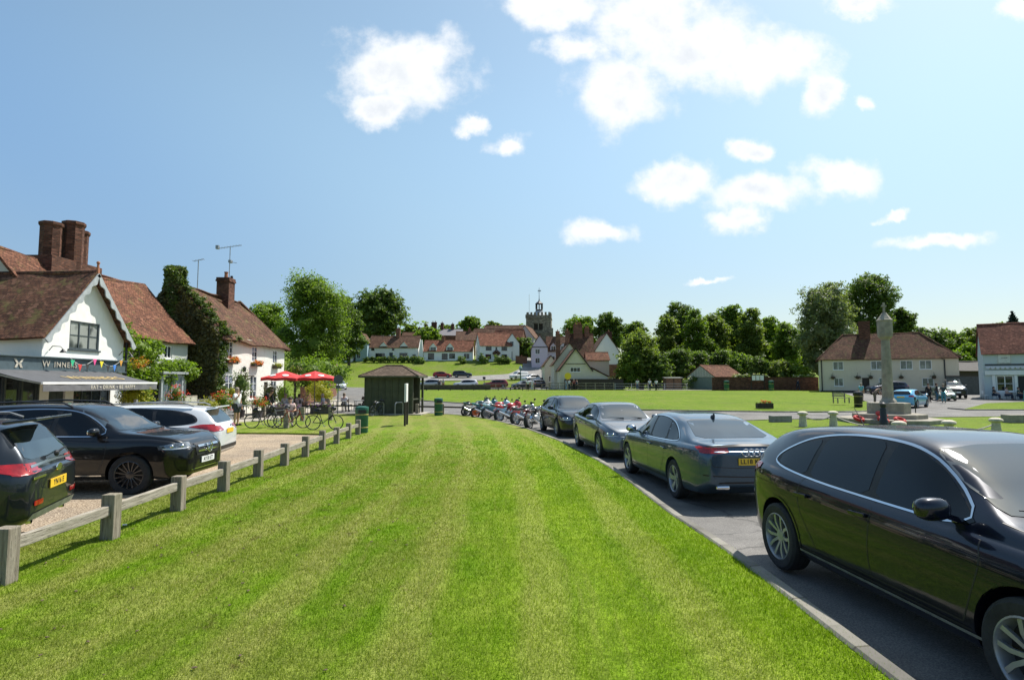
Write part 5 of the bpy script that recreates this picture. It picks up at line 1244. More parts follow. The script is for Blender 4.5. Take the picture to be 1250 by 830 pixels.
SCR = {'hatch': ((.72, .70, 1.04), (.56, 1.405)), 'saloon': ((.74, .70, 1.04), (.57, 1.40)), 'suv': ((.75, .72, 1.17), (.60, 1.56)), 'estate': ((.72, .70, 1.05), (.57, 1.43)), 'van': ((.78, .74, 1.2), (.68, 1.74))}
RSC = {'hatch': [(-.62, 1.06), (.62, 1.06), (.60, 1.2), (.50, 1.34), (-.50, 1.34), (-.60, 1.2)], 'saloon': [(-.66, 1.10), (.66, 1.10), (.54, 1.37), (-.54, 1.37)], 'suv': [(-.66, 1.14), (.66, 1.14), (.56, 1.48), (-.56, 1.48)],
       'estate': [(-.64, 1.07), (.64, 1.07), (.55, 1.38), (-.55, 1.38)], 'van': [(-.6, 1.2), (-.05, 1.2), (-.05, 1.6), (-.6, 1.6)]}
def make_car(kind, col_name, base, label, loc=(0, 0, 0), heading=(0, 1), detail=2, wheels='five', front='plain', rear='plain', metal=.35, trim='black', plate=None, fplate=None, cat='car', group=None, name='parked_car', sc=(1, 1, 1), glass=None, scr=None):
    body, bvh = get_body(kind); S = SPEC[kind]
    root = empty(name, loc, math.atan2(-heading[0], heading[1]), label, cat, group); root.scale = sc
    me = body.copy(); me.materials.clear(); pt = paint(col_name, base, metal); me.materials.append(pt); me.materials.append(M['black'])
    b = bpy.data.objects.new('body', me); col.objects.link(b); b.parent = root
    G = glass or M['carglass']; tm = M['chrome'] if trim == 'chrome' else M['black']; far = detail < 2
    panes, outl = SIDE[kind]
    for v in ('R', 'L'):
        patch(bvh, 'window_surround', v, outl, M['black'], root, .0015, .09, 2)
        for p in panes: patch(bvh, 'window', v, p, G, root, .004, .06, 1)
        if trim == 'chrome': ribbon(bvh, 'window_trim', v, outl, .016, M['chrome'], root, .006, closed=True, rnd=2)
    (hb, hb2, zb_), (ht, zt) = SCR[kind]
    patch(bvh, 'windscreen', 'F', [(-hb2, zb_), (-hb2 * .5, zb_ - .018), (0, zb_ - .022), (hb2 * .5, zb_ - .018), (hb2, zb_), (ht + .03, zt - .03), (ht * .5, zt), (0, zt + .004), (-ht * .5, zt), (-ht - .03, zt - .03)], scr or M['screenglass'], root, .004, .09, 1)
    patch(bvh, 'rear_window', 'B', RSC[kind], M['carglass'] if rear == 'plain' else (scr or M['screenglass']), root, .004, .08, 1)
    r = S['r']
    for ay in S['ax']:
        for sx_ in (-1, 1): add_wheel(root, sx_ * .815, ay, r, wheels, far)
    yb, yf = S['L0'], S['L1']; zbelt = float(interp([p[0] for p in S['zb']], [p[1] for p in S['zb']], 0.0))
    # sills and bumpers' lower edge
    for v in ('R', 'L'): ribbon(bvh, 'sill', v, [(S['ax'][0] + r + .05, S['z0'][2][1] + .09), (S['ax'][1] - r - .05, S['z0'][2][1] + .09)], .11, M['black'], root, .004, rnd=0)
    # door mirrors, handles, shut lines
    for s_ in (-1, 1):
        k = MB(); y_m = outl[0][0] - .22; k.ell((s_ * 1.0, y_m, zbelt + .11), (.115, .07, .075), 12, 8, e=.75); k.bar((s_ * .80, y_m - .02, zbelt + .03), (s_ * .93, y_m - .01, zbelt + .07), .08, .035)
        mr = k.build('wing_mirror', pt, root, smooth=True, angle=60)
        k = MB(); k.ell((s_ * 1.0, y_m - .035, zbelt + .112), (.098, .05, .06), 12, 6, e=.75); k.build('mirror_glass', M['chrome'], mr, smooth=True)
    if detail >= 1:
        for v, s_ in (('R', 1), ('L', -1)):
            zt_ = zbelt; lo = S['z0'][2][1] + .17
            lines = [[(.02, zt_ + .02), (-.02, .6), (-.02, lo + .1), (.0, lo)], [(.98, zt_ - .04), (1.02, .75), (.90, .45), (.86, lo)]]
            if kind != 'van': lines += [[(-.93, zt_ + .05), (-1.0, zt_ - .06), (-.98, .68), (-.78, .45), (-.74, lo)], [(.86, lo), (-.74, lo)]]
            for ln_ in lines: ribbon(bvh, 'door_gap', v, ln_, .011, M['black'], root, .0012, rnd=2 if len(ln_) > 2 else 0)
            if detail >= 2:
                for hy in (-.22, -1.02)[:2 if kind != 'van' else 1]:
                    p = cast(bvh, v, hy + .12, zbelt - .115, .0)
                    if p is not None:
                        k = MB(); k.bar((p.x + s_ * .022, hy, p.z - .005), (p.x + s_ * .022, hy + .2, p.z + .005), .022, .03); k.bar((p.x, hy + .02, p.z), (p.x + s_ * .022, hy + .02, p.z), .03, .025); k.bar((p.x, hy + .18, p.z), (p.x + s_ * .022, hy + .18, p.z), .03, .025)
                        k.build('door_handle', pt, root, bevel=.006)
                ribbon(bvh, 'body_crease', v, [(1.9, .70), (1.0, .74), (-.6, .80), (-1.9, .84)], .010, pt, root, .006, rnd=2)
    if kind == 'hatch' or kind == 'saloon' or kind == 'estate' or kind == 'suv' or kind == 'van':
        # headlamps and tail lamps wrap round the corners
        zf = float(interp([p[0] for p in S['zb']], [p[1] for p in S['zb']], yf - .25)) - .09
        for s_ in (-1, 1):
            d = (-s_ * .62, -.78, 0); U = Vector((-d[1], d[0], 0)); uc = U.dot(Vector((s_ * .66, yf - .28, 0)))
            q = [(uc - .25, zf - .055), (uc + .25, zf - .05), (uc + .27, zf + .07), (uc, zf + .07), (uc - .27, zf + (.02))] if s_ < 0 else [(uc - .25, zf - .05), (uc + .25, zf - .055), (uc + .27, zf + .02), (uc, zf + .07), (uc - .27, zf + .07)]
            hl = patch(bvh, 'headlight', d, q, M['clear_lens'], root, .006, .05, 1)
            if detail >= 2:
                LWH = pm('lamp_white', (.75, .78, .8), .15, .05, 5, coat=1.0)
                ribbon(bvh, 'light_strip', d, [(uc - .2, zf - .03), (uc, zf - .035), (uc + .2, zf - .03)], .012, LWH, root, .011)
                for du in (-.09, .08):
                    p_ = cast(bvh, d, uc + du, zf + .012, .0)
                    if p_ is not None: k = MB(); k.ell(p_, (.036, .036, .036), 12, 8); k.build('lamp_unit', M['chrome'], root, smooth=True)
            zr = zbelt + (.0 if kind != 'van' else -.1); hh = .055 if rear == 'slim' else .072; x0 = {'plain': .52, 'slim': .40, 'wide': .44}[rear]
            patch(bvh, 'tail_light', 'B', [(s_ * x0, zr - hh * .55), (s_ * .82, zr - hh), (s_ * .82, zr + hh), (s_ * x0, zr + hh * .8)], M['red_lens'], root, .008, .05, 1)
            patch(bvh, 'tail_light', 'R' if s_ > 0 else 'L', [(yb + .005, zr - hh), (yb + (.24 if rear != 'wide' else .36), zr + hh * .25), (yb + (.24 if rear != 'wide' else .36), zr + hh), (yb + .005, zr + hh)], M['red_lens'], root, .008, .05, 1)
        # grille, lower intake
        zg = zf - .08; patch(bvh, 'lower_grille', 'F', [(-.5, .30), (.5, .30), (.44, .42), (-.44, .42)], M['black'], root, .004, .07, 1)
        g = patch(bvh, 'grille', 'F', [(-.34, zg - .06), (.34, zg - .06), (.40, zg + .08), (-.40, zg + .08)], M['black'], root, .004, .07, 1)
        patch(bvh, 'rear_valance', 'B', [(-.6, .36), (.6, .36), (.58, .46), (-.58, .46)], M['black'], root, .004, .08, 1)
    if plate is not None or detail == 1:
        zp = .80 if kind in ('suv',) else (.86 if kind != 'saloon' else .78); p = cast(bvh, 'B', 0, zp, 0)
        k = MB(); k.box((0, p.y - .012, zp), (.52, .012, .112)); pl = k.build('rear_plate', M['plate_y'], root, bevel=.003)
        if plate: text_mesh(plate, .098, pl, M['ink'], (0, p.y - .019, zp), (R(90), 0, 0), 'characters', .0006, bold=.0025, spacing=1.08)
    if fplate is not None or detail == 1:
        zp = .45 if kind != 'suv' else .56; p = cast(bvh, 'F', 0, zp, 0)
        k = MB(); k.box((0, p.y + .014, zp), (.52, .012, .112)); pl = k.build('front_plate', M['plate_w'], root, bevel=.003)
        if fplate: text_mesh(fplate, .098, pl, M['ink'], (0, p.y + .021, zp), (R(90), 0, R(180)), 'characters', .0006, bold=.0025, spacing=1.08)
    root['_kind'] = kind
    return root, bvh, pt
def rails(root, z, x, y0, y1, mat):
    for s_ in (-1, 1):
        k = MB(); k.tube([(s_ * x, y0, z - .06), (s_ * x, y0 + .15, z), (s_ * x, (y0 + y1) / 2, z + .03), (s_ * x, y1 - .15, z), (s_ * x, y1, z - .07)], .018, 6); k.build('roof_rail', mat, root, smooth=True)

# --- dark blue hatchback, nearest on the right (nose towards the camera)
fo, bv, pt = make_car('hatch', 'midnight_blue', (.003, .0055, .016), 'large dark blue hatchback with chrome window line, closest car on the right', (3.74, 4.81, .15), (.078, -1), 2, 'twin', trim='chrome', plate='', metal=.3, rear='wide', sc=(1, 1, 1.02))
for v in ('R',): ribbon(bv, 'sill_trim', v, [(1.0, .30), (-1.0, .30)], .02, M['metal'], fo, .006, rnd=0)
patch(bv, 'bonnet_gap', 'T', [(-.74, 1.12), (-.745, 1.12), (-.70, 1.95), (-.695, 1.95)], M['black'], fo, .002, .1, 0)
for s_ in (-1, 1): ribbon(bv, 'bonnet_gap', 'T', [(s_ * .76, 1.05), (s_ * .74, 1.5), (s_ * .62, 2.0)], .008, M['black'], fo, .0015)
k = MB(); k.bar((.05, 1.06, 1.045), (.58, .98, 1.06), .02, .015); k.bar((-.5, 1.06, 1.045), (-.02, .98, 1.06), .02, .015); k.build('wiper', M['black'], fo)
ribbon(bv, 'bonnet_crease', 'T', [(.42, 1.1), (.38, 1.6), (.30, 2.0)], .012, pt, fo, .005)
for ay in SPEC['hatch']['ax']:
    arc = [(ay + .385 * math.cos(a), .335 + .385 * math.sin(a)) for a in np.linspace(-.25, math.pi + .25, 16)]
    ribbon(bv, 'arch_lip', 'R', arc, .022, pt, fo, .007, rnd=0)
k = MB(); k.cyl((0, -1.25, 1.42), (0, -1.4, 1.6), .006, .003, 6); k.build('aerial', M['black'], fo)
# --- grey-blue saloon
au, bv, pt = make_car('saloon', 'daytona_grey', (.05, .085, .125), 'blue grey saloon with four ring badge and yellow rear plate, second from the right', (3.68, 12.05, 0), (-.085, .996), 2, 'blade', rear='slim', plate='LL18 KWP', trim='chrome', metal=.6)
k = MB()
for i in range(4): k.tube([(-.138 + i * .092 + .058 * math.cos(a), -2.585, .925 + .058 * math.sin(a)) for a in np.linspace(0, 2 * math.pi, 20)[:-1]], .007, 6, True)
k.build('badge', M['chrome'], au, smooth=True)
k = MB(); k.ell((0, -1.05, 1.40), (.025, .09, .05), 8, 6); k.ell((0, -1.1, 1.43), (.015, .04, .05), 8, 6); k.build('aerial', M['black'], au, smooth=True)
ribbon(bv, 'boot_gap', 'B', [(-.72, .99), (-.70, .76), (-.64, .68), (.64, .68), (.70, .76), (.72, .99)], .009, M['black'], au, .002)
ribbon(bv, 'bumper_crease', 'B', [(-.8, .56), (0, .53), (.8, .56)], .02, M['black'], au, .003)
ribbon(bv, 'boot_lip', 'B', [(-.72, 1.005), (0, 1.035), (.72, 1.005)], .028, M['black'], au, .012)
for s_ in (-1, 1):
    k = MB(); k.box((s_ * .52, -2.535, .37), (.22, .06, .06)); k.build('exhaust_tip', M['chrome'], au, bevel=.02)
    d = (-s_ * .62, .78, 0); U = Vector((-d[1], d[0], 0)); uc = U.dot(Vector((s_ * .72, -2.38, 0)))
    ribbon(bv, 'light_strip', d, [(uc - .18, .985), (uc + .18, .985)], .014, pm('bright_red', (.7, .02, .02), .2, .1), au, .010, rnd=0)
# --- silver grey saloon facing
lx, bv, pt = make_car('saloon', 'silver_grey', (.15, .165, .185), 'silver grey saloon facing the camera in the middle of the parked row', (3.12, 17.8, 0), (.095, -.995), 2, 'five', fplate='', metal=.75, sc=(.97, .98, 1.0))
patch(bv, 'upper_grille', 'F', [(-.28, .60), (.28, .60), (.40, .72), (-.40, .72)], M['chrome'], lx, .006, .07, 1); patch(bv, 'grille_mesh', 'F', [(-.25, .615), (.25, .615), (.36, .705), (-.36, .705)], M['black'], lx, .009, .07, 1)
for s_ in (-1, 1): ribbon(bv, 'bonnet_gap', 'T', [(s_ * .78, 1.15), (s_ * .72, 1.7), (s_ * .5, 2.22)], .008, M['black'], lx, .0015)
k = MB(); k.bar((.05, 1.17, 1.05), (.6, 1.05, 1.07), .02, .015); k.bar((-.5, 1.17, 1.05), (-.02, 1.05, 1.07), .02, .015); k.build('wiper', M['black'], lx)
# --- dark hatch at the far end of the row
ty, bv, pt = make_car('hatch', 'ink_blue', (.010, .015, .024), 'dark blue black hatchback at the far end of the row next to the motorbikes', (2.38, 23.95, 0), (.16, -.987), 2, 'five', fplate='', metal=.5, sc=(1, 1.0, 1.03))
# --- left side: SUV tail, black SUV nose, white estate tail
ki, bv, pt = make_car('suv', 'graphite_teal', (.022, .027, .034), 'dark grey SUV seen from behind with yellow plate at the left edge', (-8.0, 6.85, 0), (-.94, -.34), 2, 'five', rear='wide', plate='YN16 E', metal=.6, sc=(1, 1, .99))
rails(ki, 1.66, .60, -1.65, .3, M['metal'])
k = MB(); k.tube([(-.30, -2.26, 1.055), (0, -2.28, 1.06), (.30, -2.26, 1.055)], .012, 6)
ribbon(bv, 'chrome_strip', 'B', [(-.62, 1.06), (0, 1.075), (.62, 1.06)], .028, M['chrome'], ki, .012)
patch(bv, 'skid_plate', 'B', [(-.70, .44), (.70, .44), (.66, .52), (-.66, .52)], M['metal'], ki, .012, .08, 1)
for s_ in (-1, 1):
    patch(bv, 'fog_light', 'B', [(s_ * .54 - .11, .60), (s_ * .54 + .11, .60), (s_ * .54 + .11, .66), (s_ * .54 - .11, .66)], M['red_lens'], ki, .012, .05, 1)
    k = MB(); k.lathe([(.03, 0), (.038, .05), (.03, .05)], 14, (s_ * .5, -2.19, .40), 'Y'); k.build('exhaust_tip', M['chrome'], ki, smooth=True)
k = MB(); k.lathe([(.001, 0), (.085, .0), (.09, .01), (.085, .016)], 20, (0, 0, 0), 'Y'); ob = k.build('badge', M['chrome'], ki, smooth=True); ob.location = (0, -2.285, .985); ob.scale = (1, 1, .55); ob.rotation_euler = (0, 0, math.pi) if False else (0, 0, 0)
k = MB(); k.box((0, -2.04, 1.605), (1.16, .34, .035), rx=-.12); k.build('roof_spoiler', pt, ki, bevel=.012)
k = MB(); k.bar((.02, -2.235, 1.16), (.42, -2.20, 1.20), .02, .02); k.ell((.02, -2.235, 1.155), (.04, .03, .04), 8, 6); k.build('rear_wiper', M['black'], ki)
k = MB(); k.box((-.53, -2.262, .93), (.32, .01, .028)); k.build('badge_strip', M['chrome'], ki)
mg, bv, pt = make_car('suv', 'obsidian_black', (.006, .006, .007), 'glossy black SUV with star grille and thin spoke wheels facing the fence', (-8.50, 11.6, 0), (.998, .05), 2, 'multi_dark', fplate='AY18 ET', metal=.2, trim='chrome', sc=(1, 1.03, 1.0))
patch(bv, 'front_grille', 'F', [(-.42, .66), (.42, .66), (.48, .78), (.42, .89), (-.42, .89), (-.48, .78)], M['black'], mg, .010, .06, 1)
for z in (.74, .83): ribbon(bv, 'grille_bar', 'F', [(-.40, z), (.40, z)], .032, M['chrome'], mg, .024, rnd=0)
p = cast(bv, 'F', 0, .785, .05); k = MB(); k.tube([(.095 * math.cos(a), 0, .095 * math.sin(a)) for a in np.linspace(0, 2 * math.pi, 24)[:-1]], .010, 6, True)
for i in range(3): a = math.pi / 2 + i * 2 * math.pi / 3; k.bar((0, 0, 0), (.095 * math.cos(a), 0, .095 * math.sin(a)), .016, .022, (0, 1, 0))
ob = k.build('badge', M['chrome'], mg, smooth=True); ob.location = p
ribbon(bv, 'chrome_sill', 'R', [(-.95, .36), (.95, .36)], .02, M['chrome'], mg, .008, rnd=0)
for s_ in (-1, 1): ribbon(bv, 'bonnet_gap', 'T', [(s_ * .80, 1.15), (s_ * .78, 1.6), (s_ * .6, 2.12)], .008, M['black'], mg, .0015)
ribbon(bv, 'bumper_trim', 'F', [(-.6, .42), (.6, .42)], .02, M['chrome'], mg, .012, rnd=0)
rails(mg, 1.66, .60, -1.65, .2, M['black'])
we, bv, pt = make_car('estate', 'frozen_white', (.62, .64, .66), 'white estate car seen from behind with wrapping red tail lights beside the gravel', (-9.55, 14.5, 0), (-.985, -.17), 2, 'five', rear='wide', plate='', metal=.1)
rails(we, 1.53, .58, -1.75, .2, M['metal'])
patch(bv, 'rear_bumper', 'B', [(-.72, .36), (.72, .36), (.74, .52), (-.74, .52)], M['black'], we, .008, .08, 1)
for s_ in (-1, 1): patch(bv, 'light_wing', 'R' if s_ > 0 else 'L', [(-2.25, .93), (-1.98, .95), (-1.72, 1.0), (-2.0, 1.05), (-2.28, 1.05)], M['red_lens'], we, .006, .05, 1)
k = MB(); k.box((0, -2.12, 1.435), (1.1, .22, .03), rx=-.15); k.build('roof_spoiler', pt, we, bevel=.01)
k = MB(); k.box((0, -2.43, .985), (.09, .012, .04)); k.build('badge', pm('badge_blue', (.03, .06, .2), .3, .1), we, bevel=.004)

# --- distant cars: one detailed source of each kind, copied part by part
def far_place(o, px_, d, hd, label=None, tint=None, dz=.06, old=None, group=None):
    x = (px_ - 625) / 712.0 * d
    o.location = (x, d, H(x, d) + dz); o.rotation_euler = (0, 0, math.atan2(-hd[0], hd[1]))
    e = .5; hx = (H(x + hd[0] * 1.3, d + hd[1] * 1.3) - H(x - hd[0] * 1.3, d - hd[1] * 1.3)) / 2.6
    if label: o['label'] = label
    if group: o['group'] = group
    if tint: setmat(o, old, tint)
    return o
GRP = 'cars parked on the village hill'
base_h, _, _ = make_car('hatch', 'teal_silver', (.30, .38, .38), 'pale teal hatchback partly hidden behind the shelter roof', detail=1, metal=.5, group=GRP)
base_s, _, _ = make_car('suv', 'silver', (.42, .43, .44), 'silver estate style SUV parked behind the bridge wall', detail=1, metal=.6, group=GRP)
base_v, _, _ = make_car('van', 'van_white', (.70, .70, .70), 'white van parked on the hill lane', detail=1, metal=.0, group=GRP, cat='van', name='parked_van')
HT = [('h', 530 + 10, 136.5, (1, .0), 'red hatchback on the upper hillside lane', (.25, .015, .02)), ('s', 564, 137, (1, .05), 'dark navy SUV on the upper hillside lane', (.015, .02, .035)),
      ('s', 569, 109, (-1, .0), 'white SUV on the lower lane in the middle of the bank', (.66, .66, .68)), ('s', 605, 107, (-1, -.1), 'maroon people carrier on the lower lane', (.14, .015, .018)),
      ('h', 639, 105, (-.86, -.45), 'dark blue hatchback at the foot of the hill lane', (.02, .03, .055)), ('s', 652, 110, (-.8, -.6), 'navy estate car second up the hill lane', (.018, .03, .06)),
      ('h', 652, 117, (-.7, -.7), 'light blue silver hatchback third up the hill lane', (.20, .26, .36)), ('h', 658, 124, (-.6, -.8), 'white hatchback nose down the hill lane', (.66, .67, .68)),
      ('s', 648, 128, (-.75, -.65), 'white car behind the others near the van', (.62, .63, .65)), ('h', 415.5, 96, (.35, -1), 'white car half hidden by the brick wall on the lane', (.66, .67, .68))]
far_place(base_h, 506, 136.5, (1, 0)); far_place(base_s, 525, 111, (-1, 0)); far_place(base_v, 633, 133, (-.8, -.6))
for kd, px_, d, hd, lab, c_ in HT:
    src, old = (base_h, 'teal_silver') if kd == 'h' else (base_s, 'silver')
    o = copy_tree(src); far_place(o, px_, d, hd, lab, paint('paint_' + lab.replace(' ', '_')[:24], c_, .3), old=old)
for o, lab, px_, d, hd, c_, old, s_ in ((copy_tree(base_h), 'bright sky blue hatchback by the memorial steps', 1109, 47.5, (.75, .66), (.10, .36, .58), 'teal_silver', 1), (copy_tree(base_s), 'dark navy car against the cottage wall behind the memorial', 1083, 73, (-1, .05), (.012, .018, .04), 'silver', 1)):
    far_place(o, px_, d, hd, lab, paint('paint_' + lab[:12].replace(' ', '_'), c_, .4), old=old, dz=0.0); o['group'] = 'cars parked by the long cottage'
jp, bv, pt = make_car('suv', 'jeep_black', (.014, .015, .017), 'black off road vehicle with a roof rack in front of the gate', detail=1, metal=.2, cat='car', group='cars parked by the long cottage', sc=(.98, .95, 1.18))
far_place(jp, 1163, 63.5, (-.45, -.89), dz=0); rails(jp, 1.70, .62, -1.6, .2, M['metal'])
k = MB(); k.box((0, -.6, 1.69), (1.2, 1.9, .05)); k.build('roof_rack', M['metal'], jp)
# ------------------------------------------------------------------ trees and plants
LF = {
 'mid': leafmat('leaf_mid', (.065, .12, .015), (.22, .31, .045), .55),
 'dark': leafmat('leaf_dark', (.055, .095, .018), (.165, .24, .05), .5),
 'bright': leafmat('leaf_bright', (.09, .16, .012), (.22, .32, .035), .5),
 'pale': leafmat('leaf_pale', (.08, .11, .04), (.26, .31, .15), .45),
 'olive': leafmat('leaf_olive', (.075, .12, .022), (.25, .31, .065), .55),
 'conifer': leafmat('leaf_conifer', (.008, .02, .012), (.02, .045, .02), .1),
 'yellow': leafmat('leaf_yellow', (.20, .22, .01), (.42, .38, .03), .4),
 'blossom': leafmat('blossom', (.45, .45, .35), (.75, .75, .62), .3),
 'ivy': leafmat('leaf_ivy', (.03, .055, .010), (.10, .15, .025), .35), 'ivybrown': leafmat('leaf_ivy_brown', (.04, .045, .015), (.13, .12, .035), .25),
 'orange': leafmat('petal_orange', (.5, .08, .02), (.75, .25, .03), .3), 'red': leafmat('petal_red', (.5, .02, .015), (.7, .08, .03), .3), 'purple': leafmat('petal_purple', (.12, .05, .22), (.35, .2, .45), .3),
}
BARK = pm('bark', (.075, .06, .045), .9, .35, 3, .6, 15)
TSEED = [100]
def crown_lobes(r, zb, zt, seed, nl=None, squash=1.0, cone=False):
    rg = random.Random(seed); L = []; h = zt - zb; nl = nl or 14
    if cone:
        for i in range(9): t_ = i / 8; rr = r * (1 - t_) + .12 * r; L.append((rg.uniform(-.1, .1) * r, rg.uniform(-.1, .1) * r, zb + h * t_ * .93, rr, rr, h / 12))
        return L
    L.append((0, 0, zb + h * .5, r * .62, r * .62 * squash, h * .40))
    for i in range(nl):
        t_ = (i + .5) / nl; z = zb + h * (.12 + .78 * t_); prof = math.sin(math.pi * min(.97, max(.12, (.12 + .8 * t_)))) ** .55
        a = i * 2.4 + rg.uniform(-.4, .4); d = r * prof * rg.uniform(.42, .72); s = r * rg.uniform(.34, .52)
        L.append((d * math.cos(a), d * math.sin(a) * squash, z, s, s * squash, min(s * rg.uniform(.65, .95), h * .3)))
    L.append((rg.uniform(-.2, .2) * r, 0, zt - r * .25, r * .36, r * .36 * squash, r * .28))
    return L
def core_mesh(mat, lobes, parent, f=.62):
    k = MB()
    for (x, y, z, a, b, c) in lobes: k.ell((x, y, z), (a * f, b * f, c * f), 8, 6)
    return k
def tree(px_, d, top, wpx, label, leaf='mid', bot=None, n=None, gap=.0, nl=None, squash=1.0, cone=False, name='tree', ls=2.3, cat='tree', group=None, base_y=None, x=None, trunk=True, lean=0.0):
    TSEED[0] += 1; sd = TSEED[0]
    x = (px_ - 625) / 712.0 * d if x is None else x; z0 = _H(x, d); zt = CAM_H + (467 - top) / 712.0 * d; r = wpx / 2 / 712.0 * d * 1.0
    zb = z0 + (zt - z0) * .12 if bot is None else CAM_H + (467 - bot) / 712.0 * d
    zb = max(zb, z0 + .1); e = empty(name, (x, d, z0), random.uniform(0, 6), label, cat, group)
    if squash != 1.0: e.rotation_euler = (0, 0, 0)
    lobes = crown_lobes(r * .93, zb - z0, zt - z0 - r * .03, sd, nl, squash, cone)
    leaf_s = max(.10, ls * d / 712.0); area = wpx * (467 - top + 6)
    n = int(min(30000, max(900, area * 3.2 + 800)))
    v = foliage(n, lobes, leaf_s, .42, .55, sd)
    k = MB(); rg = random.Random(sd)
    if trunk:
        tr = max(.08, r * .075); hz_ = (zb - z0) + (zt - zb) * .55
        k.tube([(0, 0, -.3), (tr * .2, 0, hz_ * .35), (-tr * .2, tr * .3, hz_ * .7), (0, 0, hz_)], [tr * 1.25, tr, tr * .75, tr * .35], 8)
        for i, lb in enumerate(lobes[1:9]):
            s_ = hz_ * rg.uniform(.3, .7); m = Vector((lb[0] * .4, lb[1] * .4, (s_ + lb[2]) / 2)); k.tube([(0, 0, s_), m, lb[:3]], [tr * .5, tr * .33, tr * .1], 6)
        k.build('trunk', BARK, e, smooth=True)
    c = leaf_obj('crown', v, LF[leaf], e)
    # inner boughs: the denser mass of leaves inside the crown
    k = MB(); 
    for (a, b, c_, ra, rb, rc) in lobes: k.ell((a, b, c_), (ra * (.46 - gap), rb * (.46 - gap), rc * (.46 - gap)), 8, 6)
    o = k.build('inner_foliage', LF[leaf], c); 
    rr = np.random.default_rng(sd); co = np.empty(len(o.data.vertices) * 3); o.data.vertices.foreach_get('co', co); co += rr.normal(size=len(co)) * r * .03; o.data.vertices.foreach_set('co', co)
    return e
T = tree
T(381, 66, 334, 104, 'large full leafy tree beside the lane at the end of the pub', 'mid', 455, 15000, nl=20, base_y=None)
T(322, 84, 368, 62, 'light green tree showing behind the pub roof', 'bright', 440, 3500)
T(460, 182, 351, 72, 'big round dark tree above the hillside cottages', 'dark', 415, 9000, nl=20)
T(416, 190, 358, 40, 'dark tree between the near leafy tree and the round tree', 'dark', 420)
T(441, 150, 368, 44, 'deep green tree top left of the round dark tree', 'dark', 445, x=-42)
T(523, 175, 400, 40, 'bright green bushy tree on the hill behind the cottages', 'bright', 432)
T(500, 200, 395, 26, 'pale tree behind the brick chimney of the cottage row', 'mid', 430)
T(543, 215, 396, 30, 'tree top left of the hilltop house chimneys', 'mid', 425)
T(574, 225, 386, 36, 'rounded tree on the hilltop left of centre', 'mid', 420)
T(603, 228, 392, 28, 'darker rounded tree on the hilltop right of its neighbour', 'olive', 420)
T(640, 168, 412, 26, 'dense dark bush below the church gable', 'dark', 440, cat='bush', name='bush', trunk=False)
T(651, 158, 422, 16, 'lighter bush beside the lilac house', 'bright', 438, cat='bush', name='bush', trunk=False)
T(710, 165, 386, 54, 'bright lime green tree behind the chimneys of the brown roofed house', 'bright', 430, 4500)
T(744, 160, 381, 46, 'dark rounded tree behind the blank white gable', 'dark', 430, 4500)
T(775, 170, 392, 40, 'dark tree between the white gable and the woodland', 'dark', 430)
T(783, 101, 404, 68, 'low spreading green tree just right of the blank white gable', 'olive', 476, 9000, nl=18, gap=.05)
T(770, 99, 430, 40, 'bush at the foot of the spreading tree by the fence', 'mid', 478, cat='bush', name='bush', trunk=False)
T(806, 99, 432, 44, 'dark green bush right of the spreading tree by the rails', 'dark', 478, cat='bush', name='bush', trunk=False)
WOOD = [(812, 118, 382, 40, 'olive'), (830, 124, 366, 50, 'dark'), (852, 116, 376, 44, 'mid'), (873, 120, 380, 46, 'olive'), (896, 126, 370, 50, 'mid'), (918, 118, 374, 46, 'olive'), (944, 126, 386, 48, 'bright'), (962, 112, 392, 44, 'mid'), (985, 124, 400, 40, 'dark')]
WL_ = ['leftmost tall tree of the wood behind the rails', 'tallest dark tree of the wood left of the garage', 'green tree of the wood directly above the garage', 'olive tree of the wood behind the garage roof', 'broad tree of the wood above the brick wall', 'tree of the wood above the notice board', 'bright lime tree of the wood right of the notice board', 'green tree of the wood left of the pale willow', 'dark tree between the wood and the pale willow']
for (a, b, c, w_, lf), lab in zip(WOOD, WL_): T(a, b, c, w_, lab, lf, 462, 6500, nl=18, group='trees of the wood behind the green', gap=.03)
UND = [(828, 104, 425, 50), (852, 105, 428, 46), (905, 103, 430, 50), (930, 100, 436, 46), (955, 98, 438, 44), (978, 96, 446, 36), (880, 106, 426, 46)]
for i, (a, b, c, w_) in enumerate(UND):
    T(a, b, c, w_, ['shaded undergrowth left of the garage', 'dark undergrowth close behind the garage gable', 'leafy undergrowth behind the left half of the brick wall', 'undergrowth behind the notice board', 'bushy growth behind the right half of the brick wall', 'green shrubs at the right end of the brick wall', 'tall undergrowth above the garage roof'][i], ['dark', 'dark', 'mid', 'dark', 'olive', 'bright', 'dark'][i], 474, 3000, cat='shrub', name='shrub', trunk=False, group='undergrowth behind the garden wall')
T(1012, 97, 341, 92, 'large pale silvery willow like tree left of the long cottage', 'pale', 470, 13000, nl=24, gap=.02)
T(1066, 112, 331, 76, 'tall dark spreading tree standing behind the long cottage chimney', 'dark', 415, 7500, nl=11, gap=.22)
T(1104, 116, 375, 40, 'lower dark branch mass on the right of the tall tree', 'dark', 425, gap=.15)
for a, b, c, w_, lf, lab in ((1135, 130, 398, 60, 'dark', 'dark tree line tree behind the cottage roof end'), (1165, 135, 402, 60, 'mid', 'green tree right of the cottage roof'), (1186, 110, 420, 40, 'bright', 'lime green tree between cottage and shop'), (1200, 125, 396, 44, 'olive', 'tree rising left of the shop roof'), (1222, 120, 392, 46, 'mid', 'rounded tree directly behind the shop roof'), (1170, 98, 428, 36, 'bright', 'bright hedge like tree behind the outbuilding')):
    T(a, b, c, w_, lab, lf, 458, 4200)
T(1241, 100, 379, 18, 'dark pointed conifer above the shop roof', 'conifer', 405, 1800, cone=True)
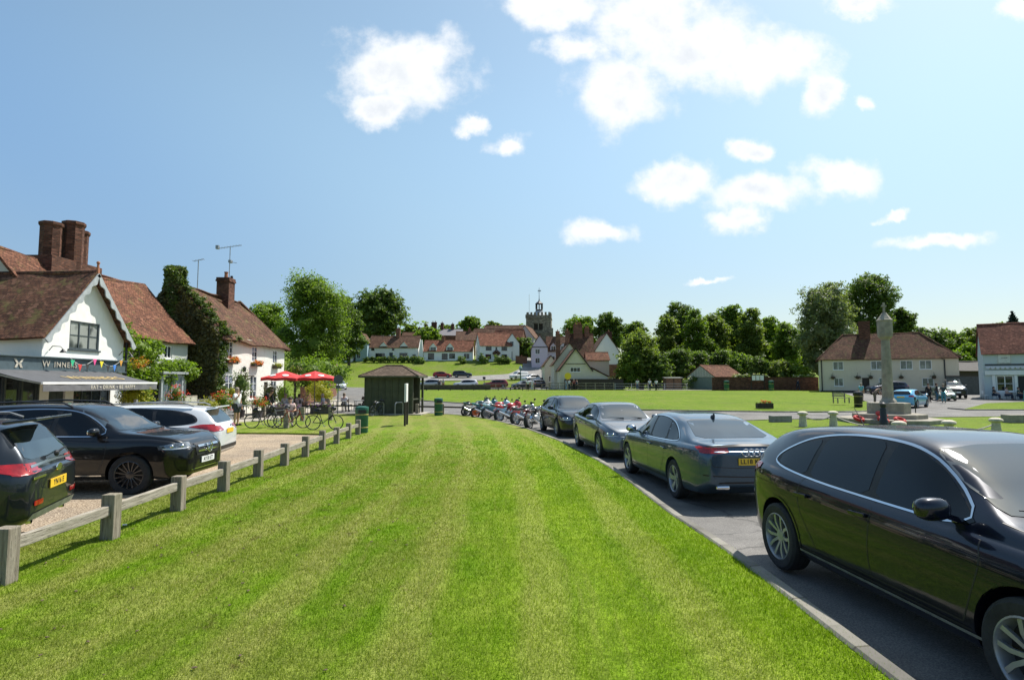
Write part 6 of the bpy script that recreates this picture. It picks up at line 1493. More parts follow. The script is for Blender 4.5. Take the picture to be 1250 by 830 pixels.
T(1262, 96, 388, 30, 'dark conifer half outside the right edge', 'conifer', 410, cone=True)
# far wooded skyline closing the view
for i in range(26):
    px_ = -60 + i * 55; d = 290 + (i * 37) % 60
    if px_ > 1300: break
    T(px_, d, 414 + (i * 7) % 10 if px_ < 640 else 408 + (i * 5) % 9, 80, 'distant tree on the horizon, number %d along the skyline' % (i + 1), ['mid', 'dark', 'olive'][i % 3], 440, 900, name='skyline_tree', group='distant trees along the skyline') if False else None
v = []
rg = np.random.default_rng(5); lb = []
for i in range(110):
    x = -330 + i * 7.2; y = 300 + 30 * math.sin(i * 1.7); lb.append((x, y, _H(x, y) + 3, 9, 7, 6 + 3 * math.sin(i * 2.3) ** 2))
o = leaf_obj('woodland', foliage(26000, lb, 1.6, .6, .7, 5), LF['mid']); tag(o, 'far wooded skyline closing the view behind the village', 'woodland', kind='stuff')
lb = []  # tree belt out of view, added to give the car sides dark reflections
for i in range(64):
    a = math.pi * (.93 + i / 64 * 1.15); d = 58 + 9 * math.sin(i * 2.3); x, y = d * math.cos(a), d * math.sin(a) + 6
    lb.append((x, y, 4.2 + math.sin(i * 1.9), 4.6, 4.6, 4.4 + 1.2 * math.sin(i * 3.1)))
o = leaf_obj('woodland', foliage(15000, lb, .7, .6, .6, 6), LF['mid']); tag(o, 'unseen belt of trees added behind the photographer to darken reflections on the cars', 'woodland', kind='stuff')
rgc = np.random.default_rng(21); cx = rgc.uniform(-5.2, .6, 300); cy = rgc.uniform(3.2, 13, 300); kz = (rgc.random(300) < np.clip((.6 - cx) / 5, .1, 1)) & (np.abs(cx) < cy * .9)
k = MB()
for x, y, q in zip(cx[kz], cy[kz], rgc.uniform(.004, .014, kz.sum())): k.ell((x, y, LAWN_Z + .012 + q * .3), (q * 1.7, q, q * .45), 6, 4, M=Matrix.Rotation(x * 7, 3, 'Z'))
o = k.build('soil_crumbs', pm('crumb_soil', (.10, .07, .04), .95, .4, 30), None); tag(o, 'scattered brown crumbs of soil and worm casts on the lawn', 'soil', kind='stuff')
# hedge and shrubs on the hillside
def shrub(name, x, y, lobes, leaf, label, cat='shrub', n=900, s=.1, z=None, flowers=None, group=None, pot=None, fn=None, stem=True):
    TSEED[0] += 1
    e = empty(name, (x, y, _H(x, y) if z is None else z), 0, label, cat, group)
    c = leaf_obj('foliage', foliage(n, lobes, s, .35, .6, TSEED[0]), LF[leaf], e)
    k = MB()
    for (a, b, c_, ra, rb, rc) in lobes: k.ell((a, b, c_), (ra * .62, rb * .62, rc * .62), 8, 6)
    k.build('inner_foliage', LF[leaf], c)
    if flowers: leaf_obj('flowers', foliage(fn or n // 2, [(a, b, q + rc * .15, ra * 1.08, rb * 1.08, rc * 1.0) for (a, b, q, ra, rb, rc) in lobes], s * .9, .3, .9, TSEED[0] + 50), LF[flowers], e)
    if pot: k = MB(); k.lathe([(pot * .75, 0), (pot, pot * 1.5), (pot * .9, pot * 1.5), (pot * .85, pot * 1.3)], 12, cap=False); k.build('pot', pm('dark_pot', (.05, .045, .05), .6, .2), e)
    return e
shrub('hedge', -32, 156, [(i * 1.1 - 7, 0, .8, .9, .7, .9) for i in range(14)], 'dark', 'dark clipped hedge in front of the long white hillside cottage', 'hedge', 2600, .4)
for x, lab, s_ in ((-13.5, 'bush against the low white cottage', 1.2), (-8.0, 'round bush left of the tall white house', 1.5), (-3.6, 'dark bush beside the porch of the tall white house', 1.4), (-24.6, 'dark shrub at the gap between hillside cottages', 1.1), (-1.5, 'small bush at the corner of the tall white house', 1.0)):
    shrub('bush', x, 154.8, [(0, 0, s_ * .8, s_, s_, s_), (s_ * .8, 0, s_ * .5, s_ * .7, s_ * .7, s_ * .7)], 'dark', lab, 'bush', 500, .4)
shrub('hedge', 11.5, 146, [(i * 1.2 - 3, 0, .9, 1, .8, 1.0) for i in range(7)], 'dark', 'dark hedge in front of the lilac house', 'hedge', 1200, .4)
shrub('bush', 9.9, 112, [(0, 0, 1.0, .9, .9, 1.2), (.5, 1.5, .7, .8, .8, .9)], 'dark', 'dark shrub beside the shaded lane cottage', 'bush', 500, .3)
shrub('white_flowering_bush', 17.6, 99.5, [(0, 0, 1.3, 1.3, 1, 1.1), (1.2, .2, 1.0, 1.0, .8, .9)], 'olive', 'white flowering bush at the right end of the dark fence', n=700, s=.3, flowers='blossom')
shrub('rose_bush', 28.6, 96, [(0, 0, 1.2, 1.2, .7, .7), (1.5, 0, 1.8, .8, .6, .6)], 'dark', 'dark bush dotted with white roses left of the garage', n=800, s=.22, flowers='blossom', fn=160)
shrub('flowering_creeper', 37.2, 90.2, [(i * .9 - 2.4, 0, 2.2, .7, .45, .35) for i in range(6)], 'olive', 'pale flowering creeper trailing along the top of the brick wall', n=1300, s=.18, flowers='blossom', fn=420)
shrub('flowering_creeper', 45.0, 90.0, [(i * .8 - 1.2, 0, 2.1, .7, .4, .35) for i in range(4)], 'mid', 'white dotted creeper on the right end of the brick wall', n=800, s=.18, flowers='blossom', fn=200)
# planting along the lane bank beyond the pub
shrub('shrub', -17.6, 50.5, [(0, 0, 2.6, 1.7, 1.4, 1.5), (-1.4, .5, 3.0, 1.3, 1.2, 1.2), (1.2, 0, 2.0, 1.1, 1, 1)], 'mid', 'leafy green shrub above the brick wall next to the pub end', n=3200, s=.17)
shrub('shrub', -15.6, 47.0, [(0, 0, 1.35, .95, .8, .95), (.6, 0, 1.0, .7, .7, .7)], 'yellow', 'bright yellow green shrub behind the red parasols', n=2400, s=.11)
shrub('shrub', -18.5, 56.5, [(0, 0, 3.0, 2.0, 1.6, 1.6), (1.4, .5, 2.6, 1.4, 1.2, 1.2)], 'bright', 'spreading bright shrub on the bank beyond the pub', n=3000, s=.18)
k = empty('palm_shrub', (-18.6, 50, 0), 0, 'yellowish spiky palm like shrub at the corner of the pub', 'shrub')
q = MB(); rg_ = random.Random(4)
for i in range(60):
    a = rg_.uniform(0, 6.28); l_ = rg_.uniform(.9, 1.6); el = rg_.uniform(.2, 1.3); d = Vector((math.cos(a), math.sin(a), 0)); s_ = Vector((-d.y, d.x, 0)) * .035
    p0 = Vector((0, 0, 2.1)); p1 = p0 + d * l_ * math.cos(el) * .6 + Vector((0, 0, l_ * math.sin(el))); p2 = p1 + d * l_ * .5 + Vector((0, 0, -l_ * .35))
    q.quad(p0 - s_, p0 + s_, p1 + s_, p1 - s_); q.quad(p1 - s_, p1 + s_, p2)
q.build('fronds', leafmat('leaf_palm', (.16, .14, .04), (.34, .29, .09), .3), k); q = MB(); q.cyl((0, 0, 0), (0, 0, 2.2), .12, .1, 8); q.build('trunk', BARK, k)
# climbing plant on the tiled cottage
cl = [(-18.25, y, z) for y, z in ((26.6, 3.6), (27.3, 3.9), (28.2, 3.7), (29.0, 3.3), (27.0, 2.9), (28.2, 2.6), (29.3, 2.5), (30.3, 2.75), (31.2, 2.85), (32.1, 2.9), (27.6, 2.1), (26.6, 2.0), (30.4, 2.2), (28.6, 1.6), (29.2, 3.9), (32.6, 2.7), (26.9, 4.3))]
e = empty('climbing_plant', (-18.2, 28, 0), 0, 'bright green climbing plant spreading over the front of the tiled cottage', 'climber')
L_ = [(a + 18.2 + .15, b - 28, c, .42, .62, .48) for a, b, c in cl]
v = foliage(9000, L_, .15, .45, .55, 77); leaf_obj('foliage', v, LF['bright'], e)
k = MB(); [k.ell(p[:3], (.3, .42, .32), 8, 6) for p in L_]; k.build('inner_foliage', LF['bright'], e)
k = MB(); k.tube([(.1, -.6, 0), (.12, -.4, 1.2), (.1, .2, 2.6)], [.07, .06, .04], 6); k.build('stem', BARK, e)
# ivy on the pub's gable, chimney and roof edge
e = empty('ivy', (-17.4, 34.4, 0), 0, 'thick ivy and moss covering the pub gable, its chimney and the roof edge', 'ivy')
rg_ = random.Random(9); LG = []
def leaf_cloud(P, D, leaf, seed):
    rg = np.random.default_rng(seed); N = len(P); nr = D * .9 + rg.normal(size=(N, 3)) * .5; nr /= np.linalg.norm(nr, axis=1)[:, None]
    a = np.cross(nr, rg.normal(size=(N, 3))); a /= np.linalg.norm(a, axis=1)[:, None]; b = np.cross(nr, a); s_ = leaf * rg.uniform(.6, 1.4, N)[:, None]; a *= s_ * .5; b *= s_ * .42
    return np.stack([P - a, P - b, P + a, P + b], 1)
N = 30000; x = RNG.uniform(-5.5, .12, N); z = RNG.uniform(0, 8.1, N); lim = 4.95 + 3.1 * (1 - np.abs(x + 2.6) / 2.6); kk_ = z < lim + .1; x = x[kk_]; z = z[kk_]
bul = np.array([mnoise.noise(Vector((a * .9, b * .9, 3.3))) * .22 + mnoise.noise(Vector((a * 3, b * 3, 1.3))) * .07 for a, b in zip(x, z)])
y = -.28 - bul + RNG.normal(size=len(x)) * .06; P = np.stack([x, y, z], 1); D = np.tile([[0, -1.0, .25]], (len(P), 1))
n2 = 15000; a = RNG.uniform(0, 6.283, n2); z2 = RNG.uniform(5.0, 9.0, n2); rr = .52 + .06 * np.sin(z2 * 5 + a * 2) + RNG.normal(size=n2) * .05; rr[z2 > 8.8] *= RNG.uniform(.2, 1, (z2 > 8.8).sum())
P2 = np.stack([-2.8 + rr * np.cos(a), .15 + rr * .95 * np.sin(a), z2], 1); D2 = np.stack([np.cos(a), np.sin(a), np.full(n2, .2)], 1)
leaf_obj('wall_ivy', leaf_cloud(P, D, .15, 78), LF['ivybrown'], e); leaf_obj('chimney_ivy', leaf_cloud(P2, D2, .14, 80), leafmat('leaf_ivy_chimney', (.05, .085, .015), (.16, .22, .04), .4), e)
k = MB(); k.prism([(-5.3, 0), (.1, 0), (.1, 4.95), (-2.6, 8.0), (-5.3, 4.95)], .16, (0, -.06, 0), (1, 0, 0), Z3); k.lathe([(.46, 5.0), (.48, 8.85), (.3, 8.95)], 12, (-2.8, .15, 0)); k.build('ivy_stems', pm('ivy_wood', (.035, .03, .015), .9, .4, 4, .8, 12), e)
for i in range(60): t_ = rg_.random() ** 1.0; LG.append((.3 - 2.6 * t_, rg_.uniform(-.15, 1.0 - .3 * t_), 4.85 + 3.1 * t_ + .12, .32, .34, .1))
for i in range(60): LG.append((.02 + rg_.uniform(-.06, .1), rg_.uniform(-.1, .75), rg_.uniform(.6, 4.8), .16, .3, .36))
for i in range(14): LG.append((rg_.uniform(-.1, .25), rg_.uniform(.6, 2.6), 4.8 + rg_.uniform(-.1, .2), .2, .3, .12))
for i in range(30): a = rg_.uniform(-1.2, 1.2); LG.append((-2.8 + .5 * math.cos(a), .15 + .5 * math.sin(a), rg_.uniform(6.6, 8.8), .2, .18, .3))
leaf_obj('green_ivy', foliage(12000, LG, .13, .3, .6, 79), LF['ivy'], e)
# flower boxes and tubs
def flowerbox(x, y, z, label, lf='orange', L=1.2, rz=R(92)):
    e = empty('window_box', (x, y, z), rz, label, 'window box', 'window boxes on the pub'); k = MB(); k.box((0, -.14, 0), (L, .24, .2)); k.build('box', M['darkwood'], e)
    leaf_obj('leaves', foliage(260, [(i, -.18, .12, .28, .2, .2) for i in (-.45, -.15, .15, .45)], .09, .3, .5, int(y * 3)), LF['olive'], e); leaf_obj('flowers', foliage(420, [(i, -.22, .16, .26, .22, .2) for i in (-.45, -.15, .15, .45)], .08, .3, .5, int(y * 3) + 1), LF[lf], e)
flowerbox(-17.4, 35.9, 3.3, 'window box full of orange flowers nearest the ivy'); flowerbox(-17.55, 39.7, 3.25, 'orange and yellow window box above the middle of the pub', 'orange'); flowerbox(-17.7, 43.5, 3.2, 'yellow window box at the far end of the pub', 'yellow')
T_ = [('shrub', -15.9, 24.6, [(0, 0, 1.5, .6, .6, .45), (.2, .2, 1.1, .5, .5, .4)], 'yellow', 'yellow flowering shrub beneath the awning corner', 900, .09, 'yellow'),
      ('flower_tub', -15.2, 26.3, [(0, 0, 1.05, .5, .45, .5), (.1, 0, 1.55, .35, .35, .35)], 'olive', 'tub of red and yellow flowers right of the awning', 700, .08, 'red'),
      ('flower_tub', -15.0, 28.9, [(0, 0, .95, .42, .42, .32)], 'yellow', 'rounded bright yellow flower mound by the garden fence', 700, .07, 'yellow'),
      ('flower_tub', -14.9, 29.9, [(0, 0, 1.2, .5, .5, .35), (.2, .2, .9, .4, .4, .3)], 'mid', 'orange red flowers standing behind the yellow mound', 800, .08, 'red'),
      ('flower_tub', -14.6, 33.6, [(0, 0, .9, .45, .45, .35)], 'olive', 'low tub of orange red flowers near the drinking man', 600, .08, 'red'),
      ('shrub', -15.9, 34.2, [(0, 0, 1.9, .55, .5, .9), (0, 0, .9, .5, .5, .7)], 'dark', 'tall dark shrub with reddish top at the pub corner', 1300, .1, 'ivybrown'),
      ('shrub', -15.8, 38.2, [(0, 0, 1.2, .6, .6, 1.0)], 'pale', 'grey green shrub left of the pub door', 900, .1, None),
      ('shrub', -15.9, 40.6, [(0, 0, 1.2, .65, .6, .9)], 'mid', 'round leafy shrub right of the pub door', 900, .1, None),
      ('shrub', -15.6, 32.2, [(0, 0, 1.0, .5, .5, .5), (.2, 0, 1.5, .3, .3, .4)], 'yellow', 'spindly yellow shrub by the grey garden fence', 500, .08, 'yellow')]
for nm, x, y, lb, lf, lab, n, s_, fl in T_: shrub(nm, x, y, lb, lf, lab, 'flowers' if nm == 'flower_tub' else 'shrub', n, s_, flowers=fl, fn=int(n * .45), pot=.3)
e = shrub('hanging_basket', -17.0, 26.5, [(0, 0, 0, .3, .3, .28)], 'yellow', 'yellow and orange hanging basket at the corner of the tea room', 'hanging basket', 400, .07, z=2.9, flowers='orange')
k = MB(); k.bar((-.45, 0, .55), (0, 0, .55), .03, .03); k.bar((0, 0, .55), (0, 0, .2), .02, .02); k.build('bracket', M['darkmetal'], e)
# ------------------------------------------------------------------ small structures and street furniture
def Gp(px_, py_, z=0.0):
    r = ray(px_, py_); t_ = (z - CAM_H) / r.z; return (r.x * t_, r.y * t_)
# post and rail fence along the lawn
fy = [5.9, 7.55, 9.2, 10.8, 12.45, 14.1, 15.75, 17.4, 19.1, 20.8, 22.4]
FP = [(-5.02 - .052 * (y - 5.9), y) for y in fy]
fe = empty('post_and_rail_fence', (FP[0][0], FP[0][1], 0), 0, 'weathered oak fence of square posts and one low rail along the lawn', 'fence')
for i, (x, y) in enumerate(FP):
    k = MB(); hh = .62 + .02 * math.sin(i * 2.1); w_ = .165; k.box((x - FP[0][0], y - FP[0][1], hh / 2 - .05), (w_, w_, hh + .1), rz=.05 + .03 * math.sin(i * 3.3)); k.build('post', M['post_wood'], fe, bevel=.014)
for i in range(len(FP) - 1):
    a, b = FP[i], FP[i + 1]; k = MB(); k.bar((a[0] - FP[0][0], a[1] - FP[0][1], .44 + .01 * math.sin(i)), (b[0] - FP[0][0], b[1] - FP[0][1], .44 + .012 * math.sin(i * 2)), .07, .125); k.build('rail', M['rail_wood'], fe, bevel=.01)
for (x, y) in FP[:6]:
    s_ = None
a = Vector((-5.9, 24.0, 0))
k = empty('low_rail', (-13.4, 37, .075), 0, 'low dark post and rail barrier between the shelter and the pub terrace', 'barrier')
for p, q_ in (((0, 0), (3.6, .6)), ((3.6, .6), (6.4, .9)), ((-1.0, -3), (0, 0))):
    m = MB(); m.bar((*p, .5), (*q_, .5), .06, .1); m.build('rail', M['darkwood'], k)
for p in ((0, 0), (3.6, .6), (6.4, .9), (-1.0, -3)): m = MB(); m.box((*p, .3), (.16, .16, .7)); m.build('post', M['wood'], k, bevel=.01)
k = empty('low_rail', (-5.9, 36.4, .075), 0, 'short dark post and rail barrier right of the shelter behind a green bin', 'barrier')
m = MB(); m.bar((0, 0, .5), (3.0, -.3, .45), .06, .1); m.build('rail', M['darkwood'], k)
for x in (0, 1.6, 3.0): m = MB(); m.box((x, -.1 * x, .3), (.2, .2, .72)); m.build('post', M['wood'], k, bevel=.01)
for x, y, lab in ((-9.85, 25.6, 'single oak post standing beside the parked bicycles'), (-10.9, 30.5, 'oak post on the left of the pair behind the bicycles'), (-9.6, 31.0, 'oak post on the right of the pair behind the bicycles')):
    m = MB(); m.box((0, 0, .35), (.2, .2, .7)); o = m.build('wooden_post', M['wood'], None, bevel=.012); o.location = (x, y, .075); tag(o, lab, 'post', 'lone oak posts near the bicycles')
# bus shelter
bs = empty('shelter', (-9.15, 36.2, .08), R(-4), 'dark green boarded shelter with a hipped brown tiled roof', 'shelter')
GRN = pm('shelter_green', (.062, .070, .038), .75, .2, 3, .2, 30)
k = MB()
wall_panel(k, [(0, 0), (3.0, 0), (3.0, 2.35), (0, 2.35)], [], (0, 0, 0), (1, 0, 0), Z3); wall_panel(k, [(0, 0), (2.0, 0), (2.0, 2.35), (0, 2.35)], [], (0, 2.0, 0), (0, -1, 0), Z3)
wall_panel(k, [(0, 0), (3.0, 0), (3.0, 2.35), (0, 2.35)], [], (3.0, .06, 0), (-1, 0, 0), Z3); wall_panel(k, [(0, 0), (3.0, 0), (3.0, 2.3), (0, 2.3)], [], (3.0, 2.0, 0), (-1, 0, 0), Z3)
for i in range(8): k.box((.02 + i * .423, -.02, 1.2), (.035 if i not in (4,) else .08, .035, 2.3))
k.box((1.5, -.02, .06), (3.05, .06, .12)); k.build('wall', GRN, bs)
k = MB(); 
for p in ((3.0, 0), (3.2, 1.0), (3.2, 2.0), (0.05, 2.0)): k.box((*p, 1.2), (.13, .13, 2.4))
k.bar((3.0, 0, .95), (3.2, 1.0, .95), .05, .08); k.bar((3.2, 1.0, .95), (3.2, 2.0, .95), .05, .08); k.build('post', GRN, bs)
k = MB(); he, hr, ov = 2.38, 3.05, .3; x0, x1, y0, y1 = -.3, 3.45, -.3, 2.3; ra, rb, ry = 1.05, 2.1, 1.0
A_, B_, C_, D_, E_, F_ = (x0, y0, he), (x1, y0, he), (x1, y1, he), (x0, y1, he), (ra, ry, hr), (rb, ry, hr)
k.quad(A_, B_, F_, E_); k.quad(B_, C_, F_); k.quad(C_, D_, E_, F_); k.quad(D_, A_, E_); k.quad(D_, C_, B_, A_); k.tube([E_, F_], .06, 6); [k.tube([p, q_], .045, 6) for p, q_ in ((A_, E_), (D_, E_), (B_, F_), (C_, F_))]
sr = k.build('roof', TILE_SHED, bs); k = MB()
for p, q_ in ((A_, B_), (B_, C_), (C_, D_), (D_, A_)): k.bar(Vector(p) - Vector((0, 0, .05)), Vector(q_) - Vector((0, 0, .05)), .04, .11)
k.build('eaves_board', GRN, sr)
k = MB(); k.box((1.6, 1.0, .02), (4.1, 2.8, .08)); k.build('floor_slab', PAVE, bs)
# cycle hoops
for x, lab in ((-7.95, 'steel cycle hoop in front of the shelter on the left, a bicycle leaning on it'), (-6.8, 'steel cycle hoop in front of the shelter wall on the right')):
    h = empty('cycle_hoop', (x, 35.2, .08), R(60), lab, 'cycle rack', 'cycle hoops by the shelter'); k = MB()
    k.tube([(-.35, 0, 0), (-.35, 0, .62)] + [(-.35 + .17 * (1 - math.cos(a)), 0, .62 + .17 * math.sin(a)) for a in np.linspace(0, math.pi / 2, 5)] + [(.18 + .17 * math.sin(a), 0, .62 + .17 * math.cos(a)) for a in np.linspace(0, math.pi / 2, 5)] + [(.35, 0, 0)], .03, 8); k.build('tube', M['metal'], h, smooth=True)
# notice board on two posts (seen edge on)
nb = empty('notice_board', (-4.9, 26.8, .08), R(94), 'narrow white notice board on two dark posts seen almost edge on', 'notice board')
k = MB(); k.box((0, 0, .95), (.09, .09, 1.9)); k.build('post', M['darkwood'], nb); k = MB(); k.box((.95, 0, .95), (.09, .09, 1.9)); k.build('post', M['darkwood'], nb)
k = MB(); k.box((.47, 0, 1.5), (1.05, .06, .85)); k.build('board', M['white'], nb, bevel=.008); 
# litter bins
def litter_bin(x, y, z, label, colr='bin_green', c=(.012, .10, .065), s_=1.0, kind='round'):
    e = empty('litter_bin', (x, y, z), 0.3, label, 'litter bin'); m = pm(colr, c, .4, .15, 5); e.scale = (s_,) * 3
    k = MB(); k.lathe([(.235, 0), (.25, .04), (.255, .82), (.265, .84), (.265, .98), (.25, 1.02), (.12, 1.045), (.001, 1.05)], 20); k.build('body', m, e, smooth=True, angle=30)
    k = MB()
    for a in (0, math.pi): k.box((.0 + .258 * math.sin(a), -.258 * math.cos(a), .84 + .0), (.3, .02, .13), rz=a)
    k.build('opening', M['black'], e)
    k = MB(); k.lathe([(.258, .70), (.262, .71), (.262, .73), (.258, .74)], 20); k.lathe([(.258, .2), (.262, .21), (.262, .23), (.258, .24)], 20); k.build('band', pm('gold_band', (.45, .36, .12), .4, .1), e); return e
litter_bin(-5.95, 23.2, .075, 'dark green litter bin at the far end of the oak fence')
litter_bin(-4.45, 35.4, .075, 'green litter bin right of the shelter in front of the low rail')
litter_bin(32.5, 88.4, .8, 'green litter bin in front of the left half of the brick wall', s_=1.5); litter_bin(39.1, 88.0, .8, 'green litter bin below the wall notice board', s_=1.5)
litter_bin(27.6, 46.6, .1, 'black litter bin on the green left of the memorial', 'bin_black', (.012, .012, .014), 1.2)
# round road sign seen from behind
rs = empty('road_sign', (-11.2, 37.6, 0), R(8), 'round road sign seen from behind on a grey pole beside the lane', 'road sign')
k = MB(); k.cyl((0, 0, 0), (0, 0, 2.55), .04, n=8); k.build('pole', M['metal'], rs); k = MB(); k.lathe([(.001, 0), (.3, 0), (.3, .015), (.001, .015)], 28, (0, -.05, 2.25), 'Y'); k.build('disc', pm('sign_back', (.10, .11, .11), .6, .1), rs); k = MB(); k.box((0, -.06, 1.78), (.26, .03, .2)); k.build('plate', pm('sign_back', (.1, .11, .11)), rs)
# memorial cross with steps
mm = empty('war_memorial', (19.05, 29.6, .06), R(10), 'stone war memorial with tall tapering shaft on broad steps', 'memorial')
STN = pm('memorial_stone', (.27, .245, .195), .9, .22, 3, .5, 25)
for i, (w_, z0, z1) in enumerate(((4.3, 0, .22), (3.0, .22, .44), (1.75, .44, .98))):
    k = MB(); k.lathe([(w_ * .54, z0), (w_ * .54, z1 - .03), (w_ * .53, z1), (.01, z1)], 8); k.build('step' if i < 2 else 'pedestal', STN, mm, bevel=.0)
k = MB(); k.lathe([(.40, .97), (.36, 1.08), (.28, 1.2), (.26, 1.25), (.19, 4.15), (.22, 4.2), (.31, 4.3), (.33, 4.36), (.33, 4.42), (.345, 4.44), (.345, 5.1), (.37, 5.12), (.37, 5.18), (.32, 5.22), (.18, 5.42), (.10, 5.55), (.001, 5.57)], 8); k.build('shaft', STN, mm)
k = MB(); k.box((0, 0, 5.8), (.08, .08, .55)); k.box((0, 0, 5.9), (.26, .08, .08)); k.build('cross', STN, mm)
for i, (x, y, lab) in enumerate(((-1.5, -1.9, 'large red poppy wreath lying on the bottom memorial step'), (-.8, -2.05, 'second red poppy wreath beside the large wreath'), (-2.05, -.9, 'small red wreath on the left of the memorial steps'), (-1.15, -1.25, 'red wreath leaning on the second memorial step'))):
    k = MB(); z = .30 if i != 3 else .52; k.tube([(.2 * math.cos(a), .2 * math.sin(a), 0) for a in np.linspace(0, 2 * math.pi, 16)[:-1]], .075, 6, True); o = k.build('poppy_wreath', pm('poppy_red', (.45, .03, .025), .8, .4, 20), None, smooth=True)
    o.location = (19.05 + x, 29.6 + y, z); o.rotation_euler = (R(25), 0, .3); tag(o, lab, 'wreath', 'poppy wreaths on the memorial')
# black cast post in front of the memorial
k = MB(); k.lathe([(.3, 0), (.3, .35), (.24, .42), (.22, 1.05), (.17, 1.15), (.2, 1.25), (.2, 1.38), (.12, 1.46), (.001, 1.48)], 14); o = k.build('cast_bollard', M['black'], None, smooth=True, angle=40); o.location = (17.0, 26.8, .06); o.scale = (.62, .62, .74); tag(o, 'stout black iron bollard in front of the memorial steps', 'bollard')
# cream stone bollards and chains
BOL = [(13.2, 26.6, 'cream stone bollard nearest the concrete block'), (14.75, 26.9, 'cream stone bollard second from the concrete block'), (13.2, 20.0, 'cream stone bollard cap showing just above the dark car roof below the memorial'), (15.2, 20.4, 'cream stone bollard right of the memorial steps'), (18.0, 21.8, 'rightmost cream stone bollard')]
def bollard():
    e = empty('stone_bollard', (0, 0, 0), 0); k = MB(); k.lathe([(.21, 0), (.20, .1), (.155, .5), (.16, .54)], 12); k.build('post', pm('cream_stone', (.46, .42, .33), .85, .2, 6, .3, 30), e, smooth=True, angle=40)
    k = MB(); k.lathe([(.16, .54), (.25, .58), (.27, .63), (.24, .68), (.12, .73), (.001, .74)], 14); k.build('cap', pm('cream_stone', (.46, .42, .33)), e, smooth=True); return e
pb = bollard()
for i, (x, y, lab) in enumerate(BOL):
    o = pb if i == 0 else copy_tree(pb); o.location = (x, y, .06); o.scale = (.86, .86, .95); tag(o, lab, 'bollard', 'stone bollards round the memorial')
for i, (a, b, lab) in enumerate(((0, 1, 'slack iron chain between the first two stone bollards'), (1, 2, 'slack chain leading from the second bollard towards the camera'), (3, 4, 'slack chain between the two right hand bollards'))):
    p, q_ = BOL[a], BOL[b]; k = MB(); k.tube([(p[0] + (q_[0] - p[0]) * t_, p[1] + (q_[1] - p[1]) * t_, .56 - .8 * t_ * (1 - t_)) for t_ in np.linspace(.08, .92, 12)], .025, 5); o = k.build('chain', pm('old_chain', (.3, .28, .24), .7, .3, 20), None); tag(o, lab, 'chain', 'chains between the bollards')
k = MB(); k.box((0, 0, .16), (1.05, .4, .34)); o = k.build('concrete_block', pm('old_concrete', (.22, .21, .20), .9, .2, 4, .4, 30), None, bevel=.03); o.location = (13.6, 29.7, .06); o.rotation_euler = (0, 0, R(8)); tag(o, 'grey concrete block lying on the grass beyond the saloon boot', 'block')
k = MB(); k.box((0, 0, .2), (1.6, .6, .4)); o = k.build('stone_block', STN, None, bevel=.03); o.location = (25.4, 29.2, .06); tag(o, 'low stone block right of the memorial steps', 'block')
# thin sign stake right of the memorial
k = MB(); k.cyl((0, 0, 0), (0, 0, 1.15), .03, n=6); k.box((0, 0, 1.1), (.1, .04, .14)); o = k.build('marker_stake', M['darkmetal'], None); o.location = (23.1, 33.5, .06); tag(o, 'thin dark stake on the grass right of the memorial', 'stake')
# bench
be = empty('park_bench', (28.2, 50, .3), R(20), 'wooden bench on the green left of the memorial', 'bench'); 
for i in range(4): k = MB(); k.box((0, -.15 + i * .12, .45), (1.5, .09, .035)); k.build('seat_slat', M['wood'], be)
for i in range(3): k = MB(); k.box((0, .28, .6 + i * .13), (1.5, .03, .09)); k.build('back_slat', M['wood'], be)
for x in (-.65, .65):
    for y in (-.18, .26): k = MB(); k.box((x, y, .22 if y < 0 else .45), (.07, .07, .44 if y < 0 else .9)); k.build('leg', M['wood'], be)
# wall notice board, planter, wooden bench by wall
wn = empty('wall_notice_board', (36.6, 89.2, _H(37, 90)), 0, 'white three panel notice board on the brick wall', 'notice board'); k = MB(); k.box((1, 0, 1.55), (2.2, .1, .08)); k.box((1, 0, 2.42), (2.3, .16, .1)); [k.box((x, 0, 1.2), (.1, .1, 2.4)) for x in (0, 2.0)]; k.build('frame', M['darkwood'], wn)
for i in range(3): k = MB(); k.box((.38 + i * .63, -.03, 1.98), (.52, .04, .76)); k.build('panel', M['white'], wn)
pl = empty('flower_planter', (18.9, 43.8, .12), R(-5), 'dark wooden planter trough of red flowers on the edge of the green', 'planter'); k = MB(); k.box((0, 0, .2), (1.15, .45, .4)); [k.box((0, -.235, z), (1.17, .02, .1)) for z in (.08, .2, .32)]; k.build('trough', M['darkwood'], pl)
leaf_obj('leaves', foliage(300, [(i, 0, .42, .25, .2, .12) for i in (-.4, 0, .4)], .08, .3, .5, 3), LF['mid'], pl); leaf_obj('flowers', foliage(160, [(i, 0, .5, .25, .2, .14) for i in (-.1, .15)], .09, .3, .5, 4), LF['red'], pl)
# fences at the back of the green
def rail_fence(name, pts, h, mat, label, n_r=2, sp=2.2, pw=.12, rw=.08, x_=False, cat='fence'):
    e = empty(name, (*pts[0], _H(*pts[0])), 0, label, cat); o = e.location; P = []
    for a, b in zip(pts, pts[1:]):
        n = max(1, round(math.hypot(b[0] - a[0], b[1] - a[1]) / sp)); P += [(a[0] + (b[0] - a[0]) * i / n, a[1] + (b[1] - a[1]) * i / n) for i in range(n)]
    P.append(pts[-1]); Q = [Vector((x, y, _H(x, y))) - o for x, y in P]
    for q_ in Q: k = MB(); k.box(q_ + Vector((0, 0, h / 2 - .1)), (pw, pw, h + .2)); k.build('post', mat, e)
    for a, b in zip(Q, Q[1:]):
        for j in range(n_r): k = MB(); z = Vector((0, 0, h * (j + .9) / n_r - .05)); k.bar(a + z, b + z, rw, rw * 1.2); k.build('rail', mat, e)
    return e
